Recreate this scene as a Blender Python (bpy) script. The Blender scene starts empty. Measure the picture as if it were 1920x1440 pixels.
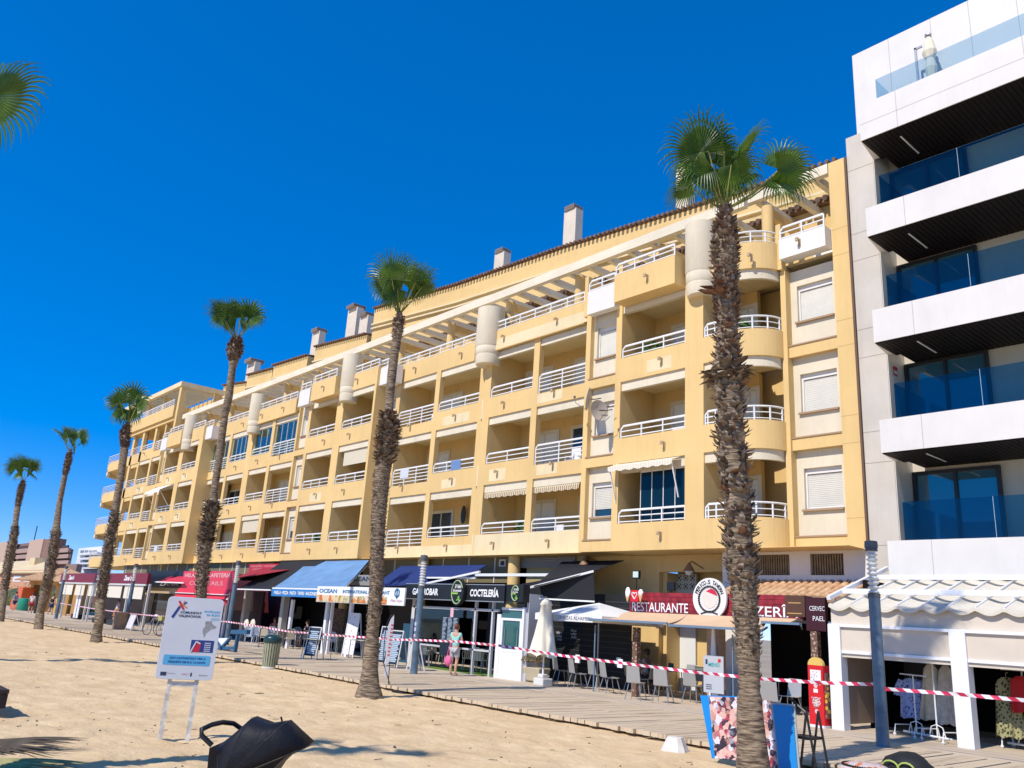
import bpy, bmesh, math, random
from mathutils import Vector, Matrix, noise
C = bpy.context
SC = C.scene
R = math.radians
# ------------------------------------------------------------------ camera
CAMP = Vector((0.0, 0.0, 1.782))
FPX = 1530.0                                   # focal length in pixels of a 1920 x 1440 frame
RM = Matrix(((0.66256887, 0.17064723, 0.72930242),
             (0.74640920, -0.23136540, -0.62397384),
             (0.06225594, 0.95778368, -0.28066818)))   # camera axes -> world
cam = bpy.data.objects.new('camera', bpy.data.cameras.new('camera'))
SC.collection.objects.link(cam)
cam.data.sensor_fit = 'HORIZONTAL'; cam.data.sensor_width = 36.0
cam.data.lens = FPX / 1920 * 36.0
cam.data.clip_start = 0.05; cam.data.clip_end = 6000
cam.matrix_world = Matrix.Translation(CAMP) @ RM.to_4x4()
SC.camera = cam
# ------------------------------------------------------------------ sky, sun, exposure
SUN_EL = 47.0
W = bpy.data.worlds.new('World'); SC.world = W; W.use_nodes = True
nt = W.node_tree
bg = nt.nodes['Background']
sky = nt.nodes.new('ShaderNodeTexSky'); sky.sky_type = 'NISHITA'
sky.sun_disc = False; sky.sun_elevation = R(SUN_EL); sky.sun_rotation = R(183)
sky.altitude = 0; sky.air_density = 0.6; sky.dust_density = 0.0; sky.ozone_density = 4.0
hs = nt.nodes.new('ShaderNodeHueSaturation'); hs.inputs['Saturation'].default_value = 1.95
hs.inputs['Hue'].default_value = 0.497; hs.inputs['Value'].default_value = 1.85
gn = nt.nodes.new('ShaderNodeMix'); gn.data_type = 'RGBA'; gn.blend_type = 'MULTIPLY'; gn.inputs[0].default_value = 1; gn.inputs[7].default_value = (0.9, 0.96, 1.32, 1)
gm = nt.nodes.new('ShaderNodeGamma'); gm.inputs[1].default_value = 0.6
nt.links.new(sky.outputs[0], gm.inputs[0]); nt.links.new(gm.outputs[0], hs.inputs['Color']); nt.links.new(hs.outputs[0], gn.inputs[6]); nt.links.new(gn.outputs[2], bg.inputs['Color'])
bg.inputs['Strength'].default_value = 0.15
sl = bpy.data.lights.new('sun', 'SUN'); sl.energy = 4.4; sl.angle = R(0.5); sl.color = (1.0, 0.94, 0.87)
sun = bpy.data.objects.new('sun', sl); SC.collection.objects.link(sun)
sd = Vector((-0.06, math.cos(R(SUN_EL)), -math.sin(R(SUN_EL))))
sun.rotation_euler = sd.to_track_quat('-Z', 'Y').to_euler()
SC.view_settings.view_transform = 'Standard'; SC.view_settings.look = 'None'
SC.view_settings.gamma = 1.0; SC.view_settings.exposure = 0.0
SC.cycles.max_bounces = 8; SC.cycles.diffuse_bounces = 2; SC.cycles.transparent_max_bounces = 16

# ------------------------------------------------------------------ helpers
rnd = random.Random(7)
def ray(px, py): return RM @ Vector((px - 960, 720 - py, -FPX))
def onY(px, py, Y): r = ray(px, py); return CAMP + r * (Y / r.y)
def onZ(px, py, Z): r = ray(px, py); return CAMP + r * ((Z - CAMP.z) / r.z)
def link(o): SC.collection.objects.link(o)
def tag(o, label=None, cat=None, group=None, kind=None):
    if label: o['label'] = label
    if cat: o['category'] = cat
    if group: o['group'] = group
    if kind: o['kind'] = kind
    return o
def thing(name, label, cat, loc=(0, 0, 0), rz=0.0, group=None):
    o = bpy.data.objects.new(name, None); link(o); o.empty_display_size = 0.2
    o.location = loc; o.rotation_euler = (0, 0, rz)
    return tag(o, label, cat, group)
def copy_tree(o, parent=None):
    c = o.copy(); link(c); c.parent = parent
    for ch in list(o.children): copy_tree(ch, c)
    return c
def place(proto, first, loc, rz, label, group=None):
    o = proto if first else copy_tree(proto)
    o.location = loc; o.rotation_euler = (0, 0, rz); o['label'] = label
    if group: o['group'] = group
    return o

class MB:
    """collects shapes, build() links them as ONE mesh object"""
    def __init__(s): s.v = []; s.f = []; s.m = []; s.cm = 0; s.seg = []
    def add(s, vs, fs):
        n = len(s.v); s.seg.append((n, len(s.f))); s.v += [tuple(v) for v in vs]
        s.f += [tuple(n + i for i in f) for f in fs]; s.m += [s.cm] * len(fs)
    def hexa(s, p):   # p: 4 bottom, 4 top, both counter-clockwise from above
        s.add(p, [(3, 2, 1, 0), (4, 5, 6, 7), (0, 1, 5, 4), (1, 2, 6, 5), (2, 3, 7, 6), (3, 0, 4, 7)])
    def box(s, x0, x1, y0, y1, z0, z1):
        x0, x1 = min(x0, x1), max(x0, x1); y0, y1 = min(y0, y1), max(y0, y1); z0, z1 = min(z0, z1), max(z0, z1)
        s.hexa([(x0, y0, z0), (x1, y0, z0), (x1, y1, z0), (x0, y1, z0), (x0, y0, z1), (x1, y0, z1), (x1, y1, z1), (x0, y1, z1)])
    def slab(s, a, b, c, d, t):     # quad a b c d thickened along its normal
        a, b, c, d = map(Vector, (a, b, c, d)); n = (b - a).cross(d - a).normalized() * t
        s.hexa([a - n, b - n, c - n, d - n, a, b, c, d])
    def quad(s, a, b, c, d): s.add([a, b, c, d], [(0, 1, 2, 3)])
    def bar(s, p, q, w, h=None, up=(0, 0, 1)):
        p, q = Vector(p), Vector(q); h = h or w; d = (q - p).normalized()
        up = Vector(up)
        if abs(d.dot(up)) > 0.95: up = Vector((0, 1, 0))
        x = d.cross(up).normalized() * w / 2; y = x.cross(d).normalized() * h / 2
        s.hexa([p - x - y, p + x - y, q + x - y, q - x - y, p - x + y, p + x + y, q + x + y, q - x + y])
    def tube(s, pts, r, n=8, cap=True):
        pts = [Vector(p) for p in pts]; rs = r if isinstance(r, (list, tuple)) else [r] * len(pts)
        vs = []; prev = None
        for i, p in enumerate(pts):
            d = (pts[min(i + 1, len(pts) - 1)] - pts[max(i - 1, 0)]).normalized()
            if prev is None:
                a = Vector((0, 0, 1)) if abs(d.z) < 0.9 else Vector((1, 0, 0)); x = d.cross(a).normalized()
            else: x = (prev - d * prev.dot(d)).normalized()
            prev = x; y = d.cross(x)
            vs += [p + (x * math.cos(2 * math.pi * k / n) + y * math.sin(2 * math.pi * k / n)) * rs[i] for k in range(n)]
        fs = []
        for i in range(len(pts) - 1):
            for k in range(n):
                a = i * n + k; b = i * n + (k + 1) % n; fs.append((a, b, b + n, a + n))
        if cap: fs += [tuple(range(n - 1, -1, -1)), tuple(range((len(pts) - 1) * n, len(pts) * n))]
        s.add(vs, fs)
    def lathe(s, c, prof, n=16, cap=True):
        vs = []
        for r, z in prof:
            vs += [(c[0] + r * math.cos(2 * math.pi * k / n), c[1] + r * math.sin(2 * math.pi * k / n), c[2] + z) for k in range(n)]
        fs = [(i * n + k, i * n + (k + 1) % n, (i + 1) * n + (k + 1) % n, (i + 1) * n + k) for i in range(len(prof) - 1) for k in range(n)]
        if cap: fs += [tuple(range(n - 1, -1, -1)), tuple(range((len(prof) - 1) * n, len(prof) * n))]
        s.add(vs, fs)
    def prismY(s, poly, y0, y1):    # poly of (x,z), counter-clockwise seen from -Y
        n = len(poly)
        vs = [(x, y0, z) for x, z in poly] + [(x, y1, z) for x, z in poly]
        s.add(vs, [tuple(range(n)), tuple(range(2 * n - 1, n - 1, -1))] + [(i, n + i, n + (i + 1) % n, (i + 1) % n) for i in range(n)])
    def prismZ(s, poly, z0, z1):    # poly of (x,y), counter-clockwise from above
        n = len(poly)
        vs = [(x, y, z0) for x, y in poly] + [(x, y, z1) for x, y in poly]
        s.add(vs, [tuple(range(n - 1, -1, -1)), tuple(range(n, 2 * n))] + [(i, (i + 1) % n, n + (i + 1) % n, n + i) for i in range(n)])
    def blob(s, c, r, seed=0, n=10, m=7, amp=0.15):
        vs = []; c = Vector(c); r = r if hasattr(r, '__len__') else (r, r, r)
        for j in range(m + 1):
            t = math.pi * j / m
            for i in range(n):
                a = 2 * math.pi * i / n; d = Vector((math.sin(t) * math.cos(a), math.sin(t) * math.sin(a), math.cos(t)))
                k = 1 + amp * noise.noise(d * 2.1 + Vector((seed, seed * .7, 0)))
                vs.append(c + Vector((d.x * r[0], d.y * r[1], d.z * r[2])) * k)
        s.add(vs, [(j * n + i, (j + 1) * n + i, (j + 1) * n + (i + 1) % n, j * n + (i + 1) % n) for j in range(m) for i in range(n)])
    def move(s, M, start=0):
        for i in range(start, len(s.v)): s.v[i] = tuple(M @ Vector(s.v[i]))
    def each(s, name, mats, parent=None, **k):
        """every shape that was added becomes a part of its own"""
        sg = s.seg + [(len(s.v), len(s.f))]
        for (v0, f0), (v1, f1) in zip(sg[:-1], sg[1:]):
            q = MB(); q.v = s.v[v0:v1]; q.f = [tuple(i - v0 for i in f) for f in s.f[f0:f1]]; q.m = s.m[f0:f1]; q.build(name, mats, parent, **k)
    def build(s, name, mats, parent=None, smooth=None, bevel=0, label=None, world=True):
        me = bpy.data.meshes.new(name)
        me.from_pydata(s.v, [], s.f)
        if not isinstance(mats, (list, tuple)): mats = [mats]
        for m in mats: me.materials.append(m)
        if len(mats) > 1: me.polygons.foreach_set('material_index', [min(i, len(mats) - 1) for i in s.m])
        if smooth is not None:
            me.polygons.foreach_set('use_smooth', [True] * len(me.polygons))
            try: me.set_sharp_from_angle(angle=R(smooth))
            except Exception: pass
        me.update()
        o = bpy.data.objects.new(name, me); link(o)
        if parent is not None:
            o.parent = parent
            if world:
                g = Vector((0, 0, 0)); p = parent
                while p is not None: g += Vector(p.location); p = p.parent
                o.location = -g
        if bevel:
            b = o.modifiers.new('bevel', 'BEVEL'); b.width = bevel; b.segments = 2; b.limit_method = 'ANGLE'; b.angle_limit = R(40)
        if label: o['label'] = label
        return o

MC = {}
def mat(name, col, rough=0.7, var=0.0, vs=2.0, bump=0.0, bs=30.0, metal=0.0, trans=0.0, alpha=1.0, spec=0.5, emit=0.0, col2=None, ior=1.45, subs=0.0):
    """principled material with noise variation (var, scale vs) and noise bump (bump, scale bs)"""
    if name in MC: return MC[name]
    m = bpy.data.materials.new(name); m.use_nodes = True; MC[name] = m
    n = m.node_tree.nodes; l = m.node_tree.links; p = n['Principled BSDF']
    p.inputs['Roughness'].default_value = rough; p.inputs['Metallic'].default_value = metal
    p.inputs['Transmission Weight'].default_value = trans; p.inputs['Alpha'].default_value = alpha
    p.inputs['Specular IOR Level'].default_value = spec; p.inputs['IOR'].default_value = ior
    c = (*col, 1)
    p.inputs['Base Color'].default_value = c
    if var or col2:
        tc = n.new('ShaderNodeTexCoord'); nz = n.new('ShaderNodeTexNoise'); nz.inputs['Scale'].default_value = vs
        nz.inputs['Detail'].default_value = 6; nz.inputs['Roughness'].default_value = 0.6
        l.new(tc.outputs['Object'], nz.inputs['Vector'])
        rp = n.new('ShaderNodeValToRGB'); l.new(nz.outputs['Fac'], rp.inputs['Fac'])
        c2 = col2 or tuple(x * (1 - var) for x in col)
        c1 = col if col2 else tuple(min(1, x * (1 + var * 0.6)) for x in col)
        rp.color_ramp.elements[0].position = 0.35; rp.color_ramp.elements[1].position = 0.65
        rp.color_ramp.elements[0].color = (*c2, 1); rp.color_ramp.elements[1].color = (*c1, 1)
        l.new(rp.outputs['Color'], p.inputs['Base Color'])
    if bump:
        tc2 = n.new('ShaderNodeTexCoord'); n2 = n.new('ShaderNodeTexNoise'); n2.inputs['Scale'].default_value = bs; n2.inputs['Detail'].default_value = 5
        l.new(tc2.outputs['Object'], n2.inputs['Vector'])
        b = n.new('ShaderNodeBump'); b.inputs['Strength'].default_value = bump; b.inputs['Distance'].default_value = 0.03
        l.new(n2.outputs['Fac'], b.inputs['Height']); l.new(b.outputs[0], p.inputs['Normal'])
    if emit:
        p.inputs['Emission Color'].default_value = c; p.inputs['Emission Strength'].default_value = emit
    return m

def text(body, mt, parent, x0, x1, z0, y, name='lettering', height=None, matrix=None, ext=0.004, bold=0.0, shear=0.0, align=None, label=None, world=True):
    """letters standing on a plane facing -Y, fitted between x0 and x1 with their foot at z0"""
    cu = bpy.data.curves.new('t', 'FONT'); cu.body = body; cu.size = 1.0; cu.extrude = 0.0; cu.offset = bold; cu.shear = shear
    cu.space_line = 0.95; cu.resolution_u = 3
    if align: cu.align_x = align
    o = bpy.data.objects.new('t', cu); link(o)
    dg = C.evaluated_depsgraph_get(); me = bpy.data.meshes.new_from_object(o.evaluated_get(dg))
    bpy.data.objects.remove(o); bpy.data.curves.remove(cu)
    xs = [v.co.x for v in me.vertices]; ys = [v.co.y for v in me.vertices]
    if not xs: return None
    sx = (x1 - x0) / (max(xs) - min(xs)); sy = height / (max(ys) - min(ys)) if height else sx
    mb = MB()
    vs = [Vector((x0 + (v.co.x - min(xs)) * sx, y, z0 + (v.co.y - min(ys)) * sy)) for v in me.vertices]
    if matrix: vs = [matrix @ v for v in vs]
    mb.add(vs, [tuple(p.vertices) for p in me.polygons])
    bpy.data.meshes.remove(me)
    return mb.build(name, mt, parent, label=label, world=world)

def stripes(name, c1, c2, axis=0, scale=10.0, rough=0.6, ratio=0.5, var=0.1, skew=0.0):
    m = bpy.data.materials.new(name); m.use_nodes = True; n = m.node_tree.nodes; l = m.node_tree.links; p = n['Principled BSDF']
    p.inputs['Roughness'].default_value = rough
    tc = n.new('ShaderNodeTexCoord'); sp = n.new('ShaderNodeSeparateXYZ'); l.new(tc.outputs['Object'], sp.inputs[0])
    ad = n.new('ShaderNodeMath'); ad.operation = 'MULTIPLY_ADD'; l.new(sp.outputs[2], ad.inputs[0]); ad.inputs[1].default_value = skew; l.new(sp.outputs[axis], ad.inputs[2])
    mu = n.new('ShaderNodeMath'); mu.operation = 'MULTIPLY'; mu.inputs[1].default_value = scale; l.new(ad.outputs[0], mu.inputs[0])
    fr = n.new('ShaderNodeMath'); fr.operation = 'FRACT'; l.new(mu.outputs[0], fr.inputs[0])
    gt = n.new('ShaderNodeMath'); gt.operation = 'GREATER_THAN'; gt.inputs[1].default_value = ratio; l.new(fr.outputs[0], gt.inputs[0])
    mx = n.new('ShaderNodeMix'); mx.data_type = 'RGBA'; l.new(gt.outputs[0], mx.inputs[0])
    mx.inputs[6].default_value = (*c1, 1); mx.inputs[7].default_value = (*c2, 1)
    l.new(mx.outputs[2], p.inputs['Base Color'])
    return m
# ------------------------------------------------------------------ materials of the buildings
def glass(name, tint, gl=0.12, rough=0.02):
    m = bpy.data.materials.new(name); m.use_nodes = True; n = m.node_tree.nodes; l = m.node_tree.links
    n.remove(n['Principled BSDF']); o = n['Material Output']
    t = n.new('ShaderNodeBsdfTransparent'); t.inputs[0].default_value = (*tint, 1)
    g = n.new('ShaderNodeBsdfGlossy'); g.inputs['Roughness'].default_value = rough; g.inputs[0].default_value = (.9, .95, 1, 1)
    lw = n.new('ShaderNodeLayerWeight'); lw.inputs[0].default_value = 0.25
    ma = n.new('ShaderNodeMath'); ma.operation = 'MULTIPLY_ADD'; l.new(lw.outputs['Fresnel'], ma.inputs[0]); ma.inputs[1].default_value = 0.45; ma.inputs[2].default_value = gl
    mx = n.new('ShaderNodeMixShader'); l.new(ma.outputs[0], mx.inputs[0]); l.new(t.outputs[0], mx.inputs[1]); l.new(g.outputs[0], mx.inputs[2])
    l.new(mx.outputs[0], o.inputs[0]); return m
Myel = mat('yellow_render', (0.78, 0.54, 0.225), 0.85, var=0.07, vs=0.35, bump=0.25, bs=60)
Mpale = mat('pale_render', (0.80, 0.66, 0.39), 0.85, var=0.08, vs=0.6, bump=0.2, bs=60)
Mcream = mat('cream_render', (0.76, 0.67, 0.49), 0.85, var=0.07, vs=0.8, bump=0.2, bs=60)
Mwhite = mat('white_paint', (0.80, 0.76, 0.69), 0.6, var=0.05, vs=1.5)
Mceil = mat('ceiling_paint', (0.78, 0.62, 0.34), 0.9, var=0.06, vs=1.0)
Mrail = mat('railing_enamel', (0.83, 0.82, 0.78), 0.35)
Mshut = mat('roller_shutter', (0.86, 0.83, 0.72), 0.6, var=0.04, vs=3)
Mbrown = mat('brown_sill', (0.30, 0.17, 0.09), 0.6)
Mledge = mat('ledge_brown', (0.40, 0.26, 0.15), 0.7)  # one even brown for window sills and the ledges under the panels
Mtile = mat('clay_tile', (0.27, 0.16, 0.10), 0.85, col2=(0.11, 0.065, 0.045), vs=5)
Mtile2 = mat('sandy_clay_tile', (0.72, 0.48, 0.27), 0.85, col2=(0.50, 0.27, 0.13), vs=5)
Mdark = mat('interior_shade', (0.010, 0.009, 0.009), 0.7, spec=.1)  # near-black base colour stands in for the shade inside the shops
Mdkmetal = mat('dark_metal', (0.03, 0.032, 0.035), 0.4, metal=0.3)
Mgrey = mat('grey_metal', (0.42, 0.43, 0.44), 0.35, metal=0.6)
Mglassd = mat('dark_glass', (0.015, 0.05, 0.075), 0.03, spec=0.9)
Mwinblue = mat('tinted_window', (0.02, 0.11, 0.17), 0.02, spec=1.0, ior=1.7)
Mgb = glass('balcony_glass', (0.50, 0.67, 0.72), 0.03)
Mgg = glass('curtain_glass', (0.62, 0.78, 0.72), 0.08)
Mgt = glass('terrace_glass', (0.76, 0.86, 0.91), 0.06)
Mlamp = mat('lamp_bronze', (0.52, 0.38, 0.22), 0.5)
Mchim = mat('chimney_render', (0.72, 0.62, 0.49), 0.85, var=0.08, vs=1.5)


def weather(m, amt=.16):
    """rain streaks and faded paint: vertical stains multiplied into the paint"""
    n = m.node_tree.nodes; l = m.node_tree.links; p = n['Principled BSDF']; src = p.inputs['Base Color'].links[0].from_socket
    tc = n.new('ShaderNodeTexCoord'); mp = n.new('ShaderNodeMapping'); mp.inputs['Scale'].default_value = (2.2, 2.2, .3); l.new(tc.outputs['Object'], mp.inputs[0])
    nz = n.new('ShaderNodeTexNoise'); nz.inputs['Scale'].default_value = 1.6; nz.inputs['Detail'].default_value = 7; nz.inputs['Roughness'].default_value = .7; l.new(mp.outputs[0], nz.inputs['Vector'])
    r = n.new('ShaderNodeValToRGB'); l.new(nz.outputs['Fac'], r.inputs[0]); r.color_ramp.elements[0].position = .30; r.color_ramp.elements[1].position = .52; r.color_ramp.elements[0].color = (1 - amt, 1 - amt * 1.05, 1 - amt * 1.1, 1); r.color_ramp.elements[1].color = (1, 1, 1, 1)
    x = n.new('ShaderNodeMix'); x.data_type = 'RGBA'; x.blend_type = 'MULTIPLY'; x.inputs[0].default_value = 1; l.new(src, x.inputs[6]); l.new(r.outputs[0], x.inputs[7]); l.new(x.outputs[2], p.inputs['Base Color'])
for m_ in (Myel, Mpale, Mcream, Mchim): weather(m_, .07)
ST = 2.93
def T(k): return 7.25 + ST * (k - 1)
def PL(k): return 5.20 + ST * (k - 1)
def PT(k): return 4.86 + ST * (k - 1)
def Z0(k): return 4.30 if k == 1 else T(k - 1)
ZT, ZP = T(3), 14.02          # terrace slab underside and parapet top

AP = thing('apartment_building', 'long yellow seafront apartment block with rows of recessed balconies and a white roof pergola', 'apartment building', (-38, 21, 0))
def railing(x0, x1, y, z, h, bars, name='railing', parent=AP, path=None, step=1.05):
    b = MB()
    pts = path or [(x0, y), (x1, y)]
    # inclined inwards at the left end like the originals: a short 45 degree corner
    if not path:
        c = 0.10 if h < 0.7 else 0.10
        for i in range(bars + 1):
            zz = z + h * (1 - i / (bars + (0 if h > 0.7 else 0.35)))
            r = 0.032 if i == 0 else 0.017
            xa = x0 + (c if i == 0 else 0.0)
            b.bar((xa, y, zz), (x1, y, zz), r * 2)
        b.bar((x0 + c, y, z + h), (x0, y, z + h - c), 0.045)
        n = max(2, round((x1 - x0) / step)); xs = [x0 + (x1 - x0) * i / n for i in range(n + 1)]
        for i, x in enumerate(xs):
            b.bar((x, y - 0.01, z - 0.02), (x, y - 0.01, z + h - (c if i == 0 else 0.02)), 0.042)
    else:
        for i in range(bars + 1):
            zz = z + h * (1 - i / (bars + 0.35))
            b.tube([(x, yy, zz) for x, yy in pts], 0.032 if i == 0 else 0.017, 6)
        for i in range(0, len(pts), max(1, len(pts) // 4)):
            b.bar((pts[i][0], pts[i][1], z - .02), (pts[i][0], pts[i][1], z + h - .02), 0.042)
        b.bar((pts[-1][0], pts[-1][1], z - .02), (pts[-1][0], pts[-1][1], z + h - .02), 0.042)
    return b.build(name, Mrail, parent)

def wall_lamp(x, y, z, parent=AP):
    b = MB()
    b.box(x - .04, x + .04, y - .03, y, z - .14, z + .10)
    b.box(x - .025, x + .025, y - .16, y - .03, z + .07, z + .11)
    b.lathe((x - .01, y - .16, z), [(.05, .0), (.055, .09), (.03, .13)], 8)
    b.build('wall_lamp', Mlamp, parent)

def window_bay(Y, x0, x1, k, wx0, wx1, ajar=0.0):
    zb, zt = 4.72 + ST * (k - 1), T(k); zs, zw = 5.50 + ST * (k - 1), 6.72 + ST * (k - 1)
    b = MB(); yp = Y + 0.20
    b.box(x0, wx0, yp, yp + .3, zb, zt); b.box(wx1, x1, yp, yp + .3, zb, zt)
    b.box(wx0, wx1, yp, yp + .3, zb, zs); b.box(wx0, wx1, yp, yp + .3, zw, zt)
    b.build('recessed_panel', Mcream, AP)
    w = thing_part('window', AP, ((wx0 + wx1) / 2, yp, zs))
    f = MB(); t = .05
    f.box(wx0, wx0 + t, yp + .10, yp + .16, zs, zw); f.box(wx1 - t, wx1, yp + .10, yp + .16, zs, zw)
    f.box(wx0 + t, wx1 - t, yp + .10, yp + .16, zw - .16, zw); f.box(wx0 + t, wx1 - t, yp + .10, yp + .16, zs, zs + t)
    f.build('frame', Mwhite, w)
    s = MB(); zlo = zs + t + ajar; n = int((zw - .17 - zlo) / .055)
    for i in range(n):
        a = zlo + (zw - .17 - zlo) * i / n; s.hexa([(wx0 + t, yp + .15, a), (wx1 - t, yp + .15, a), (wx1 - t, yp + .18, a), (wx0 + t, yp + .18, a),
            (wx0 + t, yp + .138, a + .045), (wx1 - t, yp + .138, a + .045), (wx1 - t, yp + .18, a + .05), (wx0 + t, yp + .18, a + .05)])
    s.build('shutter', Mshut, w)
    if ajar:
        g = MB(); g.box(wx0 + t, wx1 - t, yp + .17, yp + .19, zs + t, zlo); g.build('pane', Mglassd, w)
    g = MB(); g.box(wx0 - .06, wx1 + .03, yp - .09, yp + .1, zs - .06, zs + .0); g.build('sill', Mledge, w)
    g = MB(); g.box(x0 - .05, x1, Y - .03, Y + .205, zb - .045, zb); g.build('ledge', Mledge, AP)
def thing_part(name, parent, loc):
    o = bpy.data.objects.new(name, None); link(o); o.parent = parent; o.empty_display_size = .1
    g = Vector((0, 0, 0)); p = parent
    while p is not None: g += Vector(p.location); p = p.parent
    o.location = Vector(loc) - g
    return o

def door(x0, x1, y, z0, z1, kind=0):
    d = thing_part('balcony_door', AP, ((x0 + x1) / 2, y, z0))
    f = MB(); t = .06
    f.box(x0 - .14, x0, y - .04, y, z0, z1 + .14); f.box(x1, x1 + .14, y - .04, y, z0, z1 + .14); f.box(x0, x1, y - .04, y, z1, z1 + .14)
    xm = (x0 + x1) / 2; f.box(xm - .03, xm + .03, y - .035, y, z0, z1)
    f.build('frame', Mcream, d)
    s = MB()
    if kind == 0:
        n = 26
        for i in range(n):
            a = z0 + (z1 - z0) * i / n; h = (z1 - z0) / n
            for u0, u1 in ((x0, xm - .03), (xm + .03, x1)):
                s.hexa([(u0, y - .012, a), (u1, y - .012, a), (u1, y, a), (u0, y, a), (u0, y - .024, a + h * .85), (u1, y - .024, a + h * .85), (u1, y, a + h), (u0, y, a + h)])
        s.build('shutter', Mshut, d)
    else:
        s.box(x0, xm - .03, y - .015, y, z0, z1); s.box(xm + .03, x1, y - .015, y, z0, z1); s.build('pane', Mglassd, d)

def section(Y, right, left, items, side_right=None, ends=True):
    """items from right to left in real X: ('o',xr,xl,kind) opening, ('b',xr,xl,wr,wl) window bay; the rest is wall"""
    th = 0.24; yb = Y + 1.9
    wall = MB(); inner = MB(); ceil = MB(); strip = MB()
    for k in (1, 2, 3):
        z0, zt = Z0(k), T(k); x = right
        zs = z0
        for it in items:
            xr, xl = it[1], it[2]
            if x - xr > 0.01: wall.box(xr, x, Y, Y + th, zs, zt)
            if it[0] == 'o':
                zp = PT(k) if it[3] == 'tall' else PL(k)
                wall.box(xl, xr, Y, Y + th, zs, zp)
                strip.box(xl, xr, Y + .07, Y + th, zt - .32, zt)
                if it[3] == 'tall': railing(xl + .04, xr - .02, Y + .06, zp, 5.66 + ST * (k - 1) - zp, 5)
                else: railing(xl + .04, xr - .02, Y + .06, zp, 0.44, 2)
            else:
                wall.box(xl, xr, Y, Y + .199, zs, 4.72 + ST * (k - 1) - .045); 
                window_bay(Y, xl, xr, k, it[4], it[3], ajar=0.25 if (k == 1 and Y < 21 and xr > -25) else (0.4 if k == 1 else 0))
            x = xl
        if x - left > 0.01: wall.box(left, x, Y, Y + th, zs, zt)
        # loggia interior: back wall, ceiling, floor, party walls
        inner.box(left, right, yb, yb + .2, zs + .3, zt)
        ceil.box(left + .01, right - .01, Y + th, yb, zt, zt + .25) if k < 4 else None
        ceil.box(left + .01, right - .01, Y + th, yb, zs + .02, zs + .26) if k == 1 else None
        for it in items:
            if it[0] == 'o':
                for xx, s in ((it[1], 1), (it[2], -1)):
                    full = (it[4] if len(it) > 4 else (1, 1))[0 if s == 1 else 1]
                    if full: inner.box(xx, xx + s * .14, Y + th, yb, zs + .26, zt)
                w = it[1] - it[2]; kd = rnd.random()
                dx0 = it[2] + w * (.32 if kd < .6 else .1); dx1 = dx0 + w * .55
                door(dx0, dx1, yb, zs + .27, zs + 2.35, 0 if rnd.random() < .72 else 1)
    wall.build('wall', Myel, AP); inner.each('loggia_wall', Myel, AP); ceil.each('balcony_slab', Mceil, AP); strip.each('lintel_strip', Mcream, AP)

f, g_, h_ = 20.85 / 22, 21.45 / 22, 21.62 / 22
YA, YB, YL = 20.85, 21.45, 21.62
# section by the white building: window bay and curved corner
wb = MB()
for k in (1, 2, 3):
    z0 = Z0(k)
    wb.box(-12.6, -11.04, 22, 22.199, z0, 4.72 + ST * (k - 1) - .045)
    window_bay(22, -12.6, -11.04, k, -12.38, -11.2)
wb.box(-12.78, -12.6, 21.9, 22.3, 4.3, ZT); wb.box(-11.04, -10.47, 22.0, 24.4, 4.3, 16.36); wb.box(-12.6, -11.04, 22.5, 22.6, 4.3, 13.1)
wb.build('wall', Myel, AP)
gv = MB()
for k in range(3):
    for z in (5.16, 7.28): gv.box(-11.04, -10.47, 21.997, 22.0, z + ST * k - .012, z + ST * k)
gv.box(-11.04, -10.47, 21.997, 22.0, 14.0, 14.012); gv.each('groove', mat('groove_shade', (0.5, 0.3, 0.12), 0.9), AP)
# curved corner balconies
xc, ea, eb = -14.15, 1.42, 1.12
def arc(off, n=14): return [(xc + (ea - off) * math.sin(t), 21.97 - (eb - off) * math.cos(t)) for t in [math.pi / 2 * i / n for i in range(n + 1)]]
def arcband(b, z0, z1, off=0.0, th=.2):
    o = arc(off); i = arc(off + th)
    for a in range(len(o) - 1): b.hexa([(*o[a], z0), (*o[a + 1], z0), (*i[a + 1], z0), (*i[a], z0), (*o[a], z1), (*o[a + 1], z1), (*i[a + 1], z1), (*i[a], z1)])
cc = MB()
for k in (1, 2, 3):
    cw = MB(); arcband(cw, Z0(k), PL(k)); cw.build('curved_balcony_wall', Myel, AP, smooth=30); cs = MB(); arcband(cs, T(k) - .32, T(k), .09, .12); cs.build('curved_lintel_strip', Mcream, AP, smooth=30)
    poly = arc(.02) + [(-12.76, 22.8), (xc - .8, 22.8), (xc - .8, 20.9)]
    cc.prismZ(poly, Z0(k) + .02, Z0(k) + .26); cc.prismZ(poly, T(k) + .01, T(k) + .25) if k == 3 else None
    railing(0, 0, 0, PL(k), .44, 2, path=[(-14.85, 20.92)] + arc(.07, 12))
cw = MB(); arcband(cw, ZT, ZP); railing(0, 0, 0, ZP, .4, 2, path=[(-14.85, 20.92)] + arc(.07, 12))
cw.build('curved_balcony_wall', Myel, AP, smooth=30); cc.each('balcony_slab', Mceil, AP)

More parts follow.
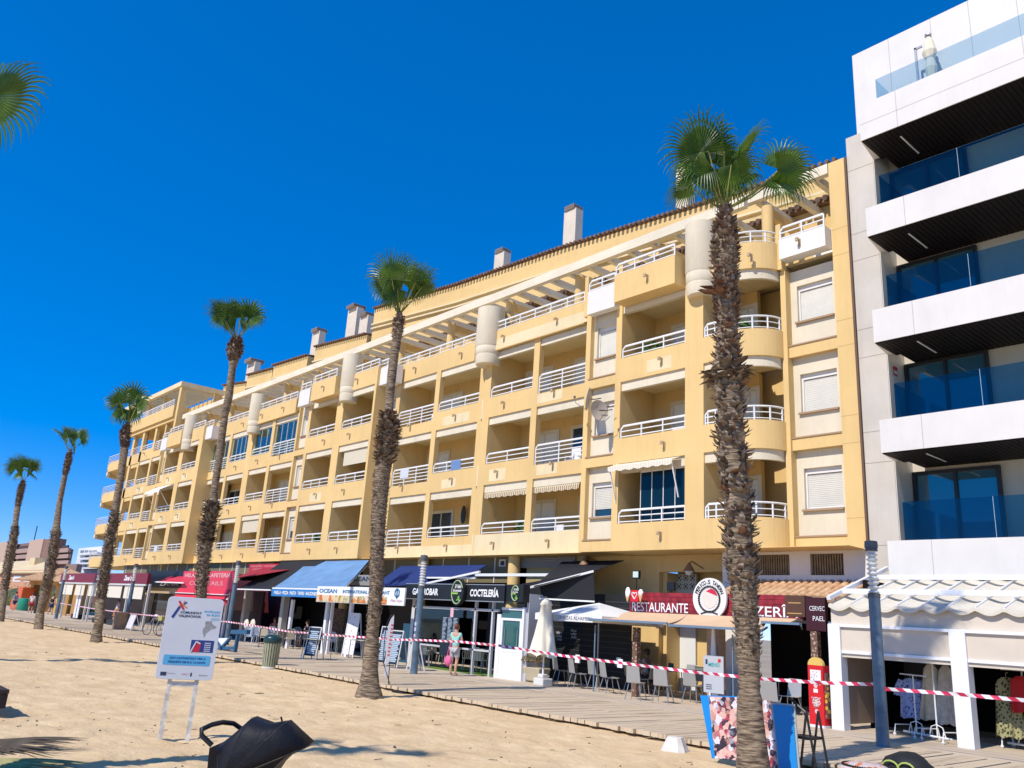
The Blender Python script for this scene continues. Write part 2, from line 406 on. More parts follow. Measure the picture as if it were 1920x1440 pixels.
section(YA, xc, -21.36 * f, [('o', xc - .001, -15.8 * f, 'low', (0, 1)), ('o', -16.56 * f, -19.5 * f, 'low'), ('b', -19.78 * f, -21.12 * f, -19.95 * f, -20.95 * f)])
section(YB, -21.0 * g_, -27.6 * g_, [('o', -21.3 * g_, -24.05 * g_, 'tall', (1, 0)), ('o', -24.4 * g_, -27.15 * g_, 'low', (0, 1))])
section(YL, -27.6 * g_, -36.6 * h_, [('o', -27.95 * h_, -31.05 * h_, 'low', (1, 0)), ('o', -31.4 * h_, -34.45 * h_, 'tall', (0, 1)), ('b', -34.8 * h_, -35.9 * h_, -34.95 * h_, -35.75 * h_)])
section(YA, -36.9 * f, -45.65 * f, [('o', -37.1 * f, -40.2 * f, 'low'), ('o', -40.95 * f, -44.03 * f, 'low'), ('b', -44.35 * f, -45.55 * f, -44.5 * f, -45.4 * f)])
section(YB, -45.3 * g_, -52.4 * g_, [('o', -45.75 * g_, -48.8 * g_, 'tall', (1, 0)), ('o', -49.2 * g_, -51.9 * g_, 'low', (0, 1))])
section(YL, -52.4 * g_, -61.2 * h_, [('o', -52.75 * h_, -55.5 * h_, 'low', (1, 0)), ('o', -55.9 * h_, -59.5 * h_, 'tall', (0, 1)), ('b', -59.8 * h_, -60.6 * h_, -59.95 * h_, -60.5 * h_)])
section(YA, -61.1 * f, -70.1 * f, [('o', -61.9 * f, -64.87 * f, 'low'), ('o', -65.7 * f, -68.7 * f, 'low'), ('b', -68.9 * f, -70.0 * f, -69.1 * f, -69.9 * f)])
section(YB, -69.9 * g_, -76.0 * g_, [('o', -70.2 * g_, -72.3 * g_, 'tall', (1, 0)), ('o', -72.75 * g_, -75.6 * g_, 'low', (0, 1))])
# side walls where the front steps, and rounded parapet ends
sw = MB()
for x, ya, yb2 in ((-36.9 * f, YA + .24, 23.2), (-61.1 * f, YA + .24, 23.2)): sw.box(x - .2, x, ya, yb2, 4.3, ZT)
for x in (-21.36 * f, -45.65 * f, -70.1 * f): sw.box(x, x + .2, YA + .24, 22.6, 4.3, ZT)
sw.each('side_wall', Myel, AP)
rc = MB()
for X22 in (-27.6, -52.4):
    x = X22 * g_
    for k in (1, 2, 3):
        n = 8; ps = [(x - .30 * math.sin(math.pi / 2 * i / n), YB + .30 * (1 - math.cos(math.pi / 2 * i / n))) for i in range(n + 1)]
        rc.prismZ(list(reversed(ps)) [::1] + [(x, YB + .3)], Z0(k), PL(k))
rc.each('rounded_parapet_end', Mpale, AP, smooth=40)

# ---- roof terrace
def tpar(y, xr, xl, z0=ZT, z1=ZP, m=Myel, rail=True, step=.9, side=0.0, name='parapet'):
    b = MB(); b.box(xl, xr, y, y + .16, z0, z1)
    if side:
        b.box(xr - .16, xr, y + .16, y + side, z0, z1); b.box(xl, xl + .16, y + .16, y + side, z0, z1)
        b.box(xl, xr, y, y + side, z0 - .12, z0)
    b.build(name, m, AP)
    if rail: railing(xl + .04, xr - .04, y + .06, z1, .42, 2, step=step)
def strip2(y, xr, xl): 
    b = MB(); b.box(xl, xr, y + .03, y + .3, ZT - .30, ZT - .002); b.build('lintel_strip', Mcream, AP)
def drum(x, y, r, top=15.15):
    b = MB(); n = 20
    b.lathe((x, y, 0), [(r * .86, 12.55), (r * .93, 12.72), (r * .93, 12.95), (r * .90, 12.97), (r * .95, 13.02), (r * .97, 13.3), (r * .94, 13.33), (r, 13.4), (r, top)], 28)
    b.build('drum', Mcream, AP, smooth=35)
# section A terrace
tpar(20.25, -16.95 * .925, -19.75 * .93, side=.62)
tpar(YA, -14.15, -14.9, rail=False)
drum(-15.12, 20.95, .53)
tpar(21.62, -11.06, -12.62, 13.5, 14.06, Mwhite, side=.4, name='white_balcony_box')
tpar(20.55, -19.9 * .935, -21.35 * .935, 13.12, 13.92, Mwhite, side=.32, name='white_balcony_box')
b = MB(); b.box(-12.80, -12.62, 21.75, 22.0, ZT, 14.7); b.box(-20.42, -20.24, YA, YA + .25, ZT, 14.75); b.box(-18.70, -18.52, YA, YA + .25, ZT, 14.75)
for X22 in (-44.1, -45.75, -68.6): b.box(X22 * f - .1, X22 * f + .1, YA, YA + .25, ZT, 14.75)
b.each('parapet_post', Myel, AP)
for xr, xl in ((-21.4, -27.3),): tpar(YB - .15, xr * g_, xl * g_)
drum(-26.72, 21.4, .62)
tpar(YL, -28.5 * h_, -35.0 * h_)
tpar(21.0, -35.05 * .96, -36.7 * .96, 13.12, 13.92, Mwhite, side=.5, name='white_balcony_box')
# section C
tpar(YA, -36.9 * f, -39.6 * f); drum(-37.85, 20.95, .54); tpar(20.35, -41.3 * .93, -44.1 * .932, side=.5)
tpar(20.55, -44.4 * .938, -45.8 * .938, 13.12, 13.92, Mwhite, side=.32, name='white_balcony_box')
tpar(YB - .15, -45.9 * g_, -51.9 * g_); drum(-50.45, 21.4, .55); tpar(YL, -53.3 * h_, -58.8 * h_)
tpar(21.0, -59.2 * .96, -60.9 * .96, 13.12, 13.92, Mwhite, side=.5, name='white_balcony_box')
tpar(YA, -61.2 * f, -63.6 * f); drum(-60.9, 20.95, .55); tpar(20.35, -65.7 * .93, -68.6 * .932, side=.5)
tpar(20.55, -68.9 * .938, -70.3 * .938, 13.12, 13.92, Mwhite, side=.32, name='white_balcony_box')
# terrace slab, back wall
b = MB(); b.box(-67, -11.1, 22.3, 24.4, 13.37, 13.45); b.build('terrace_floor', Mceil, AP)
b = MB(); b.box(-80, -10.47, 24.4, 24.6, 13.3, 16.9); b.box(-80, -10.5, 23.6, 24.3, 4.3, 13.3); b.build('terrace_wall', Myel, AP)
b = MB(); b.box(-72, -10.6, YA + .25, 27, 4.305, 4.318); b.build('overhang', Myel, AP)
dm = MB(); cl = MB()
for i in range(26):
    x = -12.2 - i * 2.05
    if i % 2 == 0: dm.box(x - .7, x + .5, 24.36, 24.399, 13.5, 15.4)
dm.each('terrace_door', Mshut, AP)
for i in range(12):
    x = -13.3 - i * 4.35; cl.lathe((x, 22.15, 13.4), [(.2, 0), (.2, 2.3)], 14)
    cl.box(x - .1, x + .1, 22.3, 24.4, 15.35, 15.68)
cl.each('terrace_column', Myel, AP, smooth=40)
# pergola
pg = MB()
pg.box(-64.9, -13.75, 21.45, 21.68, 15.63, 16.0)
pg.box(-14.6, -11.06, 21.98, 22.2, 16.02, 16.36)
Mpg = mat('pergola_cream', (0.80, 0.71, 0.53), 0.85, var=.1, vs=.9)
PG = pg.build('pergola', Mpg, AP)
for i in range(50):
    x = -11.55 - i * 1.06
    if x < -64.6: break
    r = MB(); y0 = 22.2 if x > -14.2 else 21.68; dz = .35 if x > -14.2 else 0
    r.hexa([(x - .09, y0, 15.62 + dz), (x + .09, y0, 15.62 + dz), (x + .09, 24.4, 15.62 + dz), (x - .09, 24.4, 15.62 + dz), (x - .09, y0, 15.86 + dz), (x + .09, y0, 15.86 + dz), (x + .09, 24.4, 15.9 + dz), (x - .09, 24.4, 15.9 + dz)])
    rr = r.build('rafter', Mpg, PG); rr.location = (0, 0, 0)
    rr.location = -Vector(AP.location) - Vector(PG.location)
# slanting fins between the terraces
fn = MB()
for X22 in (-18.9, -22.9, -30.0, -38.6, -43.2, -50.2, -57.0, -63.0):
    x = X22 * .98
    fn.add([(x - .06, 21.9, 14.0), (x - .06, 24.3, 14.0), (x - .06, 24.3, 15.5), (x + .06, 21.9, 14.0), (x + .06, 24.3, 14.0), (x + .06, 24.3, 15.5)], [(0, 2, 1), (3, 4, 5), (0, 3, 5, 2), (0, 1, 4, 3), (1, 2, 5, 4)])
fn.each('terrace_divider', Myel, AP)
# attic walls with tiled edges
AT = [[(1575, 299), (1300, 387), (1057, 463), (860, 532), (703, 578)], [(689, 625), (592, 650)], [(578, 665), (513, 685)], [(513, 690), (465, 703)], [(462, 716), (420, 722)]]
for seg in AT:
    w = MB(); tl = MB(); P = [onY(x, y, 25.0) for x, y in seg]
    P = [Vector((p.x, 25.0, p.z)) for p in P]
    poly = [(P[-1].x, 16.0), (P[0].x, 16.0)] + [(p.x, p.z - .1) for p in P]
    w.prismY(poly, 25.0, 27.0); w.build('attic_wall', Myel, AP)
    for a, b2 in zip(P[:-1], P[1:]):
        L = (b2 - a).length; n = max(1, int(L / .26))
        for i in range(n):
            q = a.lerp(b2, (i + .5) / n); tl.tube([(q.x, 24.78, q.z - .04), (q.x, 25.6, q.z + .06)], .075, 8)
        tl.bar(a + Vector((0, .35, -.09)), b2 + Vector((0, .35, -.09)), .7, .05)
    tl.build('tiled_eave', Mtile, AP)
    # thin mouldings below the eave
    mo = MB()
    for a, b2 in zip(P[:-1], P[1:]):
        za = max(16.6, a.z - 1.15); zb = max(16.6, b2.z - 1.15)
        for dz in (0, -.28):
            mo.bar((a.x, 24.93, za + dz), (b2.x, 24.93, zb + dz), .14, .09)
    mo.each('moulding', Mpale, AP)
# lower tiled canopy over the terrace wall (seen between the rafters) 
tl = MB()
for i in range(205):
    x = -10.9 - i * .26
    tl.tube([(x, 23.95, 16.42), (x, 24.45, 16.62)], .10, 7)
tl.box(-64, -10.9, 24.1, 24.5, 16.34, 16.42); tl.build('tiled_eave', Mtile, AP)
def chimney(xl, xr, top, captop, Y=26.0, dep=.5):
    a = onY(xl, top, Y); c = onY(xr, top, Y); q = onY((xl + xr) / 2, captop, Y)
    m = MB(); m.box(a.x, c.x, Y, Y + dep, 16.5, a.z)
    o = m.build('chimney', Mchim, AP)
    k = MB(); n = 4; cx = (a.x + c.x) / 2; w = (c.x - a.x) * .40
    h = max(.25, q.z - a.z)
    for i in range(n): k.box(cx - w, cx + w, Y + dep / 2 - w, Y + dep / 2 + w, a.z + h * i / n + .035, a.z + h * (i + 1) / n - .01)
    k.box(cx - w * .8, cx + w * .8, Y + dep / 2 - w * .8, Y + dep / 2 + w * .8, a.z, a.z + h * .98)
    kk = k.build('cowl', mat('cowl_grey', (0.42, 0.36, 0.32), .8), o, world=False); kk.location = -Vector(AP.location) - Vector(o.location); kk.location = (0, 0, 0)
for c in ((1267.7, 1290, 318, 308), (1058, 1080, 399, 387), (927.6, 945, 478, 467), (653, 670, 583, 574), (675, 690, 597, 589), (586, 599, 626, 617), (464, 478, 684, 675)): chimney(*c)

# repainted paler patches, wall lamps
pt = MB()
def patch(x0, x1, z0, z1, y): pt.box(x0, x1, y - .003, y, z0, z1)
for (Y, s, xs) in ((YA, f, (-17.5, -42.0, -39.0, -67.0, -63.5)), (YB, g_, (-23.0, -26.2, -47.5, -50.7, -74.0)), (YL, h_, (-29.5, -33.3, -54.0, -57.7))):
    for X in xs:
        for k in (1, 2, 3, 4):
            z = (4.75 if k == 1 else T(k - 1) + .42)
            if k == 4: z = ZT + .45
            if X in (-42.0, -17.5) and k == 4: continue
            wall_lamp(X * s + rnd.uniform(-.1, .1), Y - (.15 if (k == 4 and Y == YB) else .003), z)
            if k in (2, 3) and rnd.random() < .65:
                w = rnd.uniform(.6, 1.1); patch(X * s - w, X * s + w * rnd.uniform(.3, 1.0), z - .30, z + rnd.uniform(.08, .2), Y)
for X, s, Y in ((-18.1, f, 20.25), (-42.6, f, 20.35)): wall_lamp(X * .93, Y, 13.5)
wall_lamp(-11.9, 21.62, 13.75); wall_lamp(-13.2, 20.98, 13.4)
# the whole first band of the receding sections is painted paler
patch(-36.2 * h_, -27.65 * g_, 4.32, 4.84, YL); patch(-27.5 * g_, -20.95 * g_, 4.32, 5.18, YB); patch(-27.5 * g_, -21.1 * g_, ZT + .03, ZT + .5, YB - .15)
pt.each('repainted_patch', Mpale, AP)

# glazed-in balconies
def glaze(Y, xr, xl, k, tall, n, gm):
    g = thing_part('balcony_glazing', AP, ((xl + xr) / 2, Y, PL(k))); z0 = PT(k) if tall else PL(k); z1 = T(k) - .32
    b = MB(); b.box(xl + .02, xr - .02, Y + .16, Y + .175, z0, z1); b.build('pane', gm, g)
    b = MB()
    for i in range(n + 1):
        x = xl + .02 + (xr - xl - .04) * i / n; b.box(x - .012, x + .012, Y + .145, Y + .19, z0, z1)
    b.box(xl, xr, Y + .145, Y + .19, z1 - .05, z1); b.build('frame', Mwhite, g)
glaze(YA, -16.56 * f, -18.6 * f, 1, False, 4, mat('blue_tinted_glass', (0.004, 0.02, 0.035), 0.03, spec=.35))
glaze(YB, -45.75 * g_, -48.8 * g_, 3, True, 4, Mgg); glaze(YB, -49.2 * g_, -51.9 * g_, 3, False, 3, Mgg)
glaze(YL, -52.75 * h_, -55.5 * h_, 3, False, 4, Mgg); glaze(YL, -55.9 * h_, -59.5 * h_, 3, True, 4, Mgg)
# balcony awnings
def bawning(xr, xl, Y, ztop, proj, drop, m, arms=False):
    a = thing_part('balcony_awning', AP, ((xl + xr) / 2, Y, ztop)); b = MB(); n = 40
    b.slab((xl, Y - proj, ztop - drop), (xr, Y - proj, ztop - drop), (xr, Y, ztop), (xl, Y, ztop), .015)
    for i in range(n):
        x0 = xl + (xr - xl) * i / n; x1 = xl + (xr - xl) * (i + 1) / n; h = .13 + .05 * abs(math.sin(i * .55)); h2 = .13 + .05 * abs(math.sin((i + 1) * .55))
        b.quad((x0, Y - proj - .004, ztop - drop - h), (x1, Y - proj - .004, ztop - drop - h2), (x1, Y - proj - .004, ztop - drop), (x0, Y - proj - .004, ztop - drop))
    b.build('fabric', m, a)
    if arms:
        c = MB()
        for x in (xl + .05, xr - .05): c.bar((x, Y - proj + .02, ztop - drop), (x, Y - .02, ztop - drop - 1.15), .035)
        c.build('arm', Mrail, a)
Mst1 = stripes('cream_stripe_fabric', (0.82, 0.76, 0.62), (0.72, 0.64, 0.48), 0, 9); Mst2 = stripes('brown_stripe_fabric', (0.75, 0.62, 0.40), (0.30, 0.22, 0.13), 0, 9)
bawning(-16.75 * f, -19.62 * f, YA, T(1) - .02, .42, .16, Mst1, True)
bawning(-24.4 * g_, -27.1 * g_, YB + .1, T(1) - .30, .06, .10, Mst2); bawning(-21.5 * g_, -24.0 * g_, YB + .1, T(1) - .30, .06, .10, Mst2)
bawning(-65.9 * f, -69.3 * f, YA, T(2) - .02, .9, .55, mat('white_canvas', (.83, .8, .74), .7), True)
# satellite dishes by the window bay
def dish(loc, d, r):
    s = thing('satellite_dish', '', 'satellite dish', loc); n = Vector(d).normalized(); q = n.to_track_quat('Z', 'Y').to_matrix()
    b = MB(); b.lathe((0, 0, 0), [(.001, -.09), (r * .4, -.075), (r * .75, -.04), (r, 0), (r, .012), (r * .75, -.028), (r * .4, -.06), (.001, -.075)], 22, cap=False)
    b.move(q.to_4x4()); o = b.build('reflector', mat('dish_grey', (.50, .44, .35), .6), s, world=False, smooth=50)
    c = MB(); c.tube([q @ Vector((0, -r * .95, 0)), q @ Vector((0, -r * .5, .42)), q @ Vector((0, -.02, .5))], .012, 5); c.blob(q @ Vector((0, 0, .5)), .05); c.build('feed_arm', mat('feed_dark', (.2, .17, .15), .5), s, world=False)
    c = MB(); c.tube([(0, 0, 0), (.1, .2, .02), (.33, .32, .05)], .02, 6); c.build('bracket', Mdkmetal, s, world=False)
    return s
dish((-19.55, 20.35, 9.62), (-1, -.75, .2), .42)['label'] = 'upper satellite dish seen edge-on beside the window column of the yellow building'
dish((-18.95, 20.3, 9.1), (.95, -.2, .1), .38)['label'] = 'lower beige satellite dish turned face-on below the edge-on one on the yellow wall'

# ---- the tower at the far left end
TW = MB(); yt = YB
x0t, x1t, xe = -83.5 * .975, -76.0 * g_, -67.3 * .975
tw = thing_part('end_tower', AP, (-74, 21.4, 0))
for k in (1, 2, 3, 4):
    z0, zt = Z0(k), T(k)
    n = 14; cxx = -83.2; rr = 2.7
    oa = [(cxx - rr * math.sin(math.pi * .62 * i / n), yt + .15 + rr * .9 - rr * .9 * math.cos(math.pi * .62 * i / n)) for i in range(n + 1)]
    ia = [(cxx - (rr - .2) * math.sin(math.pi * .62 * i / n), yt + .15 + rr * .9 - (rr * .9 - .2) * math.cos(math.pi * .62 * i / n)) for i in range(n + 1)]
    LS = MB()
    for i in range(n): LS.hexa([(*oa[i + 1], z0 - .3), (*oa[i], z0 - .3), (*ia[i], z0 - .3), (*ia[i + 1], z0 - .3), (*oa[i + 1], z0), (*oa[i], z0), (*ia[i], z0), (*ia[i + 1], z0)])
    if k > 1: LS.build('curved_lintel_strip', Mcream, tw)
    for i in range(n): TW.hexa([(*oa[i + 1], z0), (*oa[i], z0), (*ia[i], z0), (*ia[i + 1], z0), (*oa[i + 1], PL(k) - .15), (*oa[i], PL(k) - .15), (*ia[i], PL(k) - .15), (*ia[i + 1], PL(k) - .15)])
    TW.box(cxx, x1t, yt + .15, yt + .35, z0, PL(k))
    TW.prismZ([(x1t - .1, yt + .2), (x1t - .1, yt + 4.5), (cxx - 1.3, yt + 4.2)] + oa[::-1], z0 + .02, z0 + .25)
    railing(0, 0, 0, PL(k) - .15, .75, 5, path=oa[::-1][0:] + [(x1t, yt + .15)])
    TW.box(-79.15 * .975, -78.6 * .975, yt + .15, yt + .5, z0, zt); TW.box(-76.3 * .975, x1t, yt + .15, yt + .5, z0, zt)
    TW.box(-78.5 * .975, -76.3 * .975, yt + .2, yt + .35, zt - .32, zt)
    TW.box(-79.15 * .975, -78.7 * .975, yt + 3.2, yt + 3.6, z0, zt)
    TW.box(-77.2 * .975, x1t, yt + 2.2, yt + 2.4, z0, zt)
# fourth floor of the tower, terrace and its own pergola
z0, zt = T(3), T(4)
TW.box(xe, xe + .3, yt - .3, 24.4, z0, zt + .25); TW.box(xe, xe + .3, 23.9, 24.4, zt, 18.5)
for xa, xb in ((-70.3, -70.0), (-72.75, -72.3), (-76.0, -75.5)): TW.box(xa * .975, xb * .975, yt, yt + .25, z0, zt)
TW.box(-76.0 * g_, -72.75 * g_, yt, yt + .24, z0, PL(4)); TW.box(-72.3 * g_, -68.5 * g_, yt, yt + .24, z0, PT(4)); TW.box(-76 * g_, xe, yt + 1.9, yt + 2.1, z0, zt)
TW.box(-81 * .975, -68.2 * .975, yt - .25, yt - .05, zt, zt + .95); TW.box(-68.2 * .975 - .2, -68.2 * .975, yt - .05, yt + 1, zt, zt + .95)
TW.box(-81 * .975, xe, yt - .05, 24.4, zt + .02, zt + .22)
TW.box(-81 * .975, -68.2 * .975, yt - .1, yt + .1, zt - .3, zt)
TW.box(-76.5, xe, 24.4, 24.6, 13, 18.3)
for x in (-74.5, -70.5): TW.box(x - .2, x + .2, yt + .1, yt + .5, zt + .95, 18.4)
TW.box(xe, xe + .42, yt - .35, yt + .1, z0, 18.5)
TW.build('tower_wall', Myel, tw)
railing(-75.5 * g_, -72.9 * g_, yt + .06, PL(4), .44, 2, parent=tw); railing(-72.2 * g_, -70.3 * g_, yt + .06, PT(4), .8, 5, parent=tw); railing(-80 * .975, -68.5 * .975, yt - .2, zt + .95, .5, 3, parent=tw)
b = MB(); b.box(-79.5, xe + .45, yt - .45, yt - .15, 18.35, 18.72); b.box(xe + .15, xe + .45, yt - .15, 24.6, 18.35, 18.72)
for i in range(14):
    x = xe - .7 - i * .95; b.box(x - .08, x + .08, yt - .15, 24.4, 18.38, 18.6)
b.build('tower_pergola', Mpale, tw)

# ------------------------------------------------------------------ white building on the right
WBT = thing('white_apartment_building', 'modern white apartment building with tinted glass balcony fronts at the right edge', 'apartment building', (-5, 22, 0))
Mw = mat('white_cladding', (0.74, 0.70, 0.635), 0.5, var=0.05, vs=.7); Mcs = mat('beige_stone_cladding', (0.62, 0.56, 0.47), 0.7, var=0.08, vs=.8, bump=.1, bs=40)
weather(Mw, .04); weather(Mcs, .07)
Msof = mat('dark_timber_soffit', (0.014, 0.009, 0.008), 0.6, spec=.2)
XR = 6.0
b = MB(); b.box(-10.42, -9.62, 22.0, 30, 0, 16.98); b.box(-9.62, XR, 23.1, 30, 3.3, 16.98); b.box(-9.62, XR, 23.4, 30, 0, 3.3)
b.build('wall', Mcs, WBT)
b = MB()
for z in (4.39, 6.64, 7.52, 9.72, 10.58, 12.77, 13.65, 15.8): b.box(-10.42, -9.62, 21.997, 22, z - .008, z + .008)
b.each('cladding_joint', mat('joint', (.33, .29, .24), .9), WBT)
b = MB(); b.box(-9.618, -9.60, 22.02, 23.1, 3.4, 16.98); b.build('reveal', Mw, WBT)
slabs = [(3.46, 4.36), (6.62, 7.50), (9.66, 10.60), (12.82, 13.70), (15.90, 17.08)]
for i, (za, zb) in enumerate(slabs):
    b = MB(); xf = -9.42
    b.hexa([(xf, 20.83, za), (XR, 20.83, za), (XR, 23.1, za), (-9.60, 22.02, za), (xf, 20.83, zb), (XR, 20.83, zb), (XR, 23.1, zb), (-9.60, 22.02, zb)])
    bal = b.build('balcony', Mw, WBT)
    j = MB()
    for x in (-8.35, -5.1, -1.9): j.box(x - .008, x + .008, 20.827, 20.83, za, zb)
    if i == 4: j.box(-9.42, XR, 20.827, 20.83, 16.42, 16.436)
    j.each('panel_joint', mat('panel_joint_grey', (.45, .44, .42), .8), WBT)
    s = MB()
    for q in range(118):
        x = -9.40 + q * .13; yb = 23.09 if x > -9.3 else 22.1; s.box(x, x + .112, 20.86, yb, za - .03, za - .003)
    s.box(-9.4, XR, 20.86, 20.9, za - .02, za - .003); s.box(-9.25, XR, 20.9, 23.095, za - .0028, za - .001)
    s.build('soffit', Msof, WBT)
    l = MB(); l.box(-8.5, -8.46, 21.3, 22.5, za - .045, za - .032); l.build('light_strip', mat('strip_white', (.8, .8, .78), .4), WBT)
    if i < 4:
        g = MB(); g.box(-9.05, XR, 21.0, 21.015, zb, zb + .98); g.box(-9.05, -9.035, 21.015, 22.9, zb, zb + .98); g.build('glass_balustrade', Mgb, WBT)
        g = MB(); 
        for x in (-6.95, -3.2): g.box(x - .003, x + .003, 20.995, 21.02, zb, zb + .98)
        g.each('glass_joint', mat('joint_pale', (.6, .7, .75), .3), WBT)
        for xd in (-9.58, -5.35, -1.1):
            d = thing_part('terrace_door', WBT, (xd, 23, zb)); m = MB(); z1 = zb + 2.12; t = .09; x1 = xd + 2.2; y = 23.02
            m.box(xd, xd + t, y - .05, y + .07, zb, z1); m.box(x1 - t, x1, y - .05, y + .07, zb, z1); m.box(xd + t, x1 - t, y - .05, y + .07, z1 - t, z1); m.box((xd + x1) / 2 - .04, (xd + x1) / 2 + .04, y - .04, y + .07, zb, z1 - t)
            m.build('frame', Mdkmetal, d); m = MB(); m.box(xd + t, x1 - t, y + .03, y + .05, zb, z1 - t); m.build('pane', Mwinblue, d)
# top storey
b = MB(); b.box(-10.05, XR, 22.0, 28, 16.98, 19.85); b.build('top_wall', Mw, WBT)
b = MB()
for x in (-8.9, -7.65, -6.6, -5.4, -4.3): b.box(x - .008, x + .008, 21.997, 22, 17.0, 19.85)
b.each('panel_joint', mat('panel_joint_grey', (0, 0, 0)), WBT)
g = MB(); g.box(-8.95, XR, 21.0, 21.015, 17.08, 17.85); g.box(-8.95, -8.935, 21.015, 22, 17.08, 17.85); g.build('glass_balustrade', Mgt, WBT)
b = MB(); b.box(-10.25, -10.05, 22.8, 22.82, 16.98, 18.2); b.build('side_screen', Mgt, WBT)
# fire hose/alarm plate on the reveal
b = MB(); p = onY(1676, 672, 22.6); b.box(-9.598, -9.585, 22.30, 22.55, 9.15, 9.42); b.build('notice_plate', mat('plate_red', (.5, .05, .07), .4), WBT)
b = MB(); b.box(-9.598, -9.580, 22.32, 22.53, 9.2, 9.30); b.build('notice_plate', mat('plate_white', (.75, .75, .75), .4), WBT)
# closed cream parasol on the roof terrace
up = thing('parasol', 'closed cream parasol on the top glass terrace of the white building', 'parasol', (-7.35, 21.5, 17.08))
p = onY(1741, 78, 21.5); x = p.x; up.location.x = x; top = p.z
m = MB(); m.lathe((x, 21.5, 17.08), [(.05, .1), (.17, .7), (.12, 1.0), (.20, 1.25), (.14, 1.55), (.10, 1.7), (.02, 1.8)], 10); m.build('canopy', mat('cream_canvas', (.80, .72, .54), .8), up)
m = MB(); m.lathe((x, 21.5, 17.08), [(.1, 1.8), (.09, 1.86), (.01, 1.92)], 8); m.box(x - .42, x - .36, 21.5, 21.56, 17.08, 18.7); m.box(x - .42, x - .2, 21.5, 21.56, 18.64, 18.7); m.build('pole', Mgrey, up)
# cable down the joint between the buildings
b = MB(); b.tube([(-10.45, 21.93, 16.3), (-10.45, 21.93, 4.5)], .035, 6); tag(b.build('downpipe', mat('pipe_brown', (.16, .09, .06), .6), None), 'thin dark downpipe running down the joint between the yellow and the white building', 'pipe')
# ------------------------------------------------------------------ ground
g = MB(); g.quad((-2500, -1500, -.7), (1500, -1500, -.7), (1500, 2500, -.7), (-2500, 2500, -.7))
tag(g.build('ground', mat('earth', (0.42, 0.33, 0.22), .95, var=.2, vs=.05)), kind='structure')
def sand_mat():
    m = bpy.data.materials.new('beach_sand'); m.use_nodes = True; n = m.node_tree.nodes; l = m.node_tree.links; p = n['Principled BSDF']
    p.inputs['Roughness'].default_value = .95; p.inputs['Specular IOR Level'].default_value = .15
    tc = n.new('ShaderNodeTexCoord')
    def nz(s, d=6, r=.6):
        q = n.new('ShaderNodeTexNoise'); q.inputs['Scale'].default_value = s; q.inputs['Detail'].default_value = d; q.inputs['Roughness'].default_value = r; l.new(tc.outputs['Object'], q.inputs['Vector']); return q
    a = nz(1.2); r = n.new('ShaderNodeValToRGB'); l.new(a.outputs['Fac'], r.inputs['Fac'])
    r.color_ramp.elements[0].position = .3; r.color_ramp.elements[0].color = (0.65, 0.46, 0.25, 1); r.color_ramp.elements[1].position = .7; r.color_ramp.elements[1].color = (0.80, 0.60, 0.35, 1)
    b = nz(90, 3); r2 = n.new('ShaderNodeValToRGB'); l.new(b.outputs['Fac'], r2.inputs['Fac']); r2.color_ramp.elements[0].position = .28; r2.color_ramp.elements[0].color = (.84, .82, .80, 1); r2.color_ramp.elements[1].position = .5; r2.color_ramp.elements[1].color = (1, 1, 1, 1)
    mx = n.new('ShaderNodeMix'); mx.data_type = 'RGBA'; mx.blend_type = 'MULTIPLY'; mx.inputs[0].default_value = 1; l.new(r.outputs[0], mx.inputs[6]); l.new(r2.outputs[0], mx.inputs[7]); l.new(mx.outputs[2], p.inputs['Base Color'])
    c = nz(7, 8, .62); bp = n.new('ShaderNodeBump'); bp.inputs['Strength'].default_value = .55; bp.inputs['Distance'].default_value = .06; l.new(c.outputs['Fac'], bp.inputs['Height'])
    l.new(bp.outputs[0], p.inputs['Normal']); return m
SAND0 = -0.13
def sand_z(x, y):
    v = Vector((x * 1.0, y * 1.0, 0))
    z = .040 * noise.noise(v * .55) + .034 * noise.noise(v * 1.9 + Vector((9, 3, 0))) + .022 * noise.noise(v * 4.3)
    w = noise.voronoi(v * 2.4 + Vector((3, 1, 0)))[0][0]        # footprints
    z += -.045 * max(0, 1 - w * 2.4) + .01 * noise.noise(v * 9)
    k = min(1, max(.35, (12.9 - y) / 1.5))
    return SAND0 + z * k
def seq(a, b, fn):
    o = [a]
    while o[-1] < b: o.append(o[-1] + fn(o[-1]))
    o[-1] = b; return o
xs = seq(-260, 40, lambda x: .10 if -19 < x < -4 else (.2 if -32 < x < 2 else (.45 if x > -60 and x < 12 else 3)))
ys = seq(-160, 13.3, lambda y: .09 if y > 2 else (.4 if y > -6 else 4))
g = MB(); nx, ny = len(xs), len(ys)
g.v = [(x, y, sand_z(x, y)) for y in ys for x in xs]
g.f = [(j * nx + i, j * nx + i + 1, (j + 1) * nx + i + 1, (j + 1) * nx + i) for j in range(ny - 1) for i in range(nx - 1)]
g.m = [0] * len(g.f)
tag(g.build('sand', sand_mat(), smooth=180), kind='structure')

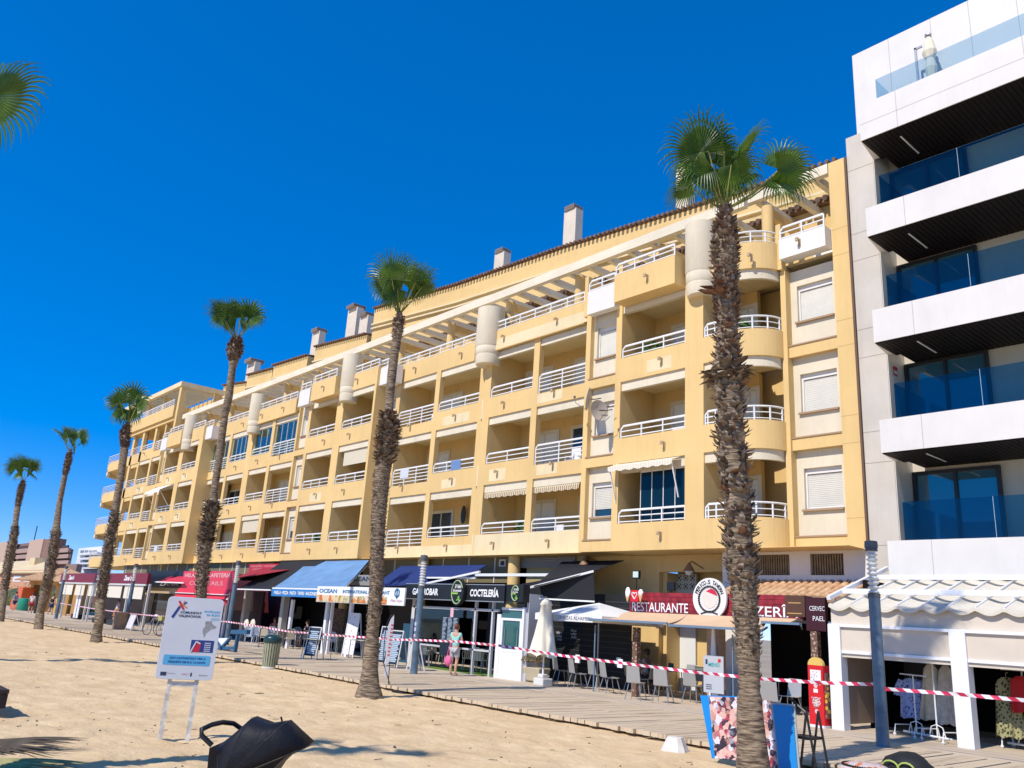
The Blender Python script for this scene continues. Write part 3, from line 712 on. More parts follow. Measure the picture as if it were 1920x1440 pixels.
def plank_mat(name, axis, pitch, c1, c2):
    m = bpy.data.materials.new(name); m.use_nodes = True; n = m.node_tree.nodes; l = m.node_tree.links; p = n['Principled BSDF']
    p.inputs['Roughness'].default_value = .8; p.inputs['Specular IOR Level'].default_value = .3
    tc = n.new('ShaderNodeTexCoord'); sp = n.new('ShaderNodeSeparateXYZ'); l.new(tc.outputs['Object'], sp.inputs[0])
    d = n.new('ShaderNodeMath'); d.operation = 'DIVIDE'; d.inputs[1].default_value = pitch; l.new(sp.outputs[axis], d.inputs[0])
    f = n.new('ShaderNodeMath'); f.operation = 'FLOOR'; l.new(d.outputs[0], f.inputs[0])
    wn = n.new('ShaderNodeTexWhiteNoise'); wn.noise_dimensions = '1D'; l.new(f.outputs[0], wn.inputs['W'])
    mp = n.new('ShaderNodeMapping'); l.new(tc.outputs['Object'], mp.inputs[0]); mp.inputs['Scale'].default_value = (30, 1.5, 1) if axis == 0 else (1.5, 30, 1)
    nz = n.new('ShaderNodeTexNoise'); nz.inputs['Scale'].default_value = 1; nz.inputs['Detail'].default_value = 5; l.new(mp.outputs[0], nz.inputs['Vector'])
    n3 = n.new('ShaderNodeTexNoise'); n3.inputs['Scale'].default_value = .6; n3.inputs['Detail'].default_value = 5; l.new(tc.outputs['Object'], n3.inputs['Vector'])
    ad = n.new('ShaderNodeMath'); ad.operation = 'MULTIPLY_ADD'; l.new(wn.outputs['Value'], ad.inputs[0]); ad.inputs[1].default_value = .45; l.new(nz.outputs['Fac'], ad.inputs[2])
    a2 = n.new('ShaderNodeMath'); a2.operation = 'MULTIPLY_ADD'; l.new(n3.outputs['Fac'], a2.inputs[0]); a2.inputs[1].default_value = .7; l.new(ad.outputs[0], a2.inputs[2])
    r = n.new('ShaderNodeValToRGB'); l.new(a2.outputs[0], r.inputs['Fac']); r.color_ramp.elements[0].position = .65; r.color_ramp.elements[1].position = 1.35; r.color_ramp.elements[1].position = 1.0
    r.color_ramp.elements[0].color = (*c1, 1); r.color_ramp.elements[1].color = (*c2, 1); l.new(r.outputs[0], p.inputs['Base Color'])
    b = n.new('ShaderNodeBump'); b.inputs['Strength'].default_value = .3; b.inputs['Distance'].default_value = .01; l.new(nz.outputs['Fac'], b.inputs['Height']); l.new(b.outputs[0], p.inputs['Normal'])
    return m
b = MB(); i = 0; x = 3.0; r2 = random.Random(3)
while x > -150:
    w = .19 if x > -60 else .38
    y0 = 12.9 + r2.uniform(-.04, .05); dz = r2.uniform(-.006, .006)
    gp = .012 if r2.random() < .8 else .03
    b.box(x - w + gp, x, y0, 14.93, -.075, dz); b.box(x - w + gp, x, 14.945, 16.9, -.075, r2.uniform(-.005, .005)); x -= w
tag(b.build('boardwalk', plank_mat('weathered_planks', 0, .19, (0.33, 0.245, 0.15), (0.62, 0.49, 0.33))), kind='structure')
b = MB(); y = 16.92
while y < 21.0:
    b.box(-150, 3, y, y + .135, -.075, r2.uniform(-.003, .003)); y += .145
b.box(-150, 8, 21.0, 32, -.08, -.002); b.box(-150, 3, 13.25, 13.35, -.3, -.08)
tag(b.build('promenade', plank_mat('promenade_planks', 1, .145, (0.38, 0.30, 0.20), (0.62, 0.50, 0.36))), kind='structure')

# ------------------------------------------------------------------ palms
RV, UV, TV = Vector((0.6626, 0.7464, 0.0623)), Vector((0.1706, -0.2314, 0.9578)), Vector((0.7293, -0.6240, -0.2807))
def frond_mat():
    m = bpy.data.materials.new('palm_frond'); m.use_nodes = True; n = m.node_tree.nodes; l = m.node_tree.links; p = n['Principled BSDF']; o = n['Material Output']
    tc = n.new('ShaderNodeTexCoord'); nz = n.new('ShaderNodeTexNoise'); nz.inputs['Scale'].default_value = 3.5; nz.inputs['Detail'].default_value = 3; l.new(tc.outputs['Object'], nz.inputs['Vector'])
    r = n.new('ShaderNodeValToRGB'); l.new(nz.outputs['Fac'], r.inputs['Fac']); r.color_ramp.elements[0].position = .35; r.color_ramp.elements[1].position = .7
    r.color_ramp.elements[0].color = (0.028, 0.080, 0.012, 1); r.color_ramp.elements[1].color = (0.13, 0.23, 0.03, 1)
    l.new(r.outputs[0], p.inputs['Base Color']); p.inputs['Roughness'].default_value = .38; p.inputs['Specular IOR Level'].default_value = .5
    t = n.new('ShaderNodeBsdfTranslucent'); t.inputs[0].default_value = (0.16, 0.30, 0.02, 1)
    mx = n.new('ShaderNodeMixShader'); mx.inputs[0].default_value = .28; l.new(p.outputs[0], mx.inputs[1]); l.new(t.outputs[0], mx.inputs[2]); l.new(mx.outputs[0], o.inputs[0]); return m
Mfr = frond_mat()
Mpet = mat('palm_petiole', (0.30, 0.30, 0.08), .5)
Mtrunk = mat('palm_bark', (0.44, 0.35, 0.25), .9, col2=(0.17, 0.125, 0.085), vs=4, bump=.9, bs=14)
def bark():
    m = Mtrunk; n = m.node_tree.nodes; l = m.node_tree.links; p = n['Principled BSDF']
    tc = n.new('ShaderNodeTexCoord'); mp = n.new('ShaderNodeMapping'); mp.inputs['Scale'].default_value = (5, 5, 34); l.new(tc.outputs['Object'], mp.inputs[0])
    nz = n.new('ShaderNodeTexNoise'); nz.inputs['Scale'].default_value = 1.0; nz.inputs['Detail'].default_value = 6; l.new(mp.outputs[0], nz.inputs['Vector'])
    bp = n.new('ShaderNodeBump'); bp.inputs['Strength'].default_value = .8; bp.inputs['Distance'].default_value = .05; l.new(nz.outputs['Fac'], bp.inputs['Height']); l.new(bp.outputs[0], p.inputs['Normal'])
    rp = n.new('ShaderNodeValToRGB'); l.new(nz.outputs['Fac'], rp.inputs['Fac']); rp.color_ramp.elements[0].position = .38; rp.color_ramp.elements[1].position = .66
    rp.color_ramp.elements[0].color = (0.09, 0.062, 0.04, 1); rp.color_ramp.elements[1].color = (0.40, 0.30, 0.19, 1); l.new(rp.outputs[0], p.inputs['Base Color'])
bark()
Mboot = mat('palm_leaf_bases', (0.40, 0.32, 0.24), .85, col2=(0.075, 0.05, 0.036), vs=6)
Mboot2 = mat('palm_leaf_bases_red', (0.30, 0.15, 0.085), .8, col2=(0.06, 0.035, 0.028), vs=7)

def frond(base, hub, axis, nrm, L, spread=110, nseg=30, wf=.62, droop=1.0, r=None, parent=None, cut=.55):
    r = r or rnd; b = MB()
    axis = axis.normalized(); spread = spread if (L > .7 or nseg > 24 or spread < 60) else 88; nrm = (nrm - axis * nrm.dot(axis)).normalized(); side = axis.cross(nrm)
    mid = base.lerp(hub, .5) - Vector((0, 0, .06 * (hub - base).length))
    b.tube([base, mid, hub], [.022, .016, .012], 5); b.cm = 1
    dphi = R(2 * spread / nseg); N = 9
    for i in range(nseg):
        ph = R(-spread) + dphi * (i + .5); u = ph / R(spread)
        d0 = axis * math.cos(ph) + side * math.sin(ph) - nrm * .18 * abs(u)
        d0.normalize(); Ls = L * (1 - .22 * u * u) * r.uniform(.92, 1.06)
        tang = (side * math.cos(ph) - axis * math.sin(ph)).normalized()
        p = hub.copy(); d = d0.copy(); dr = droop * r.uniform(.75, 1.25); vs = []
        tw = r.uniform(-.1, .1)
        for k in range(N + 1):
            s = k / N
            if s < cut: w = s * Ls * math.tan(dphi / 2) * 1.02
            else: w = cut * Ls * math.tan(dphi / 2) * max(0.02, (1 - s) / (1 - cut)) ** .7 * wf
            w = max(w, .0015)
            fold = nrm * (w * .55)
            vs += [p - tang * w - fold * (1 if s < cut else .5), p + fold * .6, p + tang * w - fold * (1 if s < cut else .5)]
            if s > cut * .9: d = (d + Vector((tw * .1, tw * .1, -dr * (s - cut * .75) * 1.25))).normalized()
            p = p + d * (Ls / N)
        n0 = len(b.v); b.v += [tuple(v) for v in vs]
        for k in range(N):
            a = n0 + 3 * k
            b.f += [(a, a + 1, a + 4, a + 3), (a + 1, a + 2, a + 5, a + 4)]; b.m += [1, 1]
    return b.build('frond', [Mpet, Mfr], parent)

def palm(Y, path, leaves, label, zones, scale, seed=1, bootn=1.0, dz=-.12, group='palms along the beach promenade'):
    """path: (px, py, width_px); leaves: (dx, dy, radius, axis angle, facing 0..1, droop) in px; zones: (py0, py1, density, length, spread)"""
    r = random.Random(seed); P = [onY(x, y, Y) for x, y, w in path] if len(path[0]) == 3 else [Vector(q[:3]) for q in path]
    rad = [w / 2 / (FPX / max(.1, -(RM.transposed() @ (p - CAMP)).z)) for p, (x, y, w) in zip(P, path)] if len(path[0]) == 3 else [q[3] for q in path]
    if len(path[0]) == 4: path = [(0, 1000 - i * 100, 0) for i in range(len(path))]
    P[0].z = SAND0 - .1
    t = thing('palm_tree', label, 'palm tree', (P[0].x, Y, SAND0), group=group)
    # resample
    pts = []; rs = []; pys = []
    for i in range(len(P) - 1):
        n = max(2, int((P[i + 1] - P[i]).length / .10))
        for k in range(n):
            s = k / n; pts.append(P[i].lerp(P[i + 1], s)); rs.append(rad[i] * (1 - s) + rad[i + 1] * s); pys.append(path[i][1] * (1 - s) + path[i + 1][1] * s)
    pts.append(P[-1]); rs.append(rad[-1]); pys.append(path[-1][1])
    core = []
    for q, py in zip(rs, pys):
        inz = any(a >= py >= b for a, b, *_ in zones); core.append(q * (.80 if inz else .97) * r.uniform(.97, 1.03))
    b = MB(); b.tube(pts, core, 16); b.build('trunk', Mtrunk, t, smooth=60)
    b = MB(); Ltot = sum((pts[i + 1] - pts[i]).length for i in range(len(pts) - 1))
    for i in range(len(pts) - 1):
        for z in zones:
            if z[0] >= pys[i] >= z[1]:
                seglen = (pts[i + 1] - pts[i]).length; cnt = z[2] * seglen * bootn; cnt = int(cnt) + (r.random() < cnt % 1)
                for _ in range(cnt):
                    a = r.uniform(0, 2 * math.pi); c = pts[i].lerp(pts[i + 1], r.random()); o = Vector((math.cos(a), math.sin(a), 0)); tg = Vector((-o.y, o.x, 0))
                    rr = core[i]; ln = z[3] * r.uniform(.5, 1.1); w = ln * r.uniform(.38, .78)
                    up = r.uniform(*z[5]) if len(z) > 5 else r.uniform(.5, 1.4); out = z[4] * r.uniform(.5, 1.5); d = (o * out + Vector((0, 0, up)) + tg * r.uniform(-.35, .35)).normalized()
                    base = c + o * rr * .86; tip = base + d * ln; m = base + d * ln * .55 + o * ln * .05
                    b.cm = 1 if (len(z) > 6 and r.random() < z[6]) else 0
                    q = tg * w / 2; th = o * max(.006, w * .16)
                    vs = [base - q, base + q, m - q * .8 + th, m + q * .8 + th, tip + tg * w * r.uniform(-.2, .2), base - o * .02 - Vector((0, 0, w * .3)), m - th * .4]
                    b.add(vs, [(0, 1, 3, 2), (2, 3, 4), (0, 2, 6, 5), (1, 5, 6, 3), (2, 4, 6), (3, 6, 4)])
    if b.v: b.build('leaf_bases', [Mboot, Mboot2], t)
    top = P[-1]
    for lf in leaves:
        dx, dy, rd, ang, face, drp = lf[:6]; sp = lf[6] if len(lf) > 6 else 0
        if scale < 60 and not sp: dx *= .85; rd *= 1.28
        hub = top + RV * (dx / scale) - UV * (dy / scale) + TV * r.uniform(-.3, .3)
        ax = RV * math.cos(R(ang)) + UV * math.sin(R(ang)) + TV * r.uniform(-.2, .3)
        sd = ax.cross(TV); nr = TV * face + sd * (1 - face) * r.choice((-1, 1))
        frond(top - Vector((0, 0, .1)), hub, ax, nr, rd / scale, r=r, parent=t, droop=drp, spread=sp or 110, cut=.62 if sp else .55, nseg=(12 if sp else (32 if scale > 80 else 22)), wf=.62 if scale > 95 else (.8 if scale > 80 else .95))
    return t
P1 = palm(10.95, [(1412, 1452, 66), (1410, 1400, 58), (1406, 1340, 50), (1405, 1280, 48), (1402, 1200, 54), (1394, 1100, 62), (1387, 1030, 62), (1382, 930, 60), (1373, 850, 62), (1369, 780, 56), (1364, 700, 66), (1364, 620, 48), (1361, 560, 50), (1359, 470, 56), (1359, 420, 38), (1358, 385, 17)],
    [(-49, -92, 88, 118, .95, 1.0), (-25, -100, 90, 100, .45, 1.3), (33, -88, 85, 62, .25, 1.1), (112, -72, 88, 38, .8, 1.5), (-30, -62, 88, 165, .5, 2.0), (12, -58, 75, 270, .5, 1.6), (92, -58, 80, -5, .55, 2.2), (-2, -112, 62, 92, .15, .5), (-55, -40, 70, 200, .4, 2.2), (28, -50, 60, 20, .3, 2.4), (-10, -85, 80, 80, .7, 1.8), (20, -70, 70, 75, .5, 1.6), (-22, -60, 78, 240, .7, 2.2), (8, -70, 74, 300, .8, 2.0), (-35, -80, 80, 190, .6, 2.2), (100, -52, 74, -40, .6, 2.2)],
    'tallest palm in front of the restaurant, with photo boards leaning on its foot', [(1300, 1235, 90, .10, .5), (1235, 1110, 330, .12, .8), (1110, 720, 170, .20, .8, (.1, 1.3), .15), (720, 690, 330, .28, 1.6, (-.7, .5)), (690, 560, 300, .14, 1.0, (.3, 1.2), .5), (570, 545, 60, .35, 2.2, (.2, .6), 1), (560, 410, 420, .13, 1.1, (.2, 1.2), .35), (410, 385, 300, .10, .8)], 105, 11)
P2 = palm(11.3, [(692, 1306, 62), (692, 1285, 42), (694, 1255, 31), (699, 1180, 29), (702, 1150, 31), (705, 1105, 31), (707, 1040, 32), (710, 970, 34), (716, 890, 38), (722, 860, 38), (728, 820, 44), (730, 790, 32), (729, 774, 17), (731, 742, 17), (735, 700, 18), (740, 660, 17), (744, 635, 20), (746, 618, 26), (748, 600, 18), (749, 584, 10)],
    [(-14, -72, 78, 103, .8, .6), (8, -68, 74, 84, .5, .7), (40, -66, 66, 56, .45, 1.3), (-24, -52, 62, 138, .5, 1.9), (28, -50, 58, 32, .5, 2.2), (-2, -50, 55, 250, .6, 1.8), (52, -58, 52, 10, .4, 2.4), (-10, -42, 50, 205, .5, 2.0), (-8, -20, 122, 97, .6, .3, 26), (12, -22, 106, 74, .5, .6, 24), (-14, -18, 98, 124, .5, 1.0, 22), (28, -40, 92, 52, .5, 1.1, 28)],
    'palm with a flared foot beside the white food banner, second from the right', [(1200, 1150, 160, .10, .7), (1170, 870, 360, .10, .8), (870, 775, 520, .20, 1.3, (-.2, 1.2), .2), (640, 600, 300, .10, .9, (.2, 1.), .6)], 85, 12)
P3 = palm(11.25, [(371, 1235, 30), (374, 1190, 25), (377, 1127, 22), (379, 1080, 24), (383, 1040, 27), (388, 1000, 28), (393, 975, 28), (398, 955, 30), (400, 935, 16), (404, 905, 14), (411, 860, 13), (421, 780, 14), (429, 744, 15), (436, 690, 13), (438, 676, 20), (440, 660, 34), (442, 647, 28), (444, 634, 12)],
    [(-28, -58, 44, 112, .4, 1.0), (-8, -52, 48, 95, .4, .8), (21, -50, 54, 75, .85, .7), (-26, -46, 40, 190, .5, 2.4), (30, -44, 42, 5, .5, 2.4), (-12, -40, 38, 215, .5, 2.4), (12, -40, 38, 320, .5, 2.2), (2, -50, 42, 85, .6, 1.5), (-6, -12, 88, 97, .6, .25, 24), (-14, -14, 92, 117, .5, .4, 20), (12, -14, 90, 72, .6, .35, 26)],
    'slender palm with a round bulb under its crown, behind the white notice board', [(1140, 1020, 260, .17, 1.1), (1020, 945, 380, .24, 1.4, (-.2, 1.)), (680, 640, 520, .15, 1.5, (-.4, .9), .5)], 61, 13)
P4 = palm(11.25, [(181, 1200, 24), (182, 1185, 18), (186, 1165, 17), (189, 1120, 18), (195, 1085, 20), (202, 1040, 19), (208, 1000, 21), (213, 980, 18), (217, 950, 14), (224, 910, 14), (231, 860, 14), (234, 835, 16), (234, 815, 23), (237, 803, 17), (240, 792, 8)],
    [(-14, -45, 34, 110, .7, 1.0), (6, -52, 40, 92, .9, .6), (30, -38, 34, 40, .5, 1.5), (-16, -30, 34, 210, .5, 2.0), (4, -28, 34, 265, .5, 1.5), (20, -35, 32, 60, .6, 1.6), (2, -12, 66, 88, .6, .3, 28), (-8, -10, 54, 116, .5, .7, 24), (12, -10, 56, 56, .5, .8, 24)],
    'palm with a ball of cut leaf bases, before the left end of the building', [(1125, 960, 260, .19, 1.2), (840, 800, 520, .15, 1.5, (-.4, .9), .6)], 48, 14)
P5 = palm(11.45, [(73, 1177, 18), (75, 1150, 15), (81, 1127, 17), (91, 1085, 19), (99, 1043, 17), (104, 1005, 20), (106, 985, 13), (112, 940, 10), (122, 890, 10), (126, 872, 14), (129, 860, 14), (131, 845, 6)],
    [(-24, -32, 24, 130, .25, 1.6), (2, -30, 26, 95, .8, .9), (22, -26, 26, 50, .7, 1.3), (10, -20, 24, 280, .4, 1.6), (-6, -18, 20, 80, .4, 1.5), (3, -8, 46, 84, .5, .4, 26), (-8, -8, 44, 124, .4, .6, 18), (12, -8, 42, 50, .5, .8, 24)],
    'palm with three leaf clusters, second from the left, in front of the small orange roofs', [(1110, 1000, 240, .19, 1.1), (890, 850, 420, .14, 1.1, (-.2, .9), .5)], 37, 15)
P6 = palm(11.6, [(0, 1166, 15), (4, 1140, 13), (8, 1105, 15), (16, 1053, 17), (26, 1005, 16), (29, 980, 10), (33, 950, 11), (38, 925, 14), (41, 912, 14), (44, 902, 6)],
    [(-14, -28, 24, 125, .6, .5), (2, -32, 24, 92, .7, .5), (16, -28, 24, 55, .6, .6), (-4, -20, 22, 200, .4, 1.5), (10, -18, 22, -20, .4, 1.5), (-7, -8, 56, 116, .5, .25, 18), (1, -8, 60, 93, .5, .2, 20), (10, -8, 54, 62, .5, .3, 20)],
    'palm with a spiky upright crown at the far left edge', [(1110, 990, 240, .19, 1.0), (950, 905, 420, .15, 1.1, (-.2, 1.), .4)], 32, 16)
# a palm standing left of the frame: the tips of one leaf reach into the picture
P7 = palm(.5, [(-10.9, .3, 0, .24), (-10.85, .3, 2.5, .17), (-10.75, .4, 5.2, .15), (-10.65, .5, 6.45, .08)], [(46, -72, 84, 12, .75, 1.5), (-30, -100, 95, 130, .8, 1.3), (-30, -40, 80, 330, .6, 1.8), (-60, -60, 90, 200, .6, 1.5), (-60, -110, 70, 100, .6, 1.), (-10, -50, 80, 350, .4, 2.0)],
    'nearest palm, only the tips of one drooping leaf showing at the upper left edge', [(900, 750, 200, .2, 1.0)], 100, 17)
LV = [(-40, -60, 60, 130, .6, 1.2), (0, -75, 60, 90, .7, .9), (40, -60, 60, 45, .6, 1.4), (-30, -40, 55, 200, .5, 1.8), (30, -40, 55, -20, .5, 1.8), (5, -40, 50, 270, .6, 1.5)]
palm(.6, [(-27.9, .6, 0, .3), (-27.8, .7, 4, .2), (-27.7, .6, 8.0, .1)], LV, 'palm outside the left edge whose thin shadow crosses the sand', [(950, 850, 150, .2, 1.0)], 62, 18)
# two more beach palms left of the frame, which throw their shadows onto the sand and the blinds
# ------------------------------------------------------------------ ground floor: shops, terraces, awnings, signs
def H(px, py, Y): p = onY(px, py, Y); return p.x, p.z
def rect(mb, xa, ya, xb, yb, Y, th=.05):
    """upright board on plane Y: x from the two pixel corners (upper left, lower right), level top and foot"""
    x0, z1 = H(xa, ya, Y); x1, z0 = H(xb, yb, Y); mb.box(x0, x1, Y, Y + th, z0, z1); return x0, x1, z0, z1
Mred = mat('red_awning', (0.62, 0.03, 0.06), .75); Mmar = mat('maroon_fascia', (0.20, 0.012, 0.03), .5); Mblk = mat('black_board', (0.012, 0.014, 0.016), .45)
Mnavy = mat('navy_canvas', (0.01, 0.03, 0.14), .8); Mblue = mat('blue_canvas', (0.03, 0.20, 0.50), .75, var=.06); Mlblue = mat('faded_blue_canvas', (0.14, 0.28, 0.48), .8, var=.15, vs=1.2)
Mbkc = mat('black_canvas', (0.012, 0.013, 0.015), .8); Mwt = mat('white_lettering', (0.85, 0.85, 0.83), .5); Mbkt = mat('dark_lettering', (0.03, 0.05, 0.09), .5)
Mtan = mat('tan_canvas', (0.72, 0.50, 0.30), .8, var=.05); Mcan = mat('cream_fabric', (0.68, 0.59, 0.47), .85, var=.05); Mpvc = mat('white_pvc', (0.84, 0.84, 0.85), .3)
Molive = mat('olive_panel', (0.20, 0.17, 0.09), .7); Mgrn = mat('leaf_green', (0.10, 0.30, 0.04), .6); Mpink = mat('pink', (0.72, 0.14, 0.30), .7)
Mgreyblue = mat('greyblue_metal', (0.20, 0.28, 0.36), .4, metal=.3); Mwood = mat('brown_wood', (0.30, 0.19, 0.11), .7, var=.2, vs=6)
Mbronze = mat('bronze', (.28, .16, .08), .5)

# -- ground floor walls belong to the apartment building
b = MB(); b.box(-21.2, -18.6, 22.4, 22.7, 0, 4.3); b.box(-18.6, -15.1, 22.4, 22.6, 3.75, 4.3); b.box(-18.6, -17.9, 22.4, 22.6, 0, 3.75)
b.box(-17.9, -17.72, 22.6, 23.6, 0, 3.75); b.box(-17.9, -15.1, 23.4, 23.6, 0, 4.3); b.box(-15.1, -14.4, 22.4, 22.7, 0, 4.3)
b.build('ground_floor_wall', Myel, AP)
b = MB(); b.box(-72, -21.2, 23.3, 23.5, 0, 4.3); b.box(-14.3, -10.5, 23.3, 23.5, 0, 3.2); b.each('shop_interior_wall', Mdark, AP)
b = MB(); b.box(-14.38, -10.48, 22.12, 22.4, 3.2, 3.62); b.box(-14.38, -10.48, 22.12, 22.4, 4.22, 4.3)
b.box(-15.05, -14.4, 21.9, 22.39, 0, 4.3)
for xa, xb in ((-14.38, -14.1), (-12.9, -12.25), (-11.25, -10.48)): b.box(xa, xb, 22.12, 22.4, 3.62, 4.22)
b.each('white_pier', Mwhite, AP)
for x0, x1 in ((-14.1, -12.9), (-12.25, -11.25)):
    s = MB(); x = x0
    while x < x1 - .04: s.box(x, x + .045, 22.2, 22.26, 3.62, 4.22); x += .078
    s.box(x0, x1, 22.32, 22.34, 3.62, 4.22); s.build('slatted_vent', mat('vent_brown', (.26, .19, .11), .7, var=.3, vs=5), AP)
cl = MB()
for x in (-24.4, -30.5, -37, -43.5, -50, -57, -63.5, -69.5):
    cl.lathe((x, 21.6, 0), [(.24, 0), (.24, 4.31)], 20)
cl.each('round_column', Myel, AP, smooth=40)
b = MB(); b.box(-36.0, -24.7, 21.9, 22.0, 3.3, 4.3); b.box(-72, -45, 21.4, 21.5, 3.6, 4.3); b.each('transom_panel', Molive, AP)
b = MB(); b.box(-24.0, -20.9, 21.9, 22.0, 3.2, 4.3); b.build('transom_panel', mat('khaki_panel', (.42, .33, .15), .7), AP)
b = MB()
for x in (-35.2, -33.2, -31.3, -29.4, -27.6, -25.9): b.box(x - .025, x + .025, 21.86, 21.9, 3.3, 4.3)
for i in range(14): b.box(-71.5 + 1.9 * i, -71.44 + 1.9 * i, 21.36, 21.4, 3.6, 4.3)
b.each('mullion', Mwhite, AP)
v = MB(); x0, x1, z0, z1 = rect(v, 976, 1046, 1077, 1064, 21.8, .03)
for i in range(6): v.hexa([(x0 + .04, 21.72, z0 + (z1 - z0) * (i + .15) / 6), (x1 - .04, 21.72, z0 + (z1 - z0) * (i + .15) / 6), (x1 - .04, 21.8, z0 + (z1 - z0) * (i + .6) / 6), (x0 + .04, 21.8, z0 + (z1 - z0) * (i + .6) / 6), (x0 + .04, 21.72, z0 + (z1 - z0) * (i + .3) / 6), (x1 - .04, 21.72, z0 + (z1 - z0) * (i + .3) / 6), (x1 - .04, 21.8, z0 + (z1 - z0) * (i + .85) / 6), (x0 + .04, 21.8, z0 + (z1 - z0) * (i + .85) / 6)])
v.build('vent_louvre', mat('louvre_grey', (.38, .36, .33), .5), AP)
v = MB(); rect(v, 936, 1049, 947, 1062, 21.85, .04); v.build('extractor_frame', Mwhite, AP); v = MB(); rect(v, 938.5, 1052, 944.5, 1060, 21.83, .02); v.build('extractor', Mblk, AP)

def box_sign(name, label, px0, py0, px1, py1, Y, m, th=.12, cat='sign', ends=None):
    """board hanging on plane Y; (px0,py0) upper left, (px1,py1) lower right"""
    x0, z1 = H(px0, py0, Y); x1, z0 = H(px1, py1, Y)
    t = thing(name, label, cat, ((x0 + x1) / 2, Y, z0)); b = MB(); b.box(x0, x1, Y, Y + th, z0, z1); b.build('board', m, t)
    return t, x0, x1, z0, z1
def awning(label, fl, fr, bl, br, YF, YB2, m, mval, val=.25, name='awning', bar=Mrail, arms=True, group=None):
    """sloping canvas: front left/right and back left/right pixels, planes YF and YB2"""
    a = thing(name, label, 'awning', (onY(*fl, YF).x, YF, onY(*fl, YF).z), group=group)
    A, B = onY(*fl, YF), onY(*fr, YF); z = (A.z + B.z) / 2; A.z = B.z = z
    D, E = onY(*bl, YB2), onY(*br, YB2); z2 = (D.z + E.z) / 2; D.z = E.z = z2; 
    b = MB(); n = 10
    for i in range(n):
        u, v = i / n, (i + 1) / n; s0, s1 = -.05 * math.sin(math.pi * u), -.05 * math.sin(math.pi * v)
        b.slab(A.lerp(D, u) + Vector((0, 0, s0)), B.lerp(E, u) + Vector((0, 0, s0)), B.lerp(E, v) + Vector((0, 0, s1)), A.lerp(D, v) + Vector((0, 0, s1)), .015)
    b.build('canvas', m, a, smooth=20)
    c = MB(); c.bar(A, B, .07, .06)
    if arms:
        for q, w in ((A, D), (B, E)):
            c.bar(q + Vector((0, .03, -.03)), w + Vector((0, -.05, -.25)), .04)
    c.build('frame', bar, a)
    if mval:
        v = MB(); v.box(A.x, B.x, YF - .03, YF - .015, z - val, z - .03); v.build('valance', mval, a)
    return a, A, B, D, E

# -- clothes shop at the right
cs_ = thing('clothes_shop', 'white framed clothes shop terrace with beige roll blinds and scalloped canvas roof', 'shop', (-7, 18.1, 0))
YS = 18.1
b = MB()
for xa, xb in ((-9.66, -9.38), (-7.07, -6.76), (-4.3, -4.0), (-1.5, -1.2)): b.box(xa, xb, YS, YS + .28, 0, 2.2)
b.box(-9.66, 3, YS + .02, YS + .2, 2.16, 2.22)
b.each('post', Mpvc, cs_)
b = MB()
b.bar((-9.62, 18.12, 2.78), (-9.62, 21.2, 3.72), .09); b.bar((-9.6, 18.75, 2.98), (3, 18.75, 2.98), .08, .11); b.bar((-9.6, 20.3, 3.42), (3, 20.3, 3.42), .08, .11); b.bar((-9.6, 21.2, 3.7), (3, 21.2, 3.7), .08, .1)
for i in range(24): 
    x = -9.12 + i * .52; b.bar((x, 18.12, 2.66), (x, 21.2, 3.60), .035)
b.build('roof_frame', Mpvc, cs_)
b = MB(); n = 200
for i in range(n):
    xa, xb = -9.62 + 12.6 * i / n, -9.62 + 12.6 * (i + 1) / n
    fa, fb = -.10 * abs(math.sin((xa + 9.64) * math.pi / .52)), -.10 * abs(math.sin((xb + 9.64) * math.pi / .52))
    b.quad((xa, 18.1, 2.66 + fa), (xb, 18.1, 2.66 + fb), (xb, 21.2, 3.57 + fb), (xa, 21.2, 3.57 + fa))
    b.quad((xa, 18.097, 2.60 + fa), (xb, 18.097, 2.60 + fb), (xb, 18.1, 2.66 + fb), (xa, 18.1, 2.66 + fa))
b.build('roof_canvas', mat('canvas_cream', (.68, .62, .50), .85, var=.06), cs_, smooth=50)
b = MB(); b.box(-9.62, 3, YS + .1, YS + .12, 2.22, 2.62); b.build('fascia_canvas', Mcan, cs_)
for xa, xb in ((-9.38, -7.07), (-6.76, -4.3), (-4.0, -1.5), (-1.2, 3)):
    b = MB(); b.box(xa, xb, YS + .08, YS + .09, 1.66, 2.16); b.build('roll_blind', Mcan, cs_)
    b = MB(); b.box(xa, xb, YS + .05, YS + .12, 1.60, 1.66); b.build('blind_rail', Mpvc, cs_)
    b = MB(); b.box(xa, xb, YS + .09, YS + .1, 1.52, 1.60); b.build('blind_hem', Mcan, cs_)
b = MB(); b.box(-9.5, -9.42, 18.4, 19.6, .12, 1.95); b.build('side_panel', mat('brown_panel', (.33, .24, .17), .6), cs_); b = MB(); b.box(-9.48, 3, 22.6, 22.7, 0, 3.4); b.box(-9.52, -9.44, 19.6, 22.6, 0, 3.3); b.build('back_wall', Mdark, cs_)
b = MB(); b.box(-9.3, -8.1, 21.0, 21.04, .3, 2.0); b.build('counter', mat('counter_dark', (.05, .045, .05), .4), cs_)

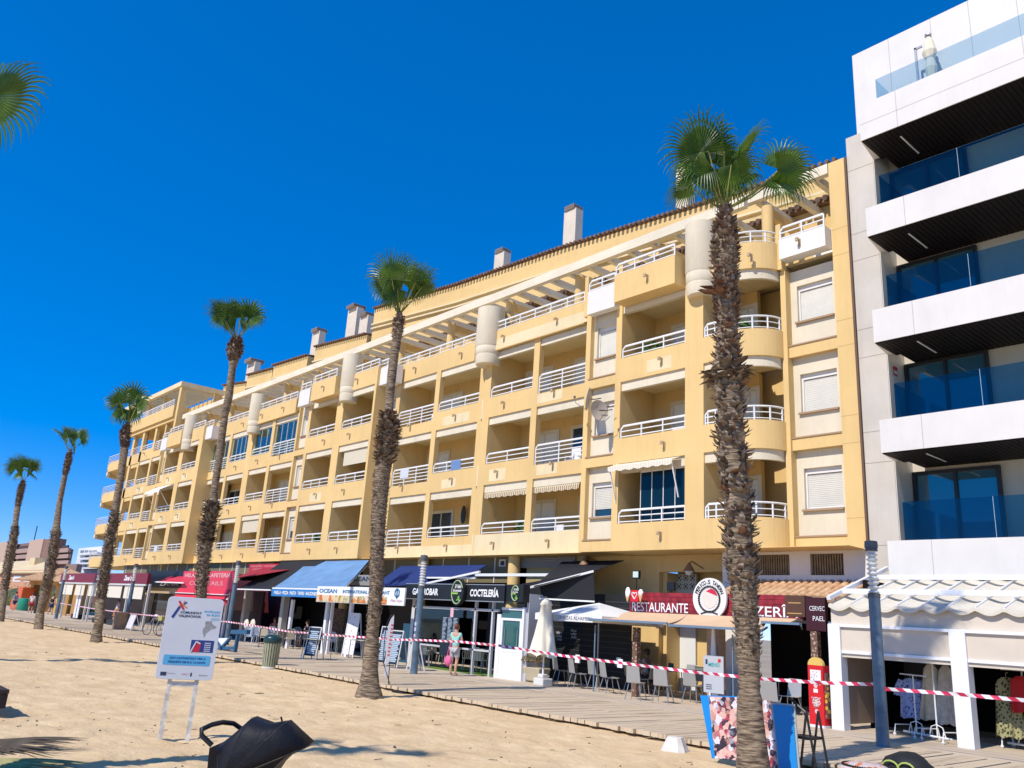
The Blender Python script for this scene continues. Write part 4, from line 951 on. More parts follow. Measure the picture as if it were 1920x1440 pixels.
def rack(x, y, w, z, label, rz=0):
    t = thing('clothes_rack', label, 'clothes rack', (x, y, 0), rz)
    b = MB()
    b.tube([(0, -w, .09), (0, w, .09)], .022, 6); b.tube([(0, 0, .09), (0, 0, z)], .016, 6); b.tube([(0, -w, z), (0, w, z)], .014, 6)
    b.tube([(0, -.2, .1), (0, -.14, .28), (0, 0, .33), (0, .14, .28), (0, .2, .1)], .012, 5)
    for s in (-1, 1): b.tube([(-.25, s * w, .06), (-.22, s * w, .22), (.22, s * w, .22), (.25, s * w, .06)], .014, 6); b.lathe((-.25, s * w, 0), [(.02, 0), (.035, .03), (.02, .06)], 8); b.lathe((.25, s * w, 0), [(.02, 0), (.035, .03), (.02, .06)], 8)
    b.build('frame', Mrail, t, world=False); return t
def garment(x, y, ztop, zbot, wt, wb, m, label, sleeves=False, flare=1.0, seed=0, rz=0, cat='dress', name='dress'):
    t = thing(name, label, cat, (x, y, zbot), rz); b = MB(); n = 28; m_ = 12; r = random.Random(seed); ph = [r.uniform(0, 6) for _ in range(3)]
    rows = []
    for j in range(m_ + 1):
        s = j / m_; z = (ztop - zbot) * (1 - s) - (.03 * math.sin(5 * s)); w = wt + (wb - wt) * s ** flare; dpt = .05 + .10 * s
        if j == 0: w *= .45; dpt = .03
        if j == 1: w *= .98
        rows.append([((w / 2) * math.cos(2 * math.pi * i / n) * (1 + .05 * math.sin(ph[0] + i)), dpt * math.sin(2 * math.pi * i / n) + .02 * s * math.sin(3 * ph[1] + i * 1.9) + .03 * s * math.sin(i * 2.7 + ph[2]), z + (.025 * math.sin(i * 1.3) if j == m_ else 0)) for i in range(n)])
    b.add([p for r_ in rows for p in r_], [(j * n + i, j * n + (i + 1) % n, (j + 1) * n + (i + 1) % n, (j + 1) * n + i) for j in range(m_) for i in range(n)])
    if sleeves:
        for s in (-1, 1): b.tube([(s * wt * .42, 0, ztop - zbot - .05), (s * wt * .60, 0, ztop - zbot - .2), (s * wt * .66, .0, ztop - zbot - .38)], [.07, .075, .085], 10)
    b.build('cloth', m, t, world=False, smooth=60)
    b = MB(); b.tube([(0, 0, ztop - zbot - .01), (0, 0, ztop - zbot + .07), (.02, 0, ztop - zbot + .1), (.04, 0, ztop - zbot + .08)], .006, 5); b.tube([(-wt * .4, 0, ztop - zbot - .06), (0, 0, ztop - zbot), (wt * .4, 0, ztop - zbot - .06)], .012, 6); b.build('hanger', mat('hanger_wood', (.6, .5, .35), .5), t, world=False)
    return t
def spotted(name, c1, c2, sc, th=.42):
    m = bpy.data.materials.new(name); m.use_nodes = True; n = m.node_tree.nodes; l = m.node_tree.links; p = n['Principled BSDF']; p.inputs['Roughness'].default_value = .85
    tc = n.new('ShaderNodeTexCoord'); v = n.new('ShaderNodeTexVoronoi'); v.inputs['Scale'].default_value = sc; l.new(tc.outputs['Object'], v.inputs['Vector'])
    g = n.new('ShaderNodeMath'); g.operation = 'GREATER_THAN'; g.inputs[1].default_value = th; l.new(v.outputs['Distance'], g.inputs[0])
    mx = n.new('ShaderNodeMix'); mx.data_type = 'RGBA'; l.new(g.outputs[0], mx.inputs[0]); mx.inputs[6].default_value = (*c1, 1); mx.inputs[7].default_value = (*c2, 1); l.new(mx.outputs[2], p.inputs['Base Color']); return m
pr = onZ(1700, 1385, 0); rack(pr.x, pr.y + .5, .35, 1.25, 'low chrome rack carrying the pale blue spotted shirts', R(70))
pr = onZ(1745, 1395, 0); rack(pr.x - .1, pr.y + .6, .35, 1.6, 'tall chrome rack carrying the cream tulle dresses', R(70))
pr = onZ(1900, 1412, 0); rack(pr.x, pr.y + .9, .4, 1.5, 'chrome rack carrying the green patterned dress and the red top', R(85))
def gat(px, py_top, py_bot, Y): a = onY(px, py_top, Y); c = onY(px, py_bot, Y); return a.x, a.z, c.z
for (px, a, c, Y, wt, wb, m, lab, sl, nm) in (
    (1706, 1272, 1348, 19.6, .42, .50, spotted('blue_spotted_cloth', (.04, .06, .22), (.42, .50, .80), 18, .30), 'pale blue spotted shirt hanging at the left of the clothes shop', True, 'shirt'),
    (1718, 1274, 1345, 19.9, .40, .48, 'sp', 'second pale blue spotted shirt half hidden behind the first', True, 'shirt'),
    (1744, 1245, 1352, 19.5, .26, .58, mat('cream_tulle', (.72, .62, .44), .9, var=.2, vs=8), 'cream tulle dress with a golden bodice, left one beside the white post', False, 'dress'),
    (1772, 1248, 1360, 19.5, .24, .55, mat('pale_tulle', (.66, .60, .50), .9, var=.2, vs=8), 'long pale tulle dress hanging right against the white post', False, 'dress'),
    (1886, 1270, 1384, 19.3, .36, .52, spotted('green_patterned_cloth', (.05, .06, .02), (.36, .33, .16), 16, .38), 'long green and ochre patterned dress', False, 'dress'),
    (1915, 1268, 1338, 19.2, .42, .5, mat('red_cloth', (.55, .02, .02), .8), 'red sleeveless top hanging at the right edge', False, 'top')):
    if m == 'sp': m = bpy.data.materials['blue_spotted_cloth']
    x, zt_, zb_ = gat(px, a, c, Y); garment(x, Y, zt_, zb_, wt, wb, m, lab, sl, seed=px, cat=nm, name={'top': 'sleeveless_top'}.get(nm, nm), rz=R(20))

# -- ice cream stand: tall red figure-shaped board
ic = thing('ice_cream_board', 'tall red ice cream price board with yellow rounded top beside the white post', 'sign', (-9.95, 18.0, 0), R(-6))
b = MB(); b.box(-.19, .19, 0, .26, .05, 1.30); b.build('body', mat('glossy_red', (.65, .015, .02), .3), ic, world=False)
b = MB(); pts = [(.19 * math.cos(a), 1.30 + .17 * math.sin(a)) for a in [math.pi * i / 12 for i in range(13)]]; b.prismY(pts, 0, .1); b.build('top', mat('warm_yellow', (.75, .50, .12), .4), ic, world=False)
b = MB(); b.box(-.19, .19, -.02, .27, 0, .05); b.box(-.13, .14, -.004, 0, .93, 1.2); b.box(-.06, .05, -.004, 0, .72, .80); b.build('label', mat('label_white', (.8, .8, .8), .5), ic, world=False)
b = MB(); rr = random.Random(5)
for i in range(22):
    cx_, cz_ = rr.uniform(-.11, .11), rr.choice((rr.uniform(.95, 1.18), rr.uniform(.42, .62), rr.uniform(.82, .90))); b.box(cx_ - .014, cx_ + .014, -.007, -.004, cz_ - .014, cz_ + .014)
b.build('picture', spotted('ice_picture', (.10, .28, .42), (.75, .52, .42), 30), ic, world=False)
b = MB(); 
for i in range(9): a = i * .7; b.lathe((.07 * math.cos(a), -.004, .52 + .09 * math.sin(a)), [(.03, 0), (.001, .001)], 8)
for c in [(0, .52, .10), (.0, .33, .045), (0, .87, .05)]:
    b.prismY([(c[0] + c[2] * math.cos(a), c[1] + c[2] * 1.1 * math.sin(a)) for a in [2 * math.pi * i / 14 for i in range(14)]], -.0035, 0)
b.build('badge', mat('badge_pink', (.75, .55, .52), .5), ic, world=False)
b = MB(); b.box(.19, .24, .05, .3, .2, 1.15); b.build('side_rack', spotted('postcards', (.6, .4, .05), (.15, .06, .05), 10), ic, world=False)

# -- restaurant
rs_ = thing('restaurant_terrace', 'restaurant terrace frame with patterned posts under the tan awnings', 'restaurant terrace', (-15, 19, 0))
b = MB(); xa, xb, za, zb = rect(b, 1174, 1076, 1305, 1118, 23.1, .1); b.build('tile_panel', mat('tile_cream', (.62, .55, .42), .6), rs_)
b = MB(); c = MB(); n = 11; p = (xb - xa) / n
for i in range(n):
    for j in range(4):
        cx_, cz_ = xa + p * (i + .5), zb - p * (j + .5)
        if cz_ - p / 2 < za - .1: continue
        r_ = p * .40; oc = [(cx_ + r_ * math.cos(math.pi / 4 * k + math.pi / 8), cz_ + r_ * math.sin(math.pi / 4 * k + math.pi / 8)) for k in range(8)]
        r2_ = p * .30; ic_ = [(cx_ + r2_ * math.cos(math.pi / 4 * k + math.pi / 8), cz_ + r2_ * math.sin(math.pi / 4 * k + math.pi / 8)) for k in range(8)]
        for k in range(0, 8):
            if k % 2 == 0: b.prismY([oc[k], oc[(k + 1) % 8], ic_[(k + 1) % 8], ic_[k]][::1], 23.09, 23.1)
            q = k
        b.prismY([(cx_ + p * .17 * math.cos(math.pi / 2 * k), cz_ + p * .17 * math.sin(math.pi / 2 * k)) for k in range(4)], 23.09, 23.1)
b.build('tile_pattern', mat('tile_black', (.02, .02, .03), .5), rs_)
b = MB(); x, z = H(1195, 1180, 23.3); x2, _ = H(1222, 1180, 23.3); b.box(x, x2, 23.3, 23.36, 0, 2.6); x, _ = H(1273, 1180, 23.3); x2, _ = H(1304, 1180, 23.3); b.box(x, x2, 23.3, 23.36, 0, 2.6)
b.each('white_door', mat('door_white', (.78, .78, .76), .5), rs_)
# posts clad with broken tiles
Mmos = spotted('broken_tile_cladding', (.55, .38, .26), (.16, .09, .06), 14, .34)
for px, Y in ((1189, 19.0), (1528, 18.9)):
    b = MB(); x, _ = H(px, 1250, Y); b.box(x - .085, x + .085, Y, Y + .17, 0, H(px, 1176 if px < 1300 else 1184, Y)[1]); b.build('clad_post', Mmos, rs_)
b = MB(); x, _ = H(1337, 1250, 19.6); b.box(x - .20, x + .20, 19.6, 19.9, 0, H(1337, 1179, 19.6)[1]); b.build('wooden_post', mat('striped_wood', (.42, .32, .25), .7, var=.15, vs=9), rs_)
b = MB(); x, _ = H(1339, 1250, 19.5); b.hexa([(x - .14, 19.45, .2), (x + .14, 19.45, .2), (x + .14, 19.5, .2), (x - .14, 19.5, .2), (x - .03, 19.45, 2.05), (x + .03, 19.45, 2.05), (x + .03, 19.5, 2.05), (x - .03, 19.5, 2.05)])
b.build('white_banner', mat('sheer_white', (.78, .82, .86), .6), rs_)
b = MB(); b.box(-18.3, -10.1, 20.40, 20.45, 2.25, 2.32)
for px in (1118, 1375): x, z_ = H(px, 1172 if px < 1200 else 1190, 18.9); b.box(x - .016, x + .016, 18.85, 18.88, 0, z_)
b.build('frame', Mgreyblue, rs_)
awning('tan restaurant awning with a blue-grey front bar, left one below the red sign', (1104, 1159), (1251, 1171), (1178, 1147), (1290, 1152), 18.55, 20.35, Mtan, None, bar=Mgreyblue)
awning('tan restaurant awning directly behind the tallest palm', (1255, 1172), (1425, 1182), (1290, 1152), (1440, 1158), 18.5, 20.35, Mtan, None, bar=Mgreyblue)
awning('short tan restaurant awning right of the tallest palm', (1428, 1176), (1500, 1160), (1428, 1158), (1505, 1160), 19.3, 20.35, Mtan, None, bar=Mgreyblue)
b = MB(); xa, za = H(1181, 1110, 20.5); xb, zb = H(1505, 1158, 20.5)
rb = thing('restaurant_signboard', 'long red plank signboard reading RESTAURANTE PIZZERÍA', 'sign', ((xa + xb) / 2, 20.5, zb))
n = 5; zt_ = za; zb_ = H(1178, 1149, 20.5)[1]
for i in range(n): b.box(xa, xb, 20.5, 20.56, zb_ + (zt_ - zb_) * i / n + .004, zb_ + (zt_ - zb_) * (i + 1) / n - .004)
b.box(xa, xb, 20.54, 20.58, zb_, zt_); b.build('board', mat('red_planks', (.28, .018, .03), .6, var=.55, vs=4), rb)
x0, _ = H(1185, 1140, 20.49); x1, _ = H(1290, 1140, 20.49); hh = .28
text('RESTAURANTE', Mwt, rb, x0, x1, zb_ + .06, 20.49, height=hh, bold=.01)
x0, _ = H(1374, 1150, 20.49); x1, _ = H(1496, 1150, 20.49); text('PIZZERÎA', Mwt, rb, x0, x1, zb_ + .06, 20.49, height=hh * 1.2, bold=.01)
# round tavern sign
x, z = H(1330, 1122, 20.35); r_ = abs(H(1362, 1122, 20.35)[0] - x)
rt = thing('round_tavern_sign', 'round white cut-out sign with rope ring and red sun above the tan awning', 'sign', (x, 20.35, z))
b = MB(); b.prismY([(x + r_ * math.cos(a), z + r_ * math.sin(a)) for a in [2 * math.pi * i / 40 for i in range(40)]], 20.35, 20.42)
b.prismY([(x - r_ * .7, z - r_ * 1.25), (x + r_ * .7, z - r_ * 1.25), (x + r_ * .55, z - r_ * .5), (x - r_ * .55, z - r_ * .5)], 20.353, 20.42)
b.build('board', mat('sign_white', (.82, .80, .76), .5), rt)
def ring(x, z, r, Y, w=.03, n=40, tw=True):
    b = MB()
    b.tube([(x + r * math.cos(a), Y, z + r * math.sin(a)) for a in [2 * math.pi * i / n for i in range(n + 1)]], w * .45, 6)
    if tw:
        for i in range(n):
            a = 2 * math.pi * i / n; b.bar((x + (r - w) * math.cos(a), Y - .01, z + (r - w) * math.sin(a)), (x + (r + w) * math.cos(a + .16), Y - .01, z + (r + w) * math.sin(a + .16)), .018)
    return b
ring(x, z - .02, r_ * .62, 20.34).build('rope_ring', Mblk, rt)
b = MB(); b.prismY([(x + r_ * .48 * math.cos(a), z + r_ * .48 * math.sin(a)) for a in [math.pi * 2 * i / 24 for i in range(24)]], 20.338, 20.35); b.build('emblem', mat('emblem_cream', (.72, .66, .58), .6), rt)
b = MB(); b.prismY([(x + .04 + r_ * .42 * math.cos(a), z + .03 + r_ * .42 * math.sin(a)) for a in [R(10) + R(75) * i / 8 for i in range(9)]] + [(x - .1, z + .2)], 20.33, 20.34); b.build('sun', mat('sun_red', (.60, .02, .06), .5), rt)
b = MB(); b.tube([(x - r_ * .5, 20.34, z - r_ * .75), (x, 20.34, z - r_ * .62), (x + r_ * .5, 20.34, z - r_ * .75)], .02, 5); b.tube([(x - r_ * .55, 20.34, z - r_ * 1.15), (x - .2, 20.34, z - r_ * .95), (x, 20.34, z - r_ * .9), (x + .2, 20.34, z - r_ * .95), (x + r_ * .55, 20.34, z - r_ * 1.15)], .022, 5)
b.build('anchor_line', Mblk, rt)
word = 'PERICO´S TAVERN'; 
for i, ch in enumerate(word):
    if ch == ' ': continue
    a = R(158) - R(136) * i / (len(word) - 1); cx_, cz_ = x + r_ * .80 * math.cos(a), z + r_ * .80 * math.sin(a)
    M = Matrix.Translation((cx_, 20.338, cz_)) @ Matrix.Rotation(-(a - math.pi / 2), 4, 'Y')
    w = .085 if ch not in 'I´' else .03
    text(ch, Mblk, rt, -w / 2, w / 2, -.055, 0, height=.115 if ch != '´' else .04, matrix=M, bold=.012)
# ice cream flag on the red board
x, z = H(1189, 1117, 20.2); t = thing('ice_cream_flag_sign', 'small red square sign with a white heart between two ice cream cones', 'sign', (x, 20.2, z))
b = MB(); b.box(x - .13, x + .17, 20.2, 20.24, z - .17, z + .17); b.build('board', mat('bright_red', (.68, .01, .02), .5), t)
b = MB()
for s in (-1, 1): b.tube([(x + .02, 20.19, z - .10), (x + .02 + s * .10, 20.19, z + .03), (x + .02 + s * .085, 20.19, z + .10), (x + .02 + s * .03, 20.19, z + .09), (x + .02, 20.19, z + .05)], .016, 5)
b.blob((x + .26, 20.2, z + .10), (.09, .05, .10)); b.blob((x - .26, 20.2, z + .1), (.10, .04, .16)); b.build('heart', Mwt, t)
b = MB(); b.prismY([(x + .26, z - .2), (x + .34, z + .04), (x + .18, z + .04)], 20.18, 20.22); b.prismY([(x - .26, z - .2), (x - .18, z + .0), (x - .34, z + .0)], 20.18, 20.22); b.build('cone', mat('cone', (.62, .38, .18), .7), t)
# projecting dark menu box and side sign
x, z = H(1496, 1137, 19.9); t = thing('projecting_menu_box', 'brown projecting sign box at the right end of the red signboard', 'sign', (x, 19.9, z)); b = MB(); b.box(x - .24, x + .30, 19.7, 20.1, z - .26, z + .26); b.build('box', mat('dark_brown', (.10, .045, .025), .6), t)
b = MB(); b.box(x - .18, x + .22, 19.69, 19.7, z - .2, z - .17); b.box(x - .15, x + .2, 19.69, 19.7, z + .06, z + .09); b.build('trim', mat('gold', (.5, .3, .1), .5), t)
t, x0, x1, z0, z1 = box_sign('beer_and_paella_sign', 'dark maroon side sign reading CERVECERIA PAELLAS beside the clothes shop', 1510, 1120, 1549, 1184, 19.0, mat('dark_maroon', (.05, .008, .012), .5))
text('CERVEC', Mwt, t, x0 + .1, x1 - .01, z0 + (z1 - z0) * .60, 18.99, height=.11); text('PAEL', Mwt, t, x0 + .18, x1 - .02, z0 + (z1 - z0) * .30, 18.99, height=.11)
# barrel tile canopy
t = thing('tiled_canopy', 'sandy barrel tile canopy above the right half of the red signboard', 'canopy', (-12.4, 21.3, 3)); b = MB()
xa, xb = H(1395, 1095, 22.1)[0], H(1600, 1110, 22.1)[0]; zt_, zf_ = 3.42, H(1480, 1122, 20.7)[1]
x = xa
while x < xb + .55:
    y1 = 22.1; zz = zt_
    b.tube([(x, 20.66, zf_), (x, 21.15, zf_ + (zz - zf_) * .34), (x, 21.16, zf_ + (zz - zf_) * .34 - .03), (x, 21.65, zf_ + (zz - zf_) * .68), (x, 21.66, zf_ + (zz - zf_) * .68 - .03), (x, 22.12, zz)], [.105, .09, .105, .09, .105, .09], 10); x += .235
b.slab((xa, 20.7, zf_ - .03), (xb + .5, 20.7, zf_ - .03), (xb + .5, 22.12, zt_ - .03), (xa, 22.12, zt_ - .03), .06); b.build('tiles', Mtile2, t, smooth=60)
b = MB(); b.prismY([(xb + .5, zf_), (xb + .62, zf_), (xb + .62, zt_), (xb + .5, zt_)][::1], 22.0, 22.1); 
# street-style bell lamps on the yellow wall
for px, py, Y, lab in ((1096, 1054, 21.9, 'bell-shaped bronze wall lamp above the black awning'), (1292, 1065, 22.1, 'bell-shaped bronze wall lamp above the tiled panel')):
    x, z = H(px, py, Y - .45); t = thing('wall_lantern', lab, 'lamp', (x, Y, z)); b = MB(); b.lathe((x, Y - .45, z), [(.03, .16), (.07, .10), (.17, -.06), (.19, -.10)], 14, cap=False); b.tube([(x, Y - .45, z + .15), (x, Y - .3, z + .22), (x, Y + .3, z + .05)], .02, 6); b.build('shade', Mbronze, t, smooth=50)
    b = MB(); b.blob((x, Y - .45, z - .1), .13); b.build('globe', mat('opal_glass', (.8, .78, .7), .3), t)
for i, (px, py, Y, lab) in enumerate(((1192, 1078, 21.0, 'square floodlight above the ice cream flag sign'), (1257, 1100, 20.9, 'small black floodlight in front of the tiled panel'))):
    x, z = H(px, py, Y); t = thing('floodlight', lab, 'floodlight', (x, Y, z)); b = MB(); b.box(x - .14, x + .14, Y, Y + .08, z - .12, z + .14); b.tube([(x, Y + .05, z - .1), (x, Y + .05, z - .75)], .02, 6); b.build('housing', Mblk, t)
    if i == 0: b = MB(); b.box(x - .11, x + .11, Y - .012, Y, z - .08, z + .11); b.build('panel', mat('flood_glass', (.62, .72, .62), .2), t)
# menu board on the terrace
t, x0, x1, z0, z1 = box_sign('menu_poster', 'grey menu poster on the wooden post reading MENU', 1319, 1228, 1357, 1302, 19.1, mat('poster_grey', (.50, .52, .54), .4), .02)
text('MENÚ', mat('teal_letter', (.05, .42, .42), .5), t, x0 + .16, x1 - .12, z1 - .27, 19.09, height=.12, bold=.02); b = MB()
for i in range(3): b.box(x0 + .08, x0 + .26, 19.09, 19.095, z0 + .09 + .05 * i, z0 + .105 + .05 * i)
b.box(x0 + .07, x0 + .13, 19.09, 19.095, z1 - .22, z1 - .1); b.build('print', Mbkt, t); b = MB(); b.box(x1 - .16, x1 - .08, 19.09, 19.095, z1 - .15, z1 - .07); b.build('print', mat('bright_red', (1, 0, 0)), t)

# -- umbrellas
def closed_umbrella(px, pyb, pyt, Y, label):
    x, _ = H(px, pyb, Y); z = H(px + 2, pyt, Y)[1]
    t = thing('beach_umbrella', label, 'umbrella', (x, Y, 0)); b = MB(); n = 24; prof = [(.03, z), (.13, z - .08), (.19, z - .2), (.155, z - .22), (.2, z - .6), (.3, z - 1.1), (.40, z - 1.55), (.46, z - 1.72)]
    vs = []
    for r_, zz in prof: vs += [(x + r_ * (1 + .28 * math.sin(5 * a + zz * 1.1)) * math.cos(a), Y + r_ * .8 * (1 + .28 * math.sin(5 * a + zz * 1.1)) * math.sin(a), zz + (.06 * math.sin(5 * a) if r_ > .4 else 0)) for a in [2 * math.pi * k / n for k in range(n)]]
    b.add(vs, [(i * n + k, (i + 1) * n + k, (i + 1) * n + (k + 1) % n, i * n + (k + 1) % n) for i in range(len(prof) - 1) for k in range(n)])
    b.build('canopy', mat('umbrella_cream', (.80, .74, .58), .85), t, smooth=70)
    b = MB(); b.tube([(x, Y, .1), (x, Y, z)], .028, 8); b.build('pole', Mpvc, t)
    b = MB(); b.box(x - .22, x + .22, Y - .2, Y + .22, 0, .22); b.box(x - .12, x + .12, Y - .12, Y + .12, .22, .34); b.build('base_block', mat('concrete_white', (.72, .70, .64), .8, var=.1), t, bevel=.03); return t
closed_umbrella(1017, 1284, 1122, 18.5, 'closed cream umbrella standing in a concrete block right of the white door')
x, zt_ = H(1112, 1129, 19.9); xl, zl = H(1036, 1155, 19.3); t = thing('open_umbrella', 'open white umbrella with beer lettering on its edge beside the tan awning', 'umbrella', (x, 20, 0))
b = MB(); hw = 1.45; cx_, cy_ = x, 20.2; ze = H(1040, 1157, 18.75)[1] + .1; zt_ = H(1112, 1130, 20.2)[1]
cr = [(cx_ - hw, cy_ - hw), (cx_ + hw, cy_ - hw), (cx_ + hw, cy_ + hw), (cx_ - hw, cy_ + hw)]
for i in range(4):
    a, c = cr[i], cr[(i + 1) % 4]; b.add([(cx_, cy_, zt_), (*a, ze), (*c, ze)], [(0, 1, 2)]); b.hexa([(*a, ze - .2), (*c, ze - .2), (c[0] * .998 + cx_ * .002, c[1] * .998 + cy_ * .002, ze - .2), (a[0] * .998 + cx_ * .002, a[1] * .998 + cy_ * .002, ze - .2), (*a, ze), (*c, ze), (c[0] * .998 + cx_ * .002, c[1] * .998 + cy_ * .002, ze), (a[0] * .998 + cx_ * .002, a[1] * .998 + cy_ * .002, ze)])
b.build('canopy', mat('umbrella_white', (.83, .82, .76), .8), t)
text('CERVEZAS ALHAMBRA', Mbkt, t, cx_ - .5, cx_ + 1.1, ze - .155, cy_ - hw - .006, height=.11)
b = MB(); b.tube([(cx_, cy_, 0), (cx_, cy_, zt_ - .02)], .03, 8); b.build('pole', Mgrey, t)

# -- gastrobar
YG = 18.85
gb = thing('gastrobar_terrace', 'glazed bar terrace with slim pale frames under the black GASTROBAR fascia', 'bar terrace', (-23, YG, 0))
b = MB(); xs_ = [H(p, 1230, YG)[0] for p in (766, 775, 884, 917)]
for x, w in zip(xs_, (.10, .08, .04, .04)): b.box(x - w, x + w, YG + .02, YG + .12, 0, 2.45)
xL, xR_ = xs_[0], H(930, 1200, YG)[0]
b.box(xL, xR_, YG + .02, YG + .1, 2.12, 2.2); b.box(xL, xs_[3], YG + .02, YG + .1, .78, .84)
b.build('frame', mat('pale_aluminium', (.60, .60, .60), .4), gb)
b = MB(); b.box(xL, xs_[2], YG + .05, YG + .06, .84, 2.12); b.build('pane', glass('smoked_glass', (.25, .34, .38), .02), gb)
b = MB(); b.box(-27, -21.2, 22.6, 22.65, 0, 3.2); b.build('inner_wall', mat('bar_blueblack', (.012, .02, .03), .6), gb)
b = MB(); x, _ = H(1000, 1240, 20.5); b.box(-21.5, -17.9, 20.95, 21.05, 0, 2.9); b.build('black_slatted_screen', mat('slat_black', (.014, .014, .014), .6), gb)
b = MB()
for i in range(14): b.box(-21.5, -17.9, 20.93, 20.95, .3 + .18 * i, .33 + .18 * i)
b.build('screen_line', mat('slat_grey', (.05, .05, .05), .6), gb)
for i, (px, a, c) in enumerate(((1048, 1186, 1200), (1075, 1182, 1196))):
    for j, w in enumerate(('Vive', 'de', 'sueños')):
        x, z = H(px, a + 6 * j, 20.9); text(w, Mwt, gb, x - .13, x + .13, z - .05, 20.92, height=.09, shear=.3)
# white door kiosk
kd = thing('white_entrance_box', 'white entrance box with a glazed door at the front of the gastrobar', 'kiosk', (-21, YG, 0))
xa = H(925, 1270, YG)[0]; xb = H(980, 1278, YG)[0]; xm = H(932, 1270, YG)[0]; xq = H(972, 1278, YG)[0]
b = MB(); b.box(xa, xm, YG, YG + .9, 0, 2.05); b.box(xq, xq + .1, YG, YG + .9, 0, 2.3); b.box(xm, xq, YG + .02, YG + .1, 0, .95); b.box(xm, xq, YG + .02, YG + .1, 1.86, 1.94); b.box(xm, xq, YG + .02, YG + .1, 2.2, 2.28)
b.box(xm, xm + .09, YG + .02, YG + .1, .95, 1.86); b.box(xq - .11, xq, YG + .02, YG + .1, .95, 1.86); b.box(xm + .1, xq - .12, YG + .01, YG + .02, .86, .9)
b.build('body', Mpvc, kd); b = MB(); b.box(xq + .1, xq + .22, YG + .1, YG + .9, 0, 2.75); b.build('grey_post', mat('light_grey', (.5, .5, .52), .5), kd)
b = MB(); b.box(xm + .09, xq - .11, YG + .06, YG + .07, .95, 1.86); b.box(xm, xq, YG + .06, YG + .07, 1.94, 2.2); b.build('pane', mat('green_glass', (.03, .12, .12), .05, spec=.8), kd)
b = MB(); m1, m2 = xm + .2, xq - .22; b.tube([(m1, YG + .03, 1.6), (m1, YG + .03, 1.05), (m1 + .05, YG + .03, 1.0), (m2 - .05, YG + .03, 1.0), (m2, YG + .03, 1.05), (m2, YG + .03, 1.6)], .014, 6); b.build('handle', Mgrey, kd)
# fascia sign
t, x0, x1, z0, z1 = box_sign('gastrobar_fascia', 'black fascia reading GASTROBAR COCTELERÍA in white letters', 762, 1095, 945, 1128, YG - .25, Mblk, .18)
zc = (z0 + z1) / 2
text('GASTROBAR', Mwt, t, H(777, 1110, YG)[0] + .25, H(826, 1110, YG)[0] + .2, zc - .13, YG - .26, height=.25, bold=.035); text('COCTELERÍA', Mwt, t, H(892, 1112, YG)[0], H(946, 1112, YG)[0], zc - .13, YG - .26, height=.31, bold=.035)
b = MB(); b.box(x0 + .01, x1, YG - .255, YG - .25, z0 - .03, z0); b.box(x0 + .01, x1, YG - .27, YG - .07, z1, z1 + .03); b.build('trim', Mgrey, t)
def oval_sign(px, py, Y, rx, rz_, label, par=None, big=True):
    x, z = H(px, py, Y); t = thing('oval_bar_sign', label, 'sign', (x, Y, z)); b = MB()
    b.prismY([(x + rx * math.cos(a), z + rz_ * math.sin(a)) for a in [2 * math.pi * i / 36 for i in range(36)]], Y, Y + .14); b.build('disc', Mblk, t)
    b = MB(); b.tube([(x + rx * .86 * math.cos(a), Y - .004, z + rz_ * .86 * math.sin(a)) for a in [R(20) + R(300) * i / 30 for i in range(31)]], .018, 5); b.build('ring', mat('pale_green_line', (.45, .60, .30), .5), t)
    text('El Valle', Mwt, t, x - rx * .35, x + rx * .6, z + rz_ * .28, Y - .01, height=rz_ * .28, shear=.2, bold=.02); text('Encantado', Mwt, t, x - rx * .65, x + rx * .7, z + rz_ * .02, Y - .01, height=rz_ * .2, shear=.3, bold=.02)
    b = MB(); b.box(x - rx * .8, x + rx * .15, Y - .01, Y, z - rz_ * .16, z - rz_ * .04); b.build('bar', mat('lime', (.30, .55, .08), .5), t)
    b = MB()
    for a, l_ in ((R(200), .3), (R(60), .34), (R(20), .26), (R(-30), .3), (R(100), .22)):
        c = Vector((x + rx * .25, Y - .006, z - rz_ * .52)); d = Vector((math.cos(a) * rx, 0, math.sin(a) * rz_)); n_ = Vector((-d.z, 0, d.x)).normalized() * .03
        b.add([c, c + d * l_ * .5 + n_, c + d * l_, c + d * l_ * .5 - n_], [(0, 1, 2, 3)])
    b.build('leaf_motif', mat('bright_leaf', (.20, .62, .06), .5), t); return t
oval_sign(857, 1110, YG - .42, .36, .47, 'large oval black sign with green leaf motif in the middle of the gastrobar fascia')
t, x0, x1, z0, z1 = box_sign('gastrobar_corner_sign', 'small square black sign with the same green leaf logo at the corner of the gastrobar', 950, 1096, 980, 1129, YG - .2, Mblk, .3)
q = oval_sign(966, 1112, YG - .21, .20, .28, 'tiny oval logo with green leaf printed on the square corner sign of the gastrobar')
for ch in list(q.children): pass
# dark blue canopy with light blue valance behind, white awning bar, black side curtain
awning('bright blue awning half rolled out above the gastrobar fascia', (800, 1094), (893, 1072), (795, 1090), (890, 1064), 19.2, 20.9, Mblue, None, arms=False)
b = MB(); x0, z1 = H(737, 1060, 20.6); x1, z0 = H(895, 1100, 20.6); t = thing('dark_blue_canopy', 'dark blue canvas canopy hanging behind the lamp post over the gastrobar', 'canopy', (x0, 20.6, z0))
b.slab((x0, 19.6, z0 - .15), (x1, 19.6, z0 + .1), (x1, 21.0, z1), (x0, 21.0, z1), .03); b.build('canvas', Mnavy, t)
b = MB(); b.bar((H(800, 1094, 19.1)[0], 19.1, H(800, 1094, 19.1)[1]), (H(900, 1072, 19.1)[0], 19.1, H(900, 1072, 19.1)[1]), .07); b.build('front_bar', Mrail, t)
t = thing('black_side_awning', 'black awning with white bars over the corner right of the gastrobar', 'awning', (-19.5, 20, 2.7))
